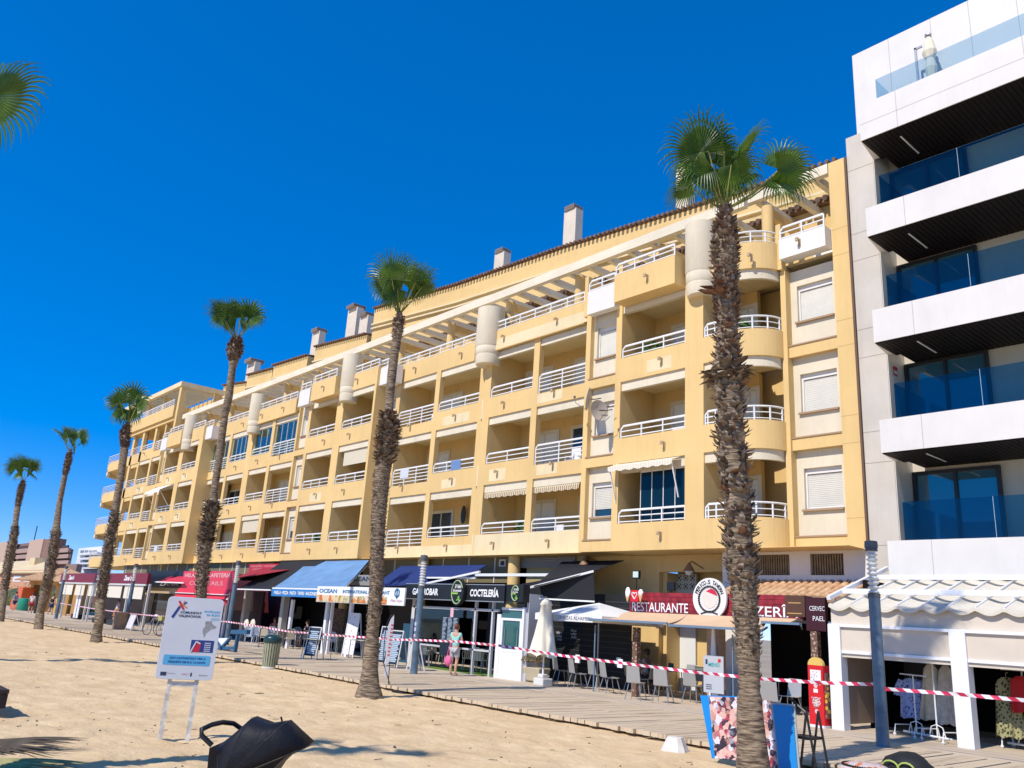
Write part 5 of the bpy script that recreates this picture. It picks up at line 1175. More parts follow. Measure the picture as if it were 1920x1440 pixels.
b = MB(); p1, p2, p3, p4 = onY(1000, 1100, 19.0), onY(1113, 1071, 20.3), onY(1115, 1128, 20.3), onY(1000, 1115, 19.0)
b.slab(p1, p2, Vector((p2.x, 21.8, p2.z + .5)), Vector((p1.x - 1.5, 21.8, p2.z + .5)), .02); b.slab(p4 - Vector((1.3, 0, -.05)), p3, p2, p1 - Vector((1.3, 0, 0)), .02); b.build('canvas', Mbkc, t)
b = MB(); b.bar(p1 - Vector((.3, 0, .05)), p2, .07); b.bar(p4 - Vector((.9, 0, .1)), p3, .05); b.bar(onY(885, 1078, 20.5), onY(1075, 1078, 20.5), .10); b.build('frame', Mrail, t)

# -- OCEAN restaurant
YO = 18.7
oc_ = thing('ocean_restaurant_front', 'dark restaurant front with white wrapped posts below the faded blue awning', 'restaurant terrace', (-36, YO, 0))
b = MB()
for px, w in ((539, .09), (606, .10), (615, .05), (651, .09)): x = H(px, 1190, YO)[0]; b.box(x - w, x + w, YO, YO + .12, 0, 2.2)
b.each('post', Mpvc, oc_)
b = MB(); b.box(H(755, 1200, YO + 1)[0] - .05, -27.1, YO + 1, YO + 1.02, 0, 1.5); b.build('blue_screen', mat('petrol_blue', (.015, .08, .12), .3), oc_)
b = MB(); x0, z1 = H(622, 1140, 20.5); x1, z0 = H(642, 1190, 20.5); b.box(x0, x1, 20.5, 20.54, z0, z1); b.build('wall_menu', spotted('dim_menu', (.2, .10, .05), (.05, .03, .025), 12), oc_)
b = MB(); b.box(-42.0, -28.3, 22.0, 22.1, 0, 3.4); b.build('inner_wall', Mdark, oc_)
aw = awning('faded blue awning sloping down to the OCEAN sign', (512, 1101), (640, 1108), (580, 1054), (692, 1049), 17.9, 20.9, Mlblue, None)
aw2, A, B, D, E = aw
b = MB(); xv, zv = H(597, 1108, 17.86); b.box(A.x, xv, 17.86, 17.875, A.z - .36, A.z - .03); b.build('valance', Mblue, aw2)
text('PAELLA · PIZZA · PASTA · TAPAS · RACIONES', Mwt, aw2, A.x + .3, xv - .1, A.z - .27, 17.85, height=.15, bold=.03)
t, x0, x1, z0, z1 = box_sign('ocean_signboard', 'white signboard reading OCEAN INTERNATIONAL RESTAURANT above a strip of food pictures', 596, 1099, 757, 1136, 17.8, mat('board_white', (.82, .82, .80), .5), .06)
hz = z1 - z0; Mtq = mat('sea_blue_letter', (.02, .18, .36), .5)
z0r = z0
text('OCEAN', Mtq, t, x0 + .2, H(632, 1110, 17.8)[0], z1 - hz * .42, 17.79, height=hz * .26, bold=.03)
text('INTERNATIONAL RESTAURANT', Mtq, t, H(643, 1110, 17.8)[0], H(731, 1112, 17.8)[0], z1 - hz * .40, 17.79, height=hz * .20, bold=.03)
def food_mat():
    m = bpy.data.materials.new('food_pictures'); m.use_nodes = True; n = m.node_tree.nodes; l = m.node_tree.links; p = n['Principled BSDF']
    tc = n.new('ShaderNodeTexCoord'); v = n.new('ShaderNodeTexVoronoi'); v.inputs['Scale'].default_value = 4.0; l.new(tc.outputs['Object'], v.inputs['Vector']); v2 = n.new('ShaderNodeTexNoise'); v2.inputs['Scale'].default_value = 9; l.new(tc.outputs['Object'], v2.inputs['Vector'])
    sp = n.new('ShaderNodeSeparateColor'); l.new(v.outputs['Color'], sp.inputs[0]); ad = n.new('ShaderNodeMath'); ad.operation = 'MULTIPLY_ADD'; l.new(v2.outputs['Fac'], ad.inputs[0]); ad.inputs[1].default_value = .5; l.new(sp.outputs[0], ad.inputs[2])
    r = n.new('ShaderNodeValToRGB'); l.new(ad.outputs[0], r.inputs[0]); e = r.color_ramp.elements
    e[0].position = .2; e[0].color = (.75, .70, .62, 1); e[1].position = 1.15; e[1].color = (.75, .55, .3, 1)
    for pos, c in ((.4, (.7, .4, .08)), (.55, (.6, .10, .04)), (.7, (.25, .33, .06)), (.85, (.7, .6, .45))): q = e.new(pos); q.color = (*c, 1)
    l.new(r.outputs[0], p.inputs['Base Color']); p.inputs['Roughness'].default_value = .5; return m
Mfood = food_mat()
b = MB(); b.box(x0 + .02, H(725, 1130, 17.8)[0], 17.79, 17.8, z0 + .02, z0 + hz * .45); b.build('food_strip', Mfood, t)
text('Pide Aquí', mat('rose_script', (.72, .30, .38), .5), t, H(734, 1110, 17.8)[0], x1 - .1, z0 + hz * .15, 17.79, height=hz * .2, shear=.3)
xh, zh = H(745, 1112, 17.8); b = MB()
for k in range(6): a = R(60 * k + 30); a2 = R(60 * k + 90); r_ = hz * .24; b.bar((xh + r_ * math.cos(a), 17.785, z1 - hz * .3 + r_ * math.sin(a)), (xh + r_ * math.cos(a2), 17.785, z1 - hz * .3 + r_ * math.sin(a2)), .05, .02, (0, 1, 0))
b.bar((xh, 17.785, z1 - hz * .3 - .2), (xh, 17.785, z1 - hz * .3 + .15), .05, .02, (0, 1, 0)); b.build('emblem', Mtq, t)
t, x0, x1, z0, z1 = box_sign('ocean_wall_sign', 'grey wall sign reading OCEAN in shade behind the blue awning', 650, 1078, 697, 1098, 19.6, mat('grey_board', (.30, .30, .28), .6), .05)
text('OCEAN', Mbkt, t, x0 + .2, x1 - .1, z0 + (z1 - z0) * .4, 19.59, height=(z1 - z0) * .45, bold=.03)
# black awning
awning('plain black awning between the red kiosk and the faded blue awning', (445, 1104), (508, 1107), (530, 1052), (610, 1050), 18.2, 20.9, Mbkc, None)
b = MB(); xk, zk = H(440, 1090, 19.5)
# red cafe
rc_ = thing('cafe_terrace', 'dark red cafe front with grey pillars behind the black awning', 'cafe front', (-43, 19.5, 0))
b = MB()
for px in (452, 524): x = H(px, 1170, 19.3)[0]; b.box(x - .16, x + .16, 19.3, 19.6, 0, 2.9)
b.each('pillar', mat('pillar_grey', (.45, .43, .38), .7), rc_)
b = MB(); b.box(H(430, 1150, 21)[0], H(545, 1150, 21)[0], 21.0, 21.1, 0, 3.2); b.build('wall', mat('dark_maroon2', (.07, .006, .008), .6), rc_)
b = MB(); x0, z1 = H(465, 1126, 20.9); x1, z0 = H(492, 1148, 20.9); b.box(x0, x1, 20.9, 20.95, z0, z1); b.build('window', mat('cafe_window', (.12, .12, .10), .3), rc_)
t, x0, x1, z0, z1 = box_sign('red_cafe_banner', 'red banner with pale lettering high under the balcony right of the fourth palm', 468, 1058, 520, 1074, 20.6, mat('banner_red', (.55, .03, .05), .6), .03)
for i, w in enumerate(('HELADERIA · CAFETERIA', 'COCKTAILS BAR', 'DESAYUNOS')): text(w, mat('faint_pink', (.75, .4, .4), .6), t, x0 + .3 + .2 * i, x1 - .3 - .2 * i, z1 - .17 - .17 * i, 20.59, height=.10)
rk = thing('red_kiosk_awnings', 'bright red cafe awning with box valance and pale lettering behind the fourth palm', 'awning', (-47, 18, 2)); YR = 18.0
b = MB(); x0, z1 = H(345, 1071, YR); x1, z0 = H(434, 1105, YR); b.box(x0, x1, YR, YR + .05, z0, z1); b.build('front_panel', mat('red_panel', (.66, .05, .09), .6), rk)
text('HELADERIA CAFETERIA', mat('faint_pink', (0, 0, 0)), rk, x0 + .3, x1 - .3, z1 - .34, YR - .01, height=.22, bold=.03); text('COCKTAILS', mat('faint_pink', (0, 0, 0)), rk, x0 + 1.2, x1 - 1.2, z0 + .18, YR - .01, height=.22)
b = MB(); x2, z2 = H(337, 1107, YR - .1); x3, z3 = H(432, 1113, YR - .1); 
for i, (za, zb_, off) in enumerate(((z0, z0 - .28, 0), (z0 - .30, z0 - .52, .1), (z0 - .54, z0 - .95, .18))): b.slab((x0 - .3, YR - .15 - off, zb_), (x1, YR - .15 - off, zb_), (x1, YR - off * .5, za), (x0 - .3, YR - off * .5, za), .02)
b.build('valance', Mred, rk); b = MB(); b.box(x0 - .3, x1, YR - .2, YR - .15, z0 - .31, z0 - .27); b.box(x0 - .3, x1, YR - .38, YR - .33, z0 - .98, z0 - .94); b.build('rail', Mrail, rk)
b = MB(); a = onY(291, 1091, 17.8); c = onY(345, 1072, 19.8); d = onY(345, 1093, 17.8); b.add([a, d, c, Vector((c.x - 1.8, c.y, c.z - .25))], [(0, 1, 2, 3)]); b.build('side_canvas', Mred, rk); b = MB(); b.bar(a, d, .07); b.build('bar', Mrail, rk)
b = MB(); p = onY(432, 1073, 18.2); b.slab((p.x, 18.3, p.z - .3), (p.x + 2.6, 18.6, p.z - .1), (p.x + 3.4, 20.8, p.z + .5), (p.x - 1.5, 20.8, p.z + .5), .02); b.build('top_canvas', mat('deep_red', (.33, .012, .03), .75), rk)
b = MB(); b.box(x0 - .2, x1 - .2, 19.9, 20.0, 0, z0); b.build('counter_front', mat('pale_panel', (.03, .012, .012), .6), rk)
b = MB()
for px in (399, 405, 424): x = H(px, 1130, 19.5)[0]; b.box(x - .12, x + .12, 19.5, 19.6, 0, 2.6)
b.box(H(399, 1130, 19.5)[0], H(424, 1130, 19.5)[0], 19.5, 19.6, 2.3, 2.5); b.build('door_frame', Mpvc, rk)

# -- Zana's
YZ = 17.7
zn = thing('zana_cafe_terrace', 'cafe terrace under a maroon fascia lettered Zana´s three times', 'cafe terrace', (-62, YZ, 0))
x0, z1 = H(116, 1073, YZ); x1, z0 = H(275, 1093, YZ); z1 = H(200, 1075, YZ)[1]; z0 = H(200, 1093, YZ)[1]
b = MB(); b.box(x0, x1, YZ, YZ + .2, z0, z1); b.build('fascia', Mmar, zn)
for px in (134, 187, 240): x = H(px, 1084, YZ)[0]; text('Zana´s', Mwt, zn, x - .8, x + .8, z0 + (z1 - z0) * .28, YZ - .01, height=(z1 - z0) * .5, shear=.25, bold=.04)
b = MB(); b.box(x0, x1, YZ - .05, YZ + .05, z0 - .12, z0 - .02)
for px in (107, 113, 156, 163, 231, 270): x = H(px, 1150, YZ)[0]; b.box(x - .06, x + .06, YZ, YZ + .12, 0, z0)
b.build('frame', mat('pale_frame', (.65, .64, .60), .5), zn)
for i, (pa, pb) in enumerate(((114, 136), (141, 158), (166, 182), (202, 228), (233, 268))):
    xa, xb = H(pa, 1100, YZ)[0], H(pb, 1100, YZ)[0]; b = MB(); b.box(xa, xb, YZ + .04, YZ + .05, z0 - .95, z0 - .14); b.build('roll_blind', mat('blind_ivory', (.76, .70, .56), .8), zn)
b = MB(); b.box(x0, x1, 21.0, 21.1, 0, 3.0); b.build('back_wall', mat('cafe_dark', (.03, .02, .016), .7), zn)
b = MB()
for px in (125, 140): x = H(px, 1120, 19.8)[0]; b.box(x - .5, x + .7, 19.8, 19.9, 0, 2.3)
b.build('ochre_wall', mat('ochre', (.45, .24, .06), .8), zn)
b = MB()
for px in (146, 151): x = H(px, 1120, YZ + .3)[0]; b.box(x - .3, x + .2, YZ + .3, YZ + .34, .1, 2.3)
b.build('door_leaf', Mpvc, zn)
t, xa, xb, za, zb = box_sign('zana_black_fascia', 'black fascia reading ZANA in thin letters beside the maroon one', 276, 1072, 345, 1103, YZ + 1.2, Mblk, .1)
text('ZANA', mat('dull_white', (.45, .42, .38), .5), t, H(299, 1100, YZ + 1.2)[0], H(334, 1100, YZ + 1.2)[0], za + .12, YZ + 1.19, height=(zb - za) * .3)
b = MB(); b.box(xa, xb, YZ + 1.3, YZ + 3.5, zb, zb + .04); b.build('top', Mblk, t)
t = thing('wooden_shop_front', 'pale wooden shop window frame below the black ZANA fascia', 'shop front', (-54, YZ + 1.4, 0)); Y = YZ + 1.4
x0, x1 = H(262, 1170, Y)[0], H(345, 1170, Y)[0]; b = MB(); b.box(x0, x0 + .25, Y, Y + .2, 0, za); b.box(x0, x1, Y, Y + .2, za - .35, za); b.box(x0 + .25, x0 + .5, Y + .1, Y + .3, 0, za - .5); b.box(x0 + .5, x1, Y + .1, Y + .2, 0, .3); b.build('frame', mat('pale_wood', (.48, .38, .24), .7), t)
b = MB(); b.box(x0 + .5, x1, Y + .4, Y + .42, .3, za); b.build('pane', mat('shop_glass', (.03, .03, .035), .1), t)
# ------------------------------------------------------------------ street furniture
Mpole = mat('petrol_blue_pole', (0.16, 0.23, 0.29), .45, col2=(0.075, 0.12, 0.165), vs=2.2, metal=.2)
lampl = ['nearest petrol blue lamp column beside the clothes shop', 'petrol blue lamp column with stickers beside the gastrobar', 'petrol blue lamp column between the notice board and the litter bin', 'petrol blue lamp column in front of the maroon fascia', 'farthest petrol blue lamp column at the left end of the maroon fascia']
proto = thing('street_lamp', '', 'street lamp', (0, 0, 0), group='lamp columns along the promenade')
b = MB(); b.lathe((0, 0, 0), [(.125, 0), (.118, .1), (.112, 1.0), (.108, 2.72)], 20); b.build('pole', Mpole, proto, smooth=40)
b = MB(); b.lathe((0, 0, 0), [(.115, 2.70), (.118, 2.78), (.10, 2.79)], 20); b.lathe((0, 0, 0), [(.09, 3.66), (.125, 3.665), (.125, 3.74), (.118, 3.80), (.0, 3.82)], 20); b.lathe((0, 0, 0), [(.11, 3.60), (.12, 3.62), (.11, 3.66)], 20); b.build('collar', mat('lamp_collar', (.10, .11, .12), .5), proto, smooth=30)
b = MB(); prof = [(.07, 2.79)]
for i in range(9): z = 2.80 + i * .09; prof += [(.105, z), (.108, z + .012), (.06, z + .05)]
prof += [(.1, 3.61)]; b.lathe((0, 0, 0), prof, 18); b.build('lens', mat('lamp_lens', (.66, .68, .66), .15, spec=.9), proto, smooth=30)
for i, (x, y) in enumerate(((-7.7, 16.3), (-23.15, 16.4), (-38.2, 16.4), (-53.0, 16.4), (-69.0, 16.4))): place(proto, i == 0, (x, y, 0), rnd.random(), lampl[i])
def sticker(px, py, w, h, m): 
    x, z = H(px, py, 16.28); b = MB(); n = 6
    for i in range(n):
        a0 = R(235) + R(60) * i / n; a1 = R(235) + R(60) * (i + 1) / n; b.quad((-23.15 + .117 * math.cos(a0), 16.4 + .117 * math.sin(a0), z - h), (-23.15 + .117 * math.cos(a1), 16.4 + .117 * math.sin(a1), z - h), (-23.15 + .117 * math.cos(a1), 16.4 + .117 * math.sin(a1), z + h), (-23.15 + .117 * math.cos(a0), 16.4 + .117 * math.sin(a0), z + h))
    return b.v, b.f
b = MB(); b.add(*sticker(783, 1170, .1, .06, None)); b.add(*sticker(782, 1180, .1, .06, None)); b.add(*sticker(781, 1192, .1, .05, None)); tag(b.build('sticker', spotted('sticker_print', (.7, .35, .25), (.45, .55, .7), 12), None), 'faded stickers wrapped round the lamp column beside the gastrobar', 'stickers')

# barrier tape
Mtape = stripes('barrier_tape', (0.62, 0.03, 0.09), (0.84, 0.82, 0.82), 0, 3.6, .4, .5, skew=1.2)
def tape(pts, label, Y=16.27, wr=False):
    P = [onY(x, y, Y) for x, y in pts]; t = thing('barrier_tape', label, 'barrier tape', tuple(P[0]), group='red and white tape between the lamp columns'); b = MB()
    Q = []
    for i in range(len(P) - 1):
        for k in range(8): Q.append(P[i].lerp(P[i + 1], k / 8))
    Q.append(P[-1]); h = .032
    for i in range(len(Q) - 1):
        w0 = .012 * math.sin(i * .9); w1 = .012 * math.sin((i + 1) * .9)
        b.quad(Q[i] + Vector((0, w0, -h)), Q[i + 1] + Vector((0, w1, -h)), Q[i + 1] + Vector((0, -w1, h)), Q[i] + Vector((0, -w0, h)))
    b.build('strip', Mtape, t)
tape([(1990, 1322), (1920, 1313), (1800, 1302), (1650, 1291)], 'striped tape running from the nearest lamp column past the hanging clothes')
tape([(1655, 1284), (1540, 1280), (1430, 1273), (1300, 1260), (1180, 1245), (1060, 1230), (940, 1211), (860, 1203), (783, 1200)], 'longest striped tape, sagging past the white door and the restaurant chairs')
tape([(783, 1200), (740, 1199), (640, 1192), (540, 1184), (470, 1172), (428, 1166)], 'striped tape across the blue-striped chairs')
tape([(428, 1166), (350, 1160), (250, 1151), (180, 1142), (113, 1131)], 'distant tape in front of the maroon fascia')

# notice board
X0, Y0 = -12.62, 4.86
sg = thing('notice_board', 'white notice board COMUNITAT VALENCIANA on two rusty white posts in the sand', 'notice board', (X0, Y0, SAND0), R(69.3))
b = MB(); w = .395; z0, z1 = .82, 1.98; rr = .06; ol = []
for cx_, cz_, a0 in ((w - rr, z0 + rr, -90), (w - rr, z1 - rr, 0), (-w + rr, z1 - rr, 90), (-w + rr, z0 + rr, 180)):
    for k in range(6): a = R(a0 + 18 * k); ol.append((cx_ + rr * math.cos(a), cz_ + rr * math.sin(a)))
b.prismY(ol, 0, .03); b.build('panel', mat('board_face', (.64, .66, .69), .35, var=.05), sg, world=False, bevel=.004)
b = MB()
for s in (-1, 1): b.box(s * .185 - .03, s * .185 + .03, .03, .07, -.2, z1 - .1)
b.box(-.185, .185, .035, .065, z0 - .10, z0 - .03); b.build('post', mat('rusty_white', (.72, .68, .60), .6, var=.35, vs=9), sg, world=False)
Mnv = mat('navy_print', (.02, .05, .22), .5); Mog = mat('orange_print', (.75, .30, .10), .5); Mrd = mat('red_print', (.60, .02, .05), .5); Mcy = mat('cyan_print', (.10, .42, .68), .5)
def T3(s_, m, xa, xb, z, h, **k): text(s_, m, sg, xa, xb, z, -.004, height=h, world=False, **k)
T3('COMUNITAT', Mbkt, -.20, .10, z1 - .235, .035, bold=.03); T3('VALENCIANA', Mbkt, -.22, .10, z1 - .285, .035, bold=.03)
T3('endinsat', Mcy, .13, .36, z1 - .20, .035, bold=.02); T3('en el joc', Mcy, .17, .36, z1 - .26, .05, bold=.03); T3('2024', Mcy, .24, .36, z1 - .31, .035)
b = MB(); b.bar((-.30, -.002, z1 - .30), (-.22, -.002, z1 - .14), .035, .004, (0, 1, 0)); b.bar((-.22, -.002, z1 - .14), (-.13, -.002, z1 - .07), .022, .004, (0, 1, 0)); b.build('logo', Mnv, sg, world=False)
b = MB(); b.bar((-.16, -.004, z1 - .18), (-.24, -.004, z1 - .06), .028, .004, (0, 1, 0)); b.build('logo', Mrd, sg, world=False)
b = MB(); b.bar((-.12, -.003, z1 - .15), (-.18, -.003, z1 - .11), .02, .004, (0, 1, 0)); b.bar((-.24, -.003, z1 - .13), (-.19, -.003, z1 - .12), .02, .004, (0, 1, 0)); b.bar((-.18, -.003, z1 - .11), (-.17, -.003, z1 - .05), .012, .004, (0, 1, 0)); b.build('logo', Mog, sg, world=False)
b = MB(); b.prismY([(.16, z1 - .50), (.19, z1 - .56), (.20, z1 - .50), (.26, z1 - .44), (.32, z1 - .42), (.34, z1 - .40), (.27, z1 - .36), (.26, z1 - .32), (.17, z1 - .33), (.18, z1 - .40), (.15, z1 - .44)], -.003, 0); b.build('map_print', mat('map_grey', (.33, .33, .33), .6, var=.3, vs=20), sg, world=False)
b = MB(); b.box(.02, .17, -.003, 0, z1 - .77, z1 - .60); b.box(.17, .34, -.003, 0, z1 - .77, z1 - .60); b.build('logo', Mnv, sg, world=False)
b = MB(); b.prismY([(.05, z1 - .768), (.15, z1 - .768), (.16, z1 - .64), (.11, z1 - .62)], -.005, -.003); b.build('logo', Mrd, sg, world=False); b = MB(); b.bar((.03, -.006, z1 - .77), (.09, -.006, z1 - .62), .018, .003, (0, 1, 0)); b.bar((.09, -.006, z1 - .62), (.15, -.006, z1 - .65), .018, .003, (0, 1, 0))
for k in range(5): b.box(.21, .30, -.006, -.003, z1 - .755 + .028 * k, z1 - .745 + .028 * k)
b.build('logo', mat('pale_print', (.7, .7, .72), .5), sg, world=False)
b = MB(); w2 = .325; ol = []
for cx_, cz_, a0 in ((w2 - .02, z0 + .22, -90), (w2 - .02, z0 + .32, 0), (-w2 + .02, z0 + .32, 90), (-w2 + .02, z0 + .22, 180)):
    for k in range(4): a = R(a0 + 30 * k); ol.append((cx_ + .02 * math.cos(a), cz_ + .02 * math.sin(a)))
b.prismY(ol, -.003, 0); b.build('blue_band', Mcy, sg, world=False)
text('JOC AUTORITZAT PER A', Mnv, sg, -.24, .26, z0 + .278, -.006, height=.034, bold=.03, world=False); text('XIQUETS DE 8 A 14 ANYS', Mnv, sg, -.26, .26, z0 + .225, -.006, height=.034, bold=.03, world=False)
b = MB(); b.box(-.33, -.25, -.003, 0, z0 + .05, z0 + .10); b.box(.08, .10, -.003, 0, z0 + .05, z0 + .10); b.build('logo', Mbkt, sg, world=False); T3('Cofinançat', Mbkt, -.24, -.13, z0 + .075, .016); T3('GENERALITAT', Mrd, -.04, .06, z0 + .07, .016); T3('turisme', Mbkt, .20, .32, z0 + .06, .02)

# litter bin
p = onZ(511, 1246, 0); lb = thing('litter_bin', 'olive slatted litter bin with dark green lid at the boardwalk edge', 'litter bin', (p.x, p.y - .1, SAND0))
b = MB(); n = 20
b.lathe((0, 0, 0), [(.20, .08), (.225, .85)], 24)
b.build('liner', mat('bin_inside', (.04, .05, .04), .6), lb, world=False)
b = MB()
for i in range(n):
    a = 2 * math.pi * i / n; d = Vector((math.cos(a), math.sin(a), 0)); tg = Vector((-d.y, d.x, 0))
    q0, q1 = d * .215, d * .245; b.hexa([q0 - tg * .026 + Vector((0, 0, .06)), q0 + d * .03 - tg * .026 + Vector((0, 0, .06)), q0 + d * .03 + tg * .026 + Vector((0, 0, .06)), q0 + tg * .026 + Vector((0, 0, .06)), q1 - tg * .03 + Vector((0, 0, .84)), q1 + d * .03 - tg * .03 + Vector((0, 0, .84)), q1 + d * .03 + tg * .03 + Vector((0, 0, .84)), q1 + tg * .03 + Vector((0, 0, .84))])
b.build('slats', mat('olive_slat', (.33, .34, .22), .6, var=.15, vs=5), lb, world=False)
b = MB(); b.lathe((0, 0, 0), [(.285, .80), (.30, .84), (.30, .94), (.28, .99), (.20, 1.05), (.05, 1.07), (.0, 1.07)], 24); b.build('lid', mat('dark_green_plastic', (.015, .05, .05), .3), lb, world=False, smooth=40)
b = MB(); b.lathe((0, 0, 0), [(.25, -.05), (.26, .03), (.24, .08)], 20); b.build('foot', mat('pale_plinth', (.62, .58, .50), .8), lb, world=False)

# white stone block in the sand
p = onZ(1266, 1408, SAND0); t = thing('stone_block', 'small white pyramid-shaped stone block lying in the sand near the boardwalk', 'stone block', (p.x, p.y, SAND0), R(20)); b = MB()
n = 12; vs = [(.26 * (1 if k % 3 else .82) * math.cos(2 * math.pi * k / n), .26 * (1 if k % 3 else .82) * math.sin(2 * math.pi * k / n), -.03) for k in range(n)] + [(.14 * (1 if k % 3 else .8) * math.cos(2 * math.pi * k / n), .14 * (1 if k % 3 else .8) * math.sin(2 * math.pi * k / n), .22) for k in range(n)]
b.add(vs, [(k, (k + 1) % n, n + (k + 1) % n, n + k) for k in range(n)] + [tuple(range(n, 2 * n))]); b.build('block', mat('white_stone', (.74, .68, .60), .8, var=.12, vs=8), t, world=False)

# photo boards at the foot of the tallest palm
def face_mat():
    m = bpy.data.materials.new('photo_collage'); m.use_nodes = True; n = m.node_tree.nodes; l = m.node_tree.links; p = n['Principled BSDF']; p.inputs['Roughness'].default_value = .3
    tc = n.new('ShaderNodeTexCoord'); w = n.new('ShaderNodeTexNoise'); w.inputs['Scale'].default_value = 9; w.inputs['Detail'].default_value = 3; l.new(tc.outputs['Object'], w.inputs['Vector'])
    mx = n.new('ShaderNodeMix'); mx.data_type = 'RGBA'; mx.inputs[0].default_value = .12; l.new(tc.outputs['Object'], mx.inputs[6]); l.new(w.outputs['Color'], mx.inputs[7])
    v = n.new('ShaderNodeTexVoronoi'); v.inputs['Scale'].default_value = 13; l.new(mx.outputs[2], v.inputs['Vector']); sp = n.new('ShaderNodeSeparateColor'); l.new(v.outputs['Color'], sp.inputs[0])
    ad = n.new('ShaderNodeMath'); ad.operation = 'MULTIPLY_ADD'; l.new(w.outputs['Fac'], ad.inputs[0]); ad.inputs[1].default_value = .3; l.new(sp.outputs[0], ad.inputs[2])
    r = n.new('ShaderNodeValToRGB'); l.new(ad.outputs[0], r.inputs[0]); e = r.color_ramp.elements; e[0].position = .1; e[0].color = (.02, .015, .02, 1); e[1].position = 1.0; e[1].color = (.70, .66, .68, 1)
    for pos, c in ((.30, (.10, .05, .05)), (.40, (.50, .22, .16)), (.55, (.70, .40, .30)), (.72, (.72, .50, .42)), (.80, (.45, .06, .08)), (.88, (.03, .02, .03))): q = e.new(pos); q.color = (*c, 1)
    l.new(r.outputs[0], p.inputs['Base Color']); return m
Mcol = face_mat(); Mbb = mat('azure_board', (.01, .24, .62), .45)
def leaning(name, label, pts, Yb, Yt, m, parent=None, th=.02, off=0):
    tl, tr, bl, br = pts; a, c, d, e = onY(*tl, Yt), onY(*tr, Yt), onY(*bl, Yb), onY(*br, Yb)
    t = parent or thing(name, label, 'display board', tuple(d)); b = MB(); o = Vector((0, -off, 0)); b.slab(d + o, e + o, c + o, a + o, -th); b.build('panel' if not off else 'photo_sheet', m, t); return t
t = leaning('photo_board', 'azure board with a collage of face photos left of the tallest palm trunk', ((1314, 1304), (1392, 1306), (1336, 1422), (1392, 1426)), 11.9, 12.05, Mbb)
leaning('', '', ((1331, 1306), (1392, 1308), (1343, 1422), (1392, 1426)), 11.9, 12.05, Mcol, t, .006, .03)
t = leaning('photo_board', 'dark-backed collage board right of the tallest palm trunk', ((1424, 1311), (1448, 1315), (1450, 1460), (1466, 1460)), 11.9, 12.05, Mcol)
b = MB(); a = onY(1425, 1311, 12.08); d = onY(1448, 1462, 11.93); c = onY(1437, 1313, 12.08); e = onY(1453, 1462, 11.93); b.slab(d, e, c, a, -.03); b.build('edge', Mblk, t)
leaning('blue_board', 'plain azure board with grey rim leaning right of the collage', ((1447, 1317), (1491, 1321), (1464, 1470), (1503, 1470)), 11.85, 12.0, mat('board_rim', (.35, .42, .44), .6))
t = bpy.data.objects['blue_board']; leaning('', '', ((1450, 1321), (1487, 1325), (1466, 1470), (1499, 1470)), 11.83, 11.98, Mbb, t, .004, .02)
p = onZ(1518, 1440, 0); t = thing('folding_stand', 'black folding A-frame stand beside the azure board', 'stand', (p.x, p.y, 0)); b = MB()
x = p.x; y = p.y
for dy in (-.0, .35): b.tube([(x - .16, y + dy, -.1), (x - .02, y + dy, .78)], .018, 6); b.tube([(x + .12, y + dy, -.1), (x - .02, y + dy, .78)], .018, 6)
b.box(x - .32, x + .03, y, y + .35, .38, .42); b.tube([(x - .30, y, .95), (x - .02, y, .76)], .02, 6); b.build('frame', Mblk, t)

# stroller in the foreground
D0 = 5.3
def cp(px, py, d=D0, lat=0.0): r = ray(px, py); p = CAMP + r * (d / FPX); return p + Vector((.7593, -.6497, 0)) * (-lat)
st = thing('stroller', 'black stroller with an open hood and a round handle in the sand', 'stroller', (cp(480, 1440).x, cp(480, 1440).y, SAND0)); Mstr = mat('black_nylon', (.008, .009, .014), .62, bump=.5, bs=9, spec=.3)
piv = (438, 1452); tips = [(405, 1446), (424, 1398), (440, 1376), (476, 1348), (503, 1356), (545, 1356), (586, 1394), (548, 1420)]
tips = [(424, 1392), (446, 1372), (477, 1347), (510, 1356), (541, 1354), (560, 1372), (584, 1394)]
b = MB(); ns = 12; rows = []
for k, (tx, ty) in enumerate(tips):
    row = []
    for j in range(ns + 1):
        s = -1 + 2 * j / ns; e = (1 - abs(s) ** 3.2); lat = .27 * math.copysign(abs(s) ** .75, s)
        px_, py_ = piv[0] + (tx - piv[0]) * e, piv[1] + (ty - piv[1]) * e
        if k in (1, 3): py_ += 3 * e
        row.append(cp(px_, py_, D0, lat))
    rows.append(row)
vs = [p for r_ in rows for p in r_]; m_ = ns + 1
b.add(vs, [(k * m_ + j, k * m_ + j + 1, (k + 1) * m_ + j + 1, (k + 1) * m_ + j) for k in range(len(rows) - 1) for j in range(ns)]); hd = b.build('hood', Mstr, st, smooth=80)
so = hd.modifiers.new('thick', 'SOLIDIFY'); so.thickness = .008
b = MB()
for k in (0, 2, 4, 6): b.tube(rows[k], .009, 5)
b.tube([cp(529, 1352), cp(527, 1344)], .006, 5); b.build('rib', Mblk, st)
b = MB(); b.tube([cp(415, 1390, D0, -.18), cp(396, 1372, D0, -.18), cp(394, 1362, D0, -.16), cp(402, 1357, D0, -.05), cp(410, 1357, D0, .08), cp(424, 1362, D0, .16), cp(440, 1375, D0, .18)], .016, 8); b.build('handle', Mblk, st, smooth=60)
b = MB(); A_ = [cp(412, 1394, D0, .2), cp(404, 1470, D0, .2), cp(500, 1470, D0, .2), cp(522, 1436, D0, .2), cp(545, 1414, D0, .2), cp(440, 1402, D0, .2)]
B_ = [q - Vector((.7593, -.6497, 0)) * -.40 for q in A_]
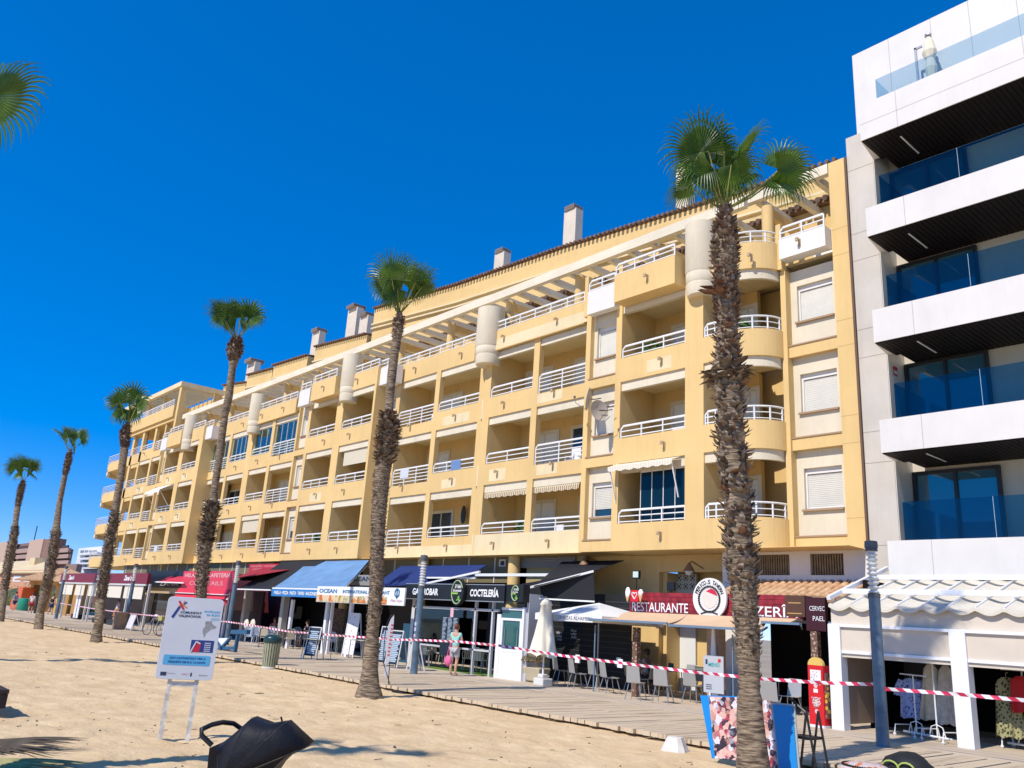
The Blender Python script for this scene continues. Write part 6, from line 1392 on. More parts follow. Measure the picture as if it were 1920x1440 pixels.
n = len(A_); b.add(A_ + B_, [tuple(range(n)), tuple(range(2 * n - 1, n - 1, -1))] + [(i, (i + 1) % n, n + (i + 1) % n, n + i) for i in range(n)]); b.build('seat', Mstr, st)
b = MB()
for lat in (-.24, .24):
    for px_ in (425, 545):
        c = cp(px_, 1400, D0, lat); c.z = SAND0 + .12; b.tube([c + Vector((0, 0, 0)) + Vector((.11 * math.cos(a) * .66, .11 * math.cos(a) * .75, .11 * math.sin(a))) for a in [2 * math.pi * i / 14 for i in range(15)]], .022, 6); b.tube([c, cp(px_ + (20 if px_ < 480 else -30), 1465, D0, lat)], .014, 6)
b.build('wheel', Mblk, st)

# round things at the lower right edge
p = onZ(1705, 1462, 0.0); t = thing('round_bag', 'black round bag with a pale green trim on the boards at the lower right', 'bag', (p.x, p.y, 0)); b = MB(); b.blob((0, 0, .12), (.36, .30, .25), 3, 16, 10, .1); b.build('body', mat('black_felt', (.012, .012, .014), .7), t, world=False, smooth=70)
b = MB(); b.tube([(-.12 + .11 * math.cos(a), -.31, .17 + .08 * math.sin(a)) for a in [2 * math.pi * i / 12 for i in range(9)]], .012, 5); b.tube([(.1 + .11 * math.cos(a), -.30, .17 + .08 * math.sin(a)) for a in [2 * math.pi * i / 12 for i in range(9)]], .012, 5); b.build('trim', mat('lime_piping', (.45, .55, .12), .6), t, world=False)
p = onZ(1625, 1466, 0.0); t = thing('woven_basket', 'colourful round woven basket in orange white and black at the lower right', 'basket', (p.x, p.y, 0)); b = MB(); b.lathe((0, 0, 0), [(.30, 0), (.35, .1), (.34, .16), (.30, .20), (.2, .235), (.0, .24)], 24); b.build('body', spotted('woven_print', (.62, .16, .04), (.6, .5, .46), 11, .36), t, world=False, smooth=60)
b = MB(); n = 60
for i in range(n): a = 2 * math.pi * i / n; b.blob((.30 * math.cos(a), .30 * math.sin(a), .205), .018, 0, 5, 4)
b.build('braided_rim', Mblk, t, world=False)
# left edge: dark bin edge and dead palm leaves
p = onZ(-28, 1345, SAND0); t = thing('wooden_bench', 'dark wooden bench end cut off by the left edge', 'bench', (p.x - .35, p.y, SAND0)); b = MB()
for k in range(3): b.box(-1.2, .33, -.2 + k * .16, -.06 + k * .16, .34, .40)
b.box(-1.0, .30, -.2, .26, .12, .33); b.box(-1.1, -.9, -.1, .2, 0, .12); b.box(.1, .25, -.1, .2, -.05, .12); b.build('seat', mat('dark_wood', (.05, .035, .03), .8, var=.3, vs=6), t, world=False)
for i, (px, py, ax, lab) in enumerate(((-70, 1432, (0.55, .8, .03), 'fallen palm leaf, yellow-green, lying in the sand at the lower left corner'), (-55, 1398, (.6, .75, .10), 'dry grey fallen palm leaf above the yellow-green one'))):
    p = onZ(px, py, SAND0); t = thing('fallen_leaf', lab, 'palm leaf', (p.x, p.y, SAND0)); ax = Vector(ax); r_ = random.Random(i)
    o = frond(p - ax * .5 + Vector((0, 0, .02)), p + Vector((0, 0, .06)), ax, Vector((.05, 0, 1)), 1.35, spread=34, nseg=16, wf=1.3, droop=.06, r=r_, parent=t)
    o.data.materials[1] = mat('dry_leaf', (.36, .32, .12), .7, var=.4, vs=5) if i == 0 else mat('grey_leaf', (.09, .07, .05), .9, var=.3, vs=5)
# feather flag beside the palm
p = onZ(738, 1296, SAND0); Yf = p.y; t = thing('feather_flag', 'grey feather flag with red lettering behind the second palm from the right', 'flag', (p.x, Yf, SAND0))
pts = [(735, 1296), (718, 1240), (722, 1190), (726, 1168), (732, 1155), (738, 1152)]; b = MB(); b.tube([onY(x, y, Yf) for x, y in pts], .014, 6); b.tube([onY(727, 1298, Yf), onY(731, 1240, Yf)], .012, 5); q = onZ(735, 1299, SAND0); b.box(q.x - .25, q.x + .22, Yf - .15, Yf + .15, SAND0 - .02, SAND0 + .03); b.build('pole', Mblk, t)
b = MB(); L_ = [onY(x, y, Yf) for x, y in ((722, 1250), (724, 1210), (728, 1172), (733, 1160))]; R_ = [onY(x, y, Yf) for x, y in ((731, 1240), (734, 1205), (738, 1170), (739, 1153))]
for i in range(3): b.slab(L_[i], R_[i], R_[i + 1], L_[i + 1], .004)
L_ = [onY(x, y, Yf) for x, y in ((721, 1272), (720, 1252))]; R_ = [onY(x, y, Yf) for x, y in ((727, 1262), (730, 1250))]; b.slab(L_[0], R_[0], R_[1], L_[1], .004); b.build('cloth', mat('flag_grey', (.42, .42, .46), .8), t)
b = MB(); 
for k in range(9): q = onY(728 + k * .9, 1228 - 7 * k, Yf - .01); b.box(q.x - .05, q.x + .05, Yf - .012, Yf - .006, q.z - .018, q.z + .02)
b.build('lettering', mat('flag_red', (.5, .05, .04), .6), t)

# menu boards
def aboard(px, py, w, h, mface, label, rz=0, group=None, Yo=0, face_txt=None):
    p = onZ(px, py, 0); t = thing('a_board', label, 'menu board', (p.x, p.y + Yo, 0), rz, group); b = MB()
    b.hexa([(-w / 2, 0, .12), (w / 2, 0, .12), (w / 2, .03, .12), (-w / 2, .03, .12), (-w / 2, .16, h), (w / 2, .16, h), (w / 2, .19, h), (-w / 2, .19, h)])
    b.build('face', mface, t, world=False); c = MB()
    for s in (-1, 1): c.bar((s * w / 2, -.02, 0), (s * w / 2, .165, h + .02), .035); c.bar((s * w / 2, .5, 0), (s * w / 2, .19, h), .03)
    c.bar((-w / 2, .17, h + .01), (w / 2, .17, h + .01), .035); c.build('frame', Mpvc if mface != Mboard else mat('board_frame', (.7, .7, .68), .5), t, world=False)
    if face_txt:
        c = MB(); rr = random.Random(px)
        for i in range(face_txt):
            z = .2 + (h - .3) * i / face_txt; o = .16 * (z - .12) / (h - .12); wl = w * rr.uniform(.45, .8)
            c.hexa([(-wl / 2, o - .006, z), (wl / 2, o - .006, z), (wl / 2, o + .0, z), (-wl / 2, o + .0, z), (-wl / 2, o + .000, z + .045), (wl / 2, o + .000, z + .045), (wl / 2, o + .006, z + .045), (-wl / 2, o + .006, z + .045)])
        c.build('writing', mat('chalk', (.42, .52, .60), .9), t, world=False)
    return t
Mboard = mat('chalk_board', (.015, .025, .04), .6)
Mfb = spotted('food_board_print', (.66, .30, .24), (.80, .78, .76), 7, .22)
aboard(651, 1233, .62, 1.75, Mfb, 'tall white food picture board with thin legs in front of the ocean restaurant', R(15))
aboard(580, 1236, .55, 1.15, Mboard, 'blackboard with chalk lines leaning among the blue-striped chairs', R(25), face_txt=12)
aboard(733, 1252, .62, 1.25, Mboard, 'blackboard full of chalk lines right of the feather flag', R(10), face_txt=16, group='chalk menu boards beside the feather flag')
aboard(713, 1248, .5, 1.35, Mboard, 'blackboard half hidden between palm trunk and feather flag', R(10), face_txt=16, group='chalk menu boards beside the feather flag')
aboard(748, 1256, .45, 1.1, mat('beige_board', (.55, .50, .36), .7), 'plain beige board leaning at the post right of the chalkboards', R(-20), Yo=.4)
aboard(240, 1182, .95, .85, mat('white_sheet', (.70, .66, .70), .7, var=.15, vs=9), 'low white menu board beside the brown bin in front of the black ZANA fascia', R(0))
p = onZ(222, 1180, 0); t = thing('wooden_bin', 'brown wooden bin left of the low white menu board', 'bin', (p.x, p.y, 0)); b = MB(); b.box(-.3, .3, -.3, .3, 0, .95); b.box(-.33, .33, -.33, .33, .9, .98); b.build('body', Mwood, t, world=False, bevel=.02)
p = onZ(843, 1240, 0); t = thing('tall_menu_blackboard', 'tall blackboard menu with red top sheet on the gastrobar terrace behind the woman', 'menu board', (p.x, p.y, 0)); Y = 18.6; x0, z1 = H(829, 1156, Y); x1, z0 = H(857, 1204, Y); b = MB(); b.box(x0, x1, Y, Y + .03, z0 - .5, z1); b.build('face', Mboard, t)
b = MB(); rr = random.Random(2)
for i in range(18): 
    for q in range(3): xx = x0 + (x1 - x0) * (.08 + .31 * q); b.box(xx, xx + (x1 - x0) * rr.uniform(.12, .25), Y - .004, Y, z0 + (z1 - z0) * i / 18, z0 + (z1 - z0) * i / 18 + .02)
b.build('writing', mat('chalk', (0, 0, 0)), t); b = MB(); xm = H(848, 1140, Y)[0]; b.box(xm - .09, xm + .09, Y, Y + .02, z1, z1 + .32); b.build('sheet', mat('sheet_rose', (.75, .45, .48), .6), t)

# planter with shrub beside the white door
p = onZ(992, 1279, 0); t = thing('planter', 'beige stone planter with a scruffy shrub beside the white door', 'planter', (p.x, p.y + .2, 0)); b = MB(); b.hexa([(-.42, -.2, .03), (.42, -.2, .03), (.42, .2, .03), (-.42, .2, .03), (-.52, -.27, .46), (.52, -.27, .46), (.52, .27, .46), (-.52, .27, .46)]); b.build('trough', mat('trough_beige', (.50, .43, .28), .8, var=.1), t, world=False, bevel=.04)
def foliage(c, r, n, ls, seed, flat=1.0):
    b = MB(); rr = random.Random(seed)
    for i in range(n):
        d = Vector((rr.gauss(0, 1), rr.gauss(0, 1), rr.gauss(0, 1) * flat)).normalized() * r * rr.uniform(.3, 1) ** .5; q = Vector(c) + Vector((d.x, d.y, abs(d.z) if flat < 1 else d.z)); a = Vector((rr.gauss(0, 1), rr.gauss(0, 1), rr.gauss(0, 1))).normalized() * ls; e = a.orthogonal().normalized() * ls * .4
        b.add([q - a, q + e, q + a, q - e], [(0, 1, 2, 3)])
    return b
foliage((-.05, 0, .62), .42, 420, .05, 3, .6).build('shrub', mat('scruffy_green', (.13, .14, .04), .7, col2=(.22, .12, .07), vs=9), t, world=False)

# ---- chairs and tables
def chair_metal():
    t = thing('terrace_chair', '', 'chair', (0, 0, 0), group='grey shell chairs of the restaurant'); m = mat('grey_shell', (.46, .46, .44), .35, metal=.35)
    b = MB(); n = 6
    for i in range(n): u, v = i / n, (i + 1) / n; b.slab((-.2, -.2 + .4 * u, .45 - .02 * math.sin(3.1 * u)), (.2, -.2 + .4 * u, .45 - .02 * math.sin(3.1 * u)), (.2, -.2 + .4 * v, .45 - .02 * math.sin(3.1 * v)), (-.2, -.2 + .4 * v, .45 - .02 * math.sin(3.1 * v)), .012)
    b.build('seat', m, t, world=False)
    b = MB(); b.hexa([(-.2, -.215, .44), (.2, -.215, .44), (.2, -.2, .44), (-.2, -.2, .44), (-.18, -.29, .86), (.18, -.29, .86), (.18, -.275, .86), (-.18, -.275, .86)]); b.build('backrest', m, t, world=False, bevel=.008)
    for sx in (-1, 1):
        for sy in (-1, 1): b = MB(); b.tube([(sx * .15, sy * .14, .44), (sx * .22, sy * .25, 0)], .013, 6); b.build('leg', Mgrey, t, world=False)
    return t
def chair_arm(name, grp, mseat, mfr, slats=True, rnd_back=True):
    t = thing(name, '', 'chair', (0, 0, 0), group=grp); b = MB(); b.box(-.22, .22, -.21, .21, .42, .45); b.build('seat', mseat, t, world=False, bevel=.01)
    b = MB()
    if slats:
        for i in range(7): x = -.20 + i * .066; h = .86 - (.45 * x * x * 4 if rnd_back else 0); b.hexa([(x - .02, -.23, .46), (x + .02, -.23, .46), (x + .02, -.21, .46), (x - .02, -.21, .46), (x - .02, -.29, h), (x + .02, -.29, h), (x + .02, -.27, h), (x - .02, -.27, h)])
    else: b.hexa([(-.2, -.23, .50), (.2, -.23, .50), (.2, -.21, .50), (-.2, -.21, .50), (-.19, -.29, .86), (.19, -.29, .86), (.19, -.27, .86), (-.19, -.27, .86)])
    b.build('backrest', mseat, t, world=False)
    b = MB()
    for s in (-1, 1): b.tube([(s * .23, .2, .64), (s * .25, -.05, .67), (s * .23, -.26, .68)], .014, 6); b.tube([(s * .22, .19, .44), (s * .23, .2, .64)], .012, 6)
    b.tube([(-.22, -.25, .45), (-.21, -.29, .80), (-.1, -.30, .87), (.1, -.30, .87), (.21, -.29, .80), (.22, -.25, .45)], .014, 6); b.build('arm_frame', mfr, t, world=False)
    for sx in (-1, 1):
        for sy in (-1, 1): b = MB(); b.tube([(sx * .2, sy * .19, .44), (sx * .23, sy * .23, 0)], .013, 6); b.build('leg', mfr, t, world=False)
    return t
def table(name, grp, w, d, mt_, h=.74):
    t = thing(name, '', 'table', (0, 0, 0), group=grp); b = MB(); b.box(-w / 2, w / 2, -d / 2, d / 2, h - .025, h); b.build('table_top', mt_, t, world=False, bevel=.006)
    for sx in (-1, 1):
        for sy in (-1, 1): b = MB(); b.tube([(sx * (w / 2 - .05), sy * (d / 2 - .05), h - .03), (sx * (w / 2 - .02), sy * (d / 2 - .02), 0)], .016, 6); b.build('leg', Mgrey, t, world=False)
    return t
cm = chair_metal(); L = [((1052, 1284), 0, 'grey shell chair nearest the closed umbrella, seen from the side'), ((1083, 1291), 0, 'second grey shell chair from the closed umbrella, under the black table edge'), ((1143, 1300), 0, 'third grey shell chair from the closed umbrella, just left of the cladded post'),
    ((1192, 1312), 40, 'grey shell chair turned back to us at the patterned post'), ((1243, 1318), 40, 'grey shell chair turned back to us between the patterned post and the menu poster'), ((1290, 1300), -150, 'grey shell chair in shade left of the menu poster'), ((1322, 1306), 20, 'dark grey shell chair behind the menu poster'), ((1375, 1300), 200, 'grey shell chair hidden partly by the tallest palm'), ((1445, 1352), 45, 'grey shell chair with pale back right of the tallest palm trunk'), ((1100, 1272), 180, 'grey shell chair on the far side of the black table'), ((1160, 1282), 180, 'grey shell chair on the far side of the table beside the patterned post'), ((1215, 1290), 170, 'grey shell chair behind the dark table between post and seated couple'), ((1262, 1288), 150, 'grey shell chair deep in shade right of the seated couple'), ((1300, 1318), 30, 'grey shell chair facing away just left of the menu poster'), ((1345, 1325), 60, 'grey shell chair facing away right below the menu poster'), ((1120, 1294), 10, 'grey shell chair between the second and third ones from the closed umbrella'), ((1482, 1340), 200, 'grey shell chair in shade left of the ice cream board'), ((1330, 1285), 190, 'grey shell chair far back under the awning beside the wooden post')]
for i, ((px, py), rz, lab) in enumerate(L): p = onZ(px, py, 0); place(cm, i == 0, (p.x, p.y, 0), R(rz - 20), lab)
tb = table('terrace_table', 'dark tables of the restaurant', 1.1, .7, Mdkmetal); L = [((1098, 1282), 0, 'dark table behind the two leftmost grey chairs'), ((1180, 1292), 0, 'dark table at the patterned post'), ((1270, 1302), 0, 'dark table between the seated couple and the menu poster'), ((1345, 1312), 0, 'dark table under the awning beside the tallest palm'), ((1228, 1304), 0, 'dark table directly in front of the seated couple'), ((1470, 1330), 0, 'dark table in deep shade left of the ice cream board')]
for i, ((px, py), rz, lab) in enumerate(L): p = onZ(px, py, 0); place(tb, i == 0, (p.x, p.y + .3, 0), R(rz), lab)
for i, (px, py, Y, lab) in enumerate(((1083, 1234, 19.0, 'small white menu card standing on the left dark table'), (1163, 1246, 18.9, 'white menu card standing on the table beside the patterned post'), (1258, 1250, 19.6, 'black menu stand on the table left of the poster'), (1160, 1240, 19.8, 'second white menu card farther back on the same table'))):
    x, z = H(px, py, Y); t = thing('menu_card', lab, 'menu card', (x, Y, .74)); b = MB(); b.hexa([(x - .09, Y - .03, .745), (x + .09, Y - .03, .745), (x + .09, Y + .03, .745), (x - .09, Y + .03, .745), (x - .09, Y - .004, .98), (x + .09, Y - .004, .98), (x + .09, Y + .004, .98), (x - .09, Y + .004, .98)]); b.build('card', Mwt if i != 2 else Mblk, t)
ca = chair_arm('aluminium_armchair', 'pale armchairs on the gastrobar terrace', mat('armchair_white', (.66, .64, .58), .4), mat('armchair_frame', (.62, .62, .60), .35, metal=.3)); Y = 19.7
L = [((792, 1243), 60, 'pale armchair left of the small gastrobar table'), ((822, 1240), -60, 'pale armchair right of the small gastrobar table'), ((878, 1252), 60, 'pale armchair just right of the woman'), ((897, 1256), 20, 'pale armchair nearest the white entrance box'), ((918, 1240), 200, 'pale armchair against the inner wall beside the white entrance box'), ((880, 1236), 180, 'pale armchair farther back right of the woman')]
for i, ((px, py), rz, lab) in enumerate(L): p = onZ(px, py + 6, 0); place(ca, i == 0, (p.x, min(p.y, 21.8), 0), R(rz), lab)
tg_ = table('bar_table', 'round-edged tables on the gastrobar terrace', .75, .7, mat('table_cream', (.60, .56, .48), .4)); L = [((806, 1246), 'small bar table with a white cloth left of the woman'), ((905, 1250), 'small bar table right of the woman')]
for i, ((px, py), lab) in enumerate(L): p = onZ(px, py + 4, 0); place(tg_, i == 0, (p.x, p.y, 0), 0, lab)
p = onZ(806, 1250, 0); b = MB(); t = thing('tablecloth', 'white cloth hanging over the bar table left of the woman', 'tablecloth', (p.x, p.y, .745)); b.box(-.2, .2, -.36, .36, 0, .006); b.box(-.2, .2, -.366, -.36, -.28, .006); b.build('cloth', Mwt, t, world=False)
b = MB(); pa, pb, pc, pd = onZ(785, 1252, 0), onZ(930, 1262, 0), onZ(930, 1250, 0), onZ(785, 1238, 0); b.box(pa.x - .5, -21.9, 18.95, 21.5, .0, .012); tag(b.build('artificial_turf', mat('turf', (.13, .26, .03), .9, var=.3, vs=20), None), 'bright green turf mat on the gastrobar terrace floor', 'mat')
cb = chair_arm('striped_chair', 'blue and white striped chairs of the ocean restaurant', stripes('blue_white_weave', (.08, .20, .45), (.75, .78, .80), 0, 14, .5), mat('chair_frame_white', (.6, .64, .68), .4))
L = [(470, 1212, 'leftmost blue-striped chair behind the lamp column'), (483, 1208, 'second blue-striped chair from the lamp column'), (508, 1210, 'blue-striped chair just left of the litter bin lid'), (520, 1204, 'blue-striped chair behind the litter bin'), (548, 1216, 'blue-striped chair right of the litter bin'), (556, 1208, 'blue-striped chair behind the one right of the litter bin'), (628, 1222, 'blue-striped chair between the chalkboard and the tall food board'), (598, 1206, 'blue-striped chair in the shade behind the chalkboard')]
for i, (px, py, lab) in enumerate(L): p = onZ(px, py, 0); place(cb, i == 0, (p.x, p.y, 0), R(20 + (i * 67) % 50), lab)
ct = chair_arm('rattan_chair', 'tan woven chairs of the ocean restaurant', mat('tan_weave', (.46, .40, .28), .8), Mdkmetal, slats=False)
L = [(498, 1214, 'tan woven chair left of the litter bin'), (540, 1216, 'tan woven chair just right of the litter bin lid'), (572, 1216, 'tan woven chair left of the chalkboard'), (612, 1214, 'tan woven chair right of the chalkboard'), (668, 1228, 'tan woven chair at the trunk of the second palm')]
for i, (px, py, lab) in enumerate(L): p = onZ(px, py, 0); place(ct, i == 0, (p.x, p.y, 0), R(30 + (i * 37) % 40), lab)
to = table('ocean_table', 'pale tables of the ocean restaurant', .85, .8, mat('table_pale', (.55, .52, .44), .4)); L = [(592, 1236, 'pale table with thin legs in front of the chalkboard'), (478, 1206, 'pale table behind the lamp column with cream cushions'), (630, 1226, 'pale table left of the tall food board'), (678, 1236, 'pale table at the trunk of the second palm'), (530, 1212, 'pale table behind the litter bin')]
for i, (px, py, lab) in enumerate(L): p = onZ(px, py, 0); place(to, i == 0, (p.x, p.y, 0), R(10), lab)
for i, (px, py, lab) in enumerate(((462, 1170, 'left cream cushion on a chair back'), (474, 1170, 'right cream cushion on a chair back'))):
    p = onY(px, py, 18.6); t = thing('seat_cushion', lab + ' behind the lamp column', 'cushion', tuple(p)); b = MB(); b.blob((0, 0, 0), (.26, .08, .24), 1, 12, 8, .08); b.build('cushion', mat('cushion_cream', (.72, .64, .50), .9), t, world=False, smooth=60)
# low planters in front of the maroon cafe
for i, (px, py, lab) in enumerate(((137, 1160, 'low dark planter box at the left end of the maroon cafe'), (178, 1168, 'low dark planter box left of the third palm from the left'), (205, 1172, 'low dark planter box right of the third palm from the left'))):
    p = onZ(px, py, 0); t = thing('planter_box', lab, 'planter', (p.x, p.y + .3, 0), group='low planter boxes in front of the maroon cafe'); b = MB(); b.box(-1.0, 1.0, -.25, .25, 0, .35); b.build('box', Mblk, t, world=False); foliage((0, 0, .38), .3, 160, .06, i, .3).build('shrub', mat('hedge_green', (.07, .11, .03), .8), t, world=False).scale = (3, .9, .6)
# blue exercise frame with white triangle
p = onZ(428, 1221, 0); t = thing('blue_street_frame', 'blue metal frame with a white triangular panel beside the notice board', 'street furniture', (p.x, p.y, 0)); Y = p.y
b = MB(); b.slab(onY(403, 1196, Y), onY(416, 1212, Y), onY(432, 1196, Y), onY(418, 1196.5, Y), .04); b.add([onY(406, 1197, Y - .01), onY(416, 1212, Y - .01), onY(430, 1197, Y - .01)], [(0, 1, 2)]); b.build('panel', Mpvc, t)
b = MB(); b.bar(onY(403, 1195, Y), onY(416, 1214, Y), .10); b.bar(onY(433, 1195, Y), onY(416, 1214, Y), .10); b.bar(onY(416, 1212, Y), onY(415, 1222, Y), .22); b.bar(onY(420, 1215, Y), onY(441, 1215, Y), .12); b.bar(onY(447, 1186, Y), onY(440, 1225, Y), .12); b.bar(onY(436, 1185, Y), onY(466, 1185, Y), .16); b.build('frame', mat('deep_blue_metal', (.02, .10, .20), .45), t)
# bicycles
def bicycle(px, py, rz, label, col):
    p = onZ(px, py, 0); t = thing('bicycle', label, 'bicycle', (p.x, p.y, 0), rz, 'bicycles parked in front of the wooden shop window')
    for x in (-.52, .52):
        b = MB(); b.tube([(x + .33 * math.cos(a), 0, .34 + .33 * math.sin(a)) for a in [2 * math.pi * i / 22 for i in range(23)]], .018, 5); w = b.build('wheel', Mblk, t, world=False)
        b = MB()
        for k in range(8): a = math.pi * k / 8; b.bar((x + .33 * math.cos(a), 0, .34 + .33 * math.sin(a)), (x - .33 * math.cos(a), 0, .34 - .33 * math.sin(a)), .006)
        b.lathe((x, 0, .34), [(.03, -.03), (.03, .03)], 8); b.build('spokes', Mgrey, w, world=False)
    b = MB(); S, Hd, Bb = (-.18, 0, .88), (.36, 0, .86), (-.05, 0, .30)
    for u, v in ((S, Bb), (Bb, Hd), (S, Hd), (Bb, (-.52, 0, .34)), (S, (-.52, 0, .34)), (Hd, (.52, 0, .34)), (Hd, (.34, 0, 1.02))): b.tube([u, v], .018, 6)
    b.build('frame', col, t, world=False); b = MB(); b.blob((-.2, 0, .93), (.14, .07, .04)); b.build('saddle', Mblk, t, world=False)
    b = MB(); b.tube([(.22, -.26, 1.03), (.36, -.2, 1.04), (.34, 0, 1.03), (.36, .2, 1.04), (.22, .26, 1.03)], .014, 6); b.build('handlebar', Mgrey, t, world=False)
    b = MB(); b.box(.38, .66, -.15, .15, .78, 1.0); b.build('basket', mat('wicker_yellow', (.42, .40, .12), .8), t, world=False)
bicycle(286, 1192, R(20), 'silver bicycle with a basket, left one of the parked pair', Mgrey); bicycle(312, 1193, R(35), 'pale bicycle partly hidden by the notice board', mat('bike_pale', (.55, .58, .60), .4))

# ------------------------------------------------------------------ people
Mskin = mat('skin', (.58, .33, .22), .55); Mskd = mat('skin_dark', (.16, .08, .05), .6)
def skin_mesh(name, J, E, mt_, parent, lv=1, root=None):
    me = bpy.data.meshes.new(name); names = list(J); me.from_pydata([J[n][:3] for n in names], [(names.index(a), names.index(b_)) for a, b_ in E], []); me.update()
    o = bpy.data.objects.new(name, me); link(o); sk = o.modifiers.new('s', 'SKIN'); sk.use_smooth_shade = True
    if not me.skin_vertices: 
        bm = bmesh.new(); bm.from_mesh(me); bm.verts.layers.skin.verify(); bm.to_mesh(me); bm.free()
    for i, n in enumerate(names):
        sv = me.skin_vertices[0].data[i]; r_ = J[n][3]; sv.radius = r_ if isinstance(r_, tuple) else (r_, r_); sv.use_root = (n == (root or names[0]))
    ss = o.modifiers.new('d', 'SUBSURF'); ss.levels = ss.render_levels = lv
    dg = C.evaluated_depsgraph_get(); nm = bpy.data.meshes.new_from_object(o.evaluated_get(dg)); bpy.data.objects.remove(o)
    nm.name = name; nm.materials.clear(); nm.materials.append(mt_); nm.polygons.foreach_set('use_smooth', [True] * len(nm.polygons))
    o = bpy.data.objects.new(name, nm); link(o); o.parent = parent; return o
def person(loc, rz, h, label, top, bottom, hair, seated=False, skin=None, bow=0.0, walk=0.0, skirt=False, arms='down', group=None, hairr=1.0, fingers=True):
    skin = skin or Mskin; t = thing('person', label, 'person', loc, rz, group); s = h / 1.7; lean = bow
    hip = .90 if not seated else .48
    def Z(z): return (z - .90 + hip)
    J = {'pelvis': (0, 0, Z(.92), (.145, .10)), 'belly': (0, .01 + lean * .1, Z(1.08), (.125, .09)), 'chest': (0, .015 + lean * .3, Z(1.28), (.15, .10)), 'neck': (0, .0 + lean * .42, Z(1.44), .055), 'head0': (0, .015 + lean * .5, Z(1.52), (.065, .07)), 'head': (0, .02 + lean * .55, Z(1.60), (.078, .092)), 'top': (0, .01 + lean * .58, Z(1.67), (.055, .065))}
    E = [('pelvis', 'belly'), ('belly', 'chest'), ('chest', 'neck'), ('neck', 'head0'), ('head0', 'head'), ('head', 'top')]
    for sd, q in ((-1, 'l'), (1, 'r')):
        J['sh' + q] = (sd * .17, lean * .36, Z(1.385), .052); E.append(('chest', 'sh' + q))
        if arms == 'down': el, wr = (sd * .235, -.03 + lean * .3, Z(1.12)), (sd * .23, .06 + lean * .35 + walk * sd * .1, Z(.88))
        elif arms == 'front': el, wr = (sd * .24, .04 + lean * .3, Z(1.12)), (sd * .12, .26 + lean * .3, Z(1.14))
        else: el, wr = (sd * .24, .12 + lean * .3, Z(1.10)), (sd * .14, .34 + lean * .2, Z(1.03))
        J['el' + q] = (*el, .040); J['wr' + q] = (*wr, .026); d = (Vector(wr) - Vector(el)).normalized(); pm = Vector(wr) + d * .06; J['pa' + q] = (*pm, (.036, .018)); E += [('sh' + q, 'el' + q), ('el' + q, 'wr' + q), ('wr' + q, 'pa' + q)]
        if fingers:
            sidev = Vector((0, 1, 0)).cross(d).normalized() if abs(d.y) < .9 else Vector((1, 0, 0)); sidev = Vector((0, 1, 0)) if abs(d.z) > .7 else Vector((1, 0, 0))
            for k in range(4):
                fb = pm + d * .03 + sidev * (-.027 + .018 * k); J['f%s%d' % (q, k)] = (*(fb + d * .035), .0085); J['g%s%d' % (q, k)] = (*(fb + d * (.075 - abs(k - 1.5) * .008) + Vector((-sd * .012, 0, -.004))), .0075); E += [('pa' + q, 'f%s%d' % (q, k)), ('f%s%d' % (q, k), 'g%s%d' % (q, k))]
            J['th' + q] = (*(Vector(wr) + d * .045 + sidev * .05), .009); E.append(('wr' + q, 'th' + q))
        st_ = walk * sd
        J['hp' + q] = (sd * .09, 0, Z(.86), .088)
        if seated: kn, an, to_ = (sd * .11, .42, .50), (sd * .12, .40, .09), (sd * .13, .56, .03)
        else: kn, an, to_ = (sd * .095, .03 + st_ * .22, .49), (sd * .09, -.02 + st_ * .45, .09 + (.06 if st_ < 0 else 0)), (sd * .11, .13 + st_ * .45, .03 + (.02 if st_ < 0 else 0))
        J['kn' + q] = (*kn, .058); J['cf' + q] = (kn[0] * .5 + an[0] * .5, kn[1] * .4 + an[1] * .6 - .02, kn[2] * .62 + an[2] * .38, .055); J['an' + q] = (*an, .038); J['to' + q] = (*to_, (.042, .03))
        E += [('pelvis', 'hp' + q), ('hp' + q, 'kn' + q), ('kn' + q, 'cf' + q), ('cf' + q, 'an' + q), ('an' + q, 'to' + q)]
    J = {k: (v[0] * s, v[1] * s, v[2] * s, tuple(a * s for a in v[3]) if isinstance(v[3], tuple) else v[3] * s) for k, v in J.items()}
    skin_mesh('body', J, E, skin, t, 2)
    def sub(keys, edges, infl, m, name, lv=2):
        JJ = {k: (*J[k][:3], tuple(a + infl * s for a in J[k][3]) if isinstance(J[k][3], tuple) else J[k][3] + infl * s) for k in keys}; skin_mesh(name, JJ, edges, m, t, lv)
    JT = dict(J); 
    for q in 'lr': a, c = Vector(J['sh' + q][:3]), Vector(J['el' + q][:3]); J['up' + q] = (*(a.lerp(c, .45)), .050 * s)
    sub(['pelvis', 'belly', 'chest', 'shl', 'shr', 'upl', 'upr'], [('pelvis', 'belly'), ('belly', 'chest'), ('chest', 'shl'), ('chest', 'shr'), ('shl', 'upl'), ('shr', 'upr')], .014, top, 'shirt')
    if skirt:
        b = MB(); b.lathe((0, 0, 0), [(.13 * s, Z(1.02) * s), (.19 * s, Z(.86) * s), (.24 * s, .62 * s), (.27 * s, .52 * s)], 18, cap=False); b.build('skirt', bottom, t, world=False, smooth=60)
    else:
        for q in 'lr':
            a, c = Vector(J['hp' + q][:3]), Vector(J['kn' + q][:3]); J['sk' + q] = (*(a.lerp(c, .82)), .075 * s)
        sub(['pelvis', 'hpl', 'hpr', 'skl', 'skr'], [('pelvis', 'hpl'), ('pelvis', 'hpr'), ('hpl', 'skl'), ('hpr', 'skr')], .018, bottom, 'shorts')
    hd = Vector(J['head'][:3]); b = MB(); b.blob(hd + Vector((0, -.022 * s, .03 * s)), (.094 * s, .105 * s, .105 * s * hairr), 4, 14, 10, .12); b.build('hair', hair, t, world=False, smooth=70)
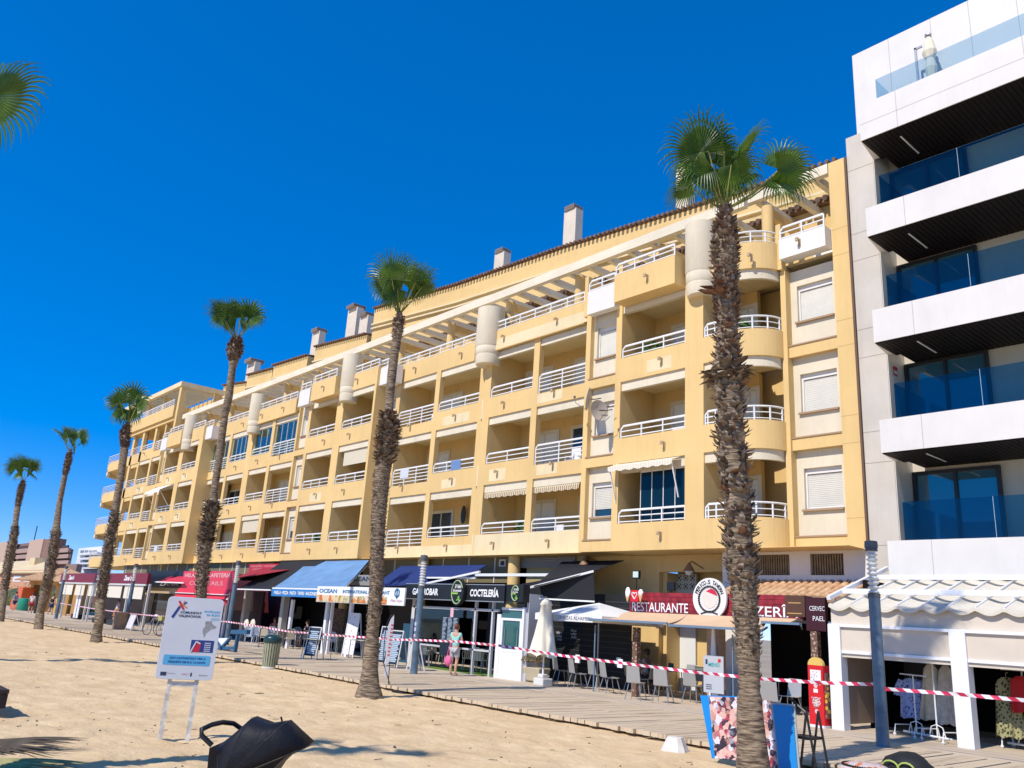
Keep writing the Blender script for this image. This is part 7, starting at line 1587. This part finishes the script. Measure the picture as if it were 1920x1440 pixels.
    b = MB(); b.blob(hd + Vector((0, .105 * s, -.02 * s)), (.013 * s, .02 * s, .02 * s)); b.build('nose', skin, t, world=False)
    b = MB()
    for sd in (-1, 1): b.blob(hd + Vector((sd * .033 * s, .088 * s, .008 * s)), .010 * s, 0, 6, 5)
    b.box(hd.x - .022 * s, hd.x + .022 * s, hd.y + .088 * s, hd.y + .095 * s, hd.z - .06 * s, hd.z - .052 * s); b.build('eyes_and_mouth', mat('face_dark', (.08, .03, .02), .5), t, world=False)
    b = MB(); 
    for sd in (-1, 1): b.blob(hd + Vector((sd * .088 * s, .0, -.005 * s)), (.012 * s, .02 * s, .03 * s), 0, 6, 5)
    b.build('ears', skin, t, world=False)
    return t
Mauburn = mat('auburn_hair', (.16, .05, .02), .6); Mdhair = mat('dark_hair', (.02, .014, .01), .6); Mghair = mat('brown_hair', (.12, .07, .04), .6)
p = onZ(849, 1267, 0); w = person((p.x, p.y, 0), R(28), 1.62, 'woman in mint top and grey shorts standing before the gastrobar', mat('mint_cloth', (.30, .66, .58), .8), mat('grey_cloth', (.48, .46, .46), .8), Mauburn, bow=.05, arms='front')
q = onY(840, 1239, p.y - .1); t = thing('shoulder_bag', 'pink shoulder bag hanging at the woman´s left side', 'bag', tuple(q)); b = MB(); b.blob((0, 0, 0), (.17, .09, .17), 2, 12, 8, .2); b.build('body', Mpink, t, world=False, smooth=60); b = MB(); b.tube([(-.06, 0, .13), (.0, -.02, .3), (.12, -.04, .58), (.16, 0, .62)], .016, 5); b.tube([(.08, 0, .13), (.1, -.02, .3), (.15, -.04, .58), (.16, 0, .62)], .016, 5); b.build('strap', Mpink, t, world=False)
def ps(px, py, Y0, rz, h, lab, top, bot, hair, zoff=0, **k):
    if Y0: x, _ = H(px, py, Y0); loc = (x, Y0, zoff)
    else: p = onZ(px, py, 0); loc = (p.x, p.y, 0)
    return person(loc, rz, h, lab, top, bot, hair, **k)
Mcl = [mat('cloth_navy', (.03, .05, .14), .8), mat('cloth_white', (.72, .70, .68), .8), mat('cloth_red', (.42, .03, .04), .8), mat('cloth_black', (.015, .015, .018), .8), mat('cloth_blue', (.16, .30, .48), .8), mat('cloth_rust', (.42, .16, .06), .8), mat('cloth_grey', (.26, .26, .30), .8)]
ps(1213, 1240, 20.3, R(95), 1.7, 'person in a grey shirt sitting at the right of the shaded restaurant table', Mcl[6], Mcl[3], Mdhair, seated=True, skin=Mskd, arms='front')
ps(1190, 1240, 20.6, R(-80), 1.75, 'person in black sitting left behind the patterned post', Mcl[3], Mcl[3], Mdhair, seated=True, skin=Mskd, arms='front')
b = MB()
for x, y in ((H(1213, 1240, 20.3)[0], 20.3), (H(1190, 1240, 20.6)[0], 20.6)):
    q = copy_tree(cm); q.location = (x, y, 0); q.rotation_euler = (0, 0, R(95) if y < 20.5 else R(-80)); q['label'] = 'grey shell chair under the seated person in ' + ('the grey shirt' if y < 20.5 else 'black')
ps(24, 1146, None, R(120), 1.7, 'person in a pale blue top and dark shorts walking at the far left', Mcl[4], Mcl[0], Mdhair, walk=.5)
ps(55, 1150, None, R(60), 1.7, 'person in a white top and red shorts beside the green barrel', Mcl[1], Mcl[2], Mdhair, walk=.2)
ps(93, 1153, None, R(45), 1.75, 'person in black sleeveless top and dark shorts right of the second palm', Mcl[3], Mcl[0], Mghair, walk=.3)
ps(30, 1140, None, R(80), 1.7, 'person in a rust coloured shirt behind the orange box', Mcl[5], Mcl[3], Mghair)
ps(215, 1169, None, R(190), 1.65, 'person in white top and rust skirt walking before the maroon cafe', Mcl[1], Mcl[5], Mghair, walk=.4, skirt=True)
ps(239, 1160, 19.0, R(180), 1.7, 'person in grey standing in shade right of the rust skirt', Mcl[6], Mcl[6], Mdhair)
for i, (px, Y, rz, tp, lab) in enumerate(((455, 20.4, 60, 5, 'person in a rust top sitting behind the lamp column'), (512, 20.6, -100, 2, 'person in a red top sitting behind the litter bin'), (668, 19.8, 170, 1, 'person in a white top sitting at the trunk of the second palm'), (575, 20.4, 120, 0, 'person in navy sitting in shade behind the tan chair'))): ps(px, 1190, Y, R(rz), 1.7, lab, Mcl[tp], Mcl[0], Mghair, seated=True, arms='front')
x, _ = H(1262, 950, 22.0); person((x, 21.6, Z0(1) + .22), R(80), 1.7, 'person in a dark pink shirt sitting on the glazed first floor balcony', mat('dark_pink', (.30, .06, .12), .8), Mcl[1], Mdhair, seated=True, arms='front')
# balcony odds and ends
for i, (px, py, Y, rx, rz_, lab) in enumerate(((735, 972, 23.35, .2, .45, 'arched mirror on the first floor balcony wall right of the second palm'), (763, 955, 23.3, .15, .18, 'round ornament beside the arched mirror on the balcony wall'), (868, 965, 23.3, .16, .42, 'dark hanging ornament right of the balcony door'))):
    x, z = H(px, py, Y); t = thing('wall_ornament', lab, 'ornament', (x, Y, z)); b = MB(); b.prismY([(x + rx * math.cos(a), z + rz_ * math.sin(a)) for a in [2 * math.pi * k / 20 for k in range(20)]], Y, Y + .04); b.build('frame', mat('ornament_pale', (.6, .55, .45), .6) if i == 0 else Mdkmetal, t)
    if i == 0: b = MB(); b.prismY([(x + rx * .75 * math.cos(a), z + rz_ * .85 * math.sin(a)) for a in [2 * math.pi * k / 20 for k in range(20)]], Y - .005, Y); b.build('mirror', Mglassd, t)
for (px, py, Y, lab) in ((1058, 560, 21.7, 'grey and white striped garden sofa on the roof terrace under the pergola'), (700, 872, 22.2, 'small table and chairs on a second floor balcony')):
    x, z = H(px, py, Y); 
x, z = H(1060, 566, 22.4); t = thing('garden_swing', 'striped grey and white canopy on the roof terrace beside the white balcony box', 'canopy', (x, 22.4, z)); b = MB()
b.slab((x - 1.1, 22.0, z - .5), (x + .9, 22.0, z - .5), (x + .8, 23.2, z + .25), (x - 1.0, 23.2, z + .25), .03); b.build('canvas', stripes('grey_stripe_canvas', (.72, .72, .74), (.12, .13, .16), 0, 1.3), t)
b = MB()
for s in (-1, .8): b.tube([(x + s, 22.1, 13.4), (x + s, 22.1, z - .5)], .03, 6)
b.build('post', Mgrey, t)

def clutter(X22, s, Yp, k, kind, lab, cat, nm):
    x = X22 * s; y = Yp + .75; z = Z0(k) + .27; t = thing(nm, lab, cat, (x, y, z)); b = MB()
    if kind == 'chair':
        b.box(-.25, .25, -.22, .22, .40, .45); b.box(-.25, .25, .18, .23, .45, .98)
        for sx in (-.22, .22): b.box(sx - .02, sx + .02, -.2, -.16, 0, .62); b.box(sx - .02, sx + .02, .17, .21, 0, .6); b.box(sx - .02, sx + .02, -.2, .2, .6, .63)
        b.build('frame', Mpvc, t, world=False)
    elif kind == 'plant':
        b.lathe((0, 0, 0), [(.15, 0), (.2, .35), (.18, .36)], 12); b.build('pot', mat('terracotta', (.42, .17, .08), .8), t, world=False)
        foliage((0, 0, .85), .42, 260, .10, k * 7 + int(-X22), 1.0).build('foliage', mat('pot_green', (.05, .13, .02), .6), t, world=False)
    elif kind == 'towel':
        y2 = -.69; h = (PL(k) + .44) - z
        for i in range(6): b.hexa([(-.35 + .116 * i, y2 - .035 - .01 * (i % 2), h - .42), (-.35 + .116 * (i + 1), y2 - .035 - .01 * ((i + 1) % 2), h - .44), (-.35 + .116 * (i + 1), y2 - .03, h - .44), (-.35 + .116 * i, y2 - .03, h - .42), (-.35 + .116 * i, y2 - .04, h + .02), (-.35 + .116 * (i + 1), y2 - .04, h + .02), (-.35 + .116 * (i + 1), y2 - .0, h + .02), (-.35 + .116 * i, y2 - .0, h + .02)])
        b.build('cloth', mat('towel_%d' % (k * 7 + int(-X22) % 5), rnd.choice([(.6, .62, .66), (.15, .25, .45), (.6, .25, .2), (.7, .66, .5)]), .9), t, world=False)
    elif kind == 'ac':
        b.box(-.4, .4, .75, 1.05, 1.55, 2.1); b.build('casing', Mwhite, t, world=False); b = MB(); b.lathe((0, 0, 0), [(.0, 0), (.2, 0), (.2, .01)], 20); b.move(Matrix.Translation((-.08, .745, 1.83)) @ Matrix.Rotation(R(90), 4, 'X')); b.build('fan_grille', Mdkmetal, t, world=False)
    elif kind == 'blind':
        h = T(k) - .34 - z; b.box(-1.2, 1.2, -.6, -.585, h - .75, h); b.build('fabric', mat('sun_blind_cream', (.66, .58, .42), .85), t, world=False)
cl_ = ['nearest', 'second', 'third']
for X22, s, Yp, k, kind, lab, cat, nm in (
    (-17.6, f, YA, 2, 'chair', 'white plastic chair on the second floor balcony left of the tallest palm', 'chair', 'balcony_chair'), (-18.6, f, YA, 3, 'plant', 'potted plant on the third floor balcony left of the tallest palm', 'plant', 'potted_plant'),
    (-22.6, g_, YB, 2, 'chair', 'white chair behind the tall railing on the second floor left of the dishes', 'chair', 'balcony_chair'), (-25.2, g_, YB, 1, 'plant', 'potted plant on the first floor balcony under the left striped awning', 'plant', 'potted_plant'),
    (-23.4, g_, YB, 1, 'chair', 'white chair behind the tall first floor railing under the right striped awning', 'chair', 'balcony_chair'), (-29.3, h_, YL, 2, 'towel', 'towel hung over the second floor railing above the oval bar sign', 'towel', 'towel'),
    (-33.4, h_, YL, 2, 'towel', 'pinkish towel on the tall second floor railing right of the second palm', 'towel', 'towel'), (-32.6, h_, YL, 3, 'chair', 'white chair behind the tall third floor railing right of the second palm', 'chair', 'balcony_chair'),
    (-38.5, f, YA, 2, 'blind', 'cream sun blind half down on the second floor left of the second palm', 'blind', 'sun_blind'), (-42.4, f, YA, 1, 'plant', 'flowering plant on the first floor balcony above the faded blue awning', 'plant', 'potted_plant'),
    (-47.5, g_, YB, 2, 'ac', 'air conditioner on the second floor balcony right of the fourth palm crown line', 'air conditioner', 'air_conditioner'), (-50.6, g_, YB, 1, 'blind', 'cream sun blind on the first floor above the red cafe banner', 'blind', 'sun_blind'),
    (-54.2, h_, YL, 2, 'plant', 'potted plant on the second floor balcony beside the third palm from the right', 'plant', 'potted_plant'), (-63.3, f, YA, 3, 'chair', 'white chair on a third floor balcony near the left end', 'chair', 'balcony_chair'),
    (-67.3, f, YA, 1, 'towel', 'towel on a first floor railing near the left end', 'towel', 'towel'), (-14.9, f, YA, 3, 'plant', 'plant on the third floor curved balcony beside the tallest palm', 'plant', 'potted_plant')): clutter(X22, s, Yp, k, kind, lab, cat, nm)
# ------------------------------------------------------------------ far left
Mbr = mat('block_side_brown', (.27, .155, .11), .85, var=.1, vs=.3); Mbp = mat('block_front_pale', (.56, .39, .28), .85)  # brown for the block's side faces, paler pink for its front
far = thing('brown_apartment_block', 'large pinkish brown apartment block with a taller stair tower at the far left', 'apartment building', (-350, 75, 0)); Y = 75.0
def fb(mb, xa, ya, xb, yb, Y, d, zb=None): 
    x0, z1 = H(xa, ya, Y); x1, z0 = H(xb, yb, Y); mb.box(x0, x1, Y, Y + d, z0 if zb is None else zb, z1)
b = MB(); fb(b, 64, 1014, 92, 1060, Y, 4, 0); fb(b, 28, 1021, 62, 1060, Y + 3, 3, 0); fb(b, 92, 1033, 126, 1060, Y + 3, 1, 0); b.build('wall', Mbr, far)
b = MB(); fb(b, 56, 1013.5, 71, 1060, Y - .3, .4, 0); fb(b, -10, 1019, 14, 1060, Y, 2, 0); b.each('pale_wall', Mbp, far)
b = MB()
for i in range(3):
    for xa, xb in ((33, 60), (98, 126)): fb(b, xa, 1025 + 11 * i, xb, 1029 + 11 * i, Y + 2.6, .5)
b.build('balcony_recess', mat('far_dark', (.07, .05, .05), .8), far)
b = MB()
for i in range(3):
    for xa, xb in ((30, 61), (96, 127)): fb(b, xa, 1030 + 11 * i, xb, 1035 + 11 * i, Y + 1.6, 1.0)
b.each('balcony', mat('far_parapet', (.42, .28, .22), .8), far); b = MB(); x, z = H(66, 1000, Y); b.box(x - .15, x + .15, Y, Y + .3, 10, z + 3); b.build('antenna', Mdkmetal, far)
t = thing('white_far_block', 'white apartment block with balconies seen between palm and yellow tower', 'apartment building', (-180, 55, 0)); Y = 50.0; b = MB(); fb(b, 148, 1028, 182, 1075, Y, 2, 0); b.build('wall', mat('far_white', (.74, .74, .74), .8), t)
b = MB()
for i in range(4): 
    for j in range(4): fb(b, 151 + j * 8, 1032 + 9 * i, 156 + j * 8, 1036 + 9 * i, Y - .1, .1)
b.build('window', mat('far_window', (.2, .24, .28), .5), t); b = MB()
for i in range(4): fb(b, 148, 1037 + 9 * i, 182, 1039 + 9 * i, Y - 1.2, 1.2)
b.build('balcony', mat('far_white', (0, 0, 0)), t)
t = thing('brown_low_house', 'low brownish house between the brown block and the white block', 'house', (-180, 45, 0)); b = MB(); fb(b, 124, 1058, 140, 1080, 45, 1, 0); b.build('wall', mat('far_brown', (.34, .22, .16), .8), t)
hs_ = thing('low_house', 'low peach coloured house with a long pale roof behind the left palms', 'house', (-170, 32, 0)); Y = 32.0
b = MB(); fb(b, -60, 1071, 75, 1100, Y, 10, 0); b.build('wall', mat('peach_render', (.62, .32, .18), .85, var=.08), hs_)
b = MB(); x0, z1 = H(-60, 1051, Y + 6); x1, _ = H(90, 1060, Y + 6); xa, z0 = H(-60, 1073, Y - .6); b.slab((xa, Y - .6, H(40, 1073, Y - .6)[1]), (H(82, 1075, Y - .6)[0], Y - .6, H(40, 1073, Y - .6)[1]), (H(82, 1060, Y + 6)[0], Y + 6, H(40, 1052, Y + 6)[1]), (x0, Y + 6, H(40, 1052, Y + 6)[1]), .2); b.build('roof', mat('pale_tile', (.72, .56, .32), .85, var=.12, vs=1.0), hs_)
b = MB(); 
for px in (26, 47): fb(b, px, 1079, px + 12, 1091, Y - .06, .06)
b.build('window', mat('far_white', (0, 0, 0)), hs_); b = MB(); fb(b, 57, 1046, 63, 1062, Y + 3, 2, 3); b.build('chimney', mat('pale_tile', (0, 0, 0)), hs_)
kp = onZ(75, 1141, 0); kY = 20.5; k_ = thing('tiled_pavilion', 'small ochre pavilion with a sandy pyramid tile roof behind the second palm', 'pavilion', (kp.x, kY, 0))
x0, x1 = H(52, 1130, kY)[0], H(104, 1130, kY)[0]; zt_ = H(70, 1090, kY)[1]; b = MB()
for xx in (x0 + .3, (x0 + x1) / 2, x1 - .3): b.box(xx - .7, xx + .7, kY, kY + .6, 0, zt_)
b.box(x0, x1, kY + 2.5, kY + 3, 0, zt_); b.box(x0 - .2, x1 + .2, kY - .2, kY + 3.2, zt_ - .35, zt_); b.build('wall', mat('ochre_render', (.60, .36, .12), .85), k_)
b = MB(); za = H(80, 1068, kY + 1.5)[1]; e = 1.4; c = [(x0 - e, kY - e), (x1 + e, kY - e), (x1 + e, kY + 3 + e), (x0 - e, kY + 3 + e)]; rg = [(x0 + 3.5, kY + 1.5), (x1 - 3.5, kY + 1.5)]
b.add([(*c[0], zt_), (*c[1], zt_), (*c[2], zt_), (*c[3], zt_), (*rg[0], za), (*rg[1], za)], [(0, 1, 5, 4), (1, 2, 5), (2, 3, 4, 5), (3, 0, 4), (3, 2, 1, 0)]); x = c[0][0]
while x < c[1][0]:
    f_ = min(1, (x - c[0][0]) / (rg[0][0] - c[0][0]), (c[1][0] - x) / (c[1][0] - rg[1][0])); b.tube([(x, c[0][1] - .02, zt_ + .05), (x, c[0][1] + (rg[0][1] - c[0][1]) * f_, zt_ + (za - zt_) * f_ + .05)], .09, 6); x += .34
b.build('roof', Mtile2, k_, smooth=50)
t = thing('orange_box', 'orange red box stall beside the green barrel at the far left', 'stall', (0, 0, 0)); p = onZ(36, 1143, 0); t.location = (p.x, p.y, 0); b = MB(); b.box(-1.6, 1.2, -.6, .6, 0, 1.0); b.box(-.6, 1.4, -.4, .8, 1.0, 2.2); b.build('body', mat('orange_plastic', (.68, .12, .03), .5), t, world=False, bevel=.08)
p = onZ(43, 1145, 0); t = thing('green_barrel', 'green barrel at the far left beside the orange box', 'barrel', (p.x, p.y, 0)); b = MB(); b.lathe((0, 0, 0), [(.5, 0), (.6, .3), (.62, .8), (.55, 1.15), (.0, 1.18)], 18); b.build('body', mat('barrel_green', (.02, .28, .18), .5), t, world=False, smooth=50)
p = onZ(67, 1150, 0); t = thing('bollard', 'dark grey bollard left of the second palm', 'bollard', (p.x, p.y, 0)); b = MB(); b.lathe((0, 0, 0), [(.2, 0), (.2, 1.5), (.12, 1.58), (0, 1.6)], 14); b.build('post', Mdkmetal, t, world=False, smooth=40)
b = foliage((0, 0, 0), 1.0, 5000, .028, 8, .4); hg = thing('scrub_hedge', 'mound of pale green scrub in front of the low peach house', 'hedge', (0, 0, 0)); p0 = onY(38, 1110, 24.0); hg.location = (p0.x, 26, 0); o = b.build('foliage', mat('scrub_green', (.20, .24, .09), .9, col2=(.10, .14, .04), vs=6), hg, world=False); o.scale = (22, 4.0, 3.0)
b = MB(); b.blob((0, 0, 0), (20, 3.5, 2.3), 4, 16, 8, .3); b.build('branches', mat('scrub_dark', (.07, .09, .03), .9), hg, world=False)
# sand litter: pebbles and twigs
b = MB(); r3 = random.Random(21)
for i in range(420):
    x, y = r3.uniform(-32, -5), r3.uniform(3, 12.6); s = r3.uniform(.006, .022) * (1.6 if r3.random() < .1 else 1); z = sand_z(x, y)
    if i % 3: b.blob((x, y, z + s * .3), (s, s * .8, s * .5), i, 6, 4, .4)
    else: a = r3.uniform(0, 3.1); l_ = s * 3; b.bar((x - l_ * math.cos(a), y - l_ * math.sin(a), z + .008), (x + l_ * math.cos(a), y + l_ * math.sin(a), z + .014), s * .4)
tag(b.build('beach_debris', mat('debris', (.12, .09, .06), .9), None), kind='stuff')
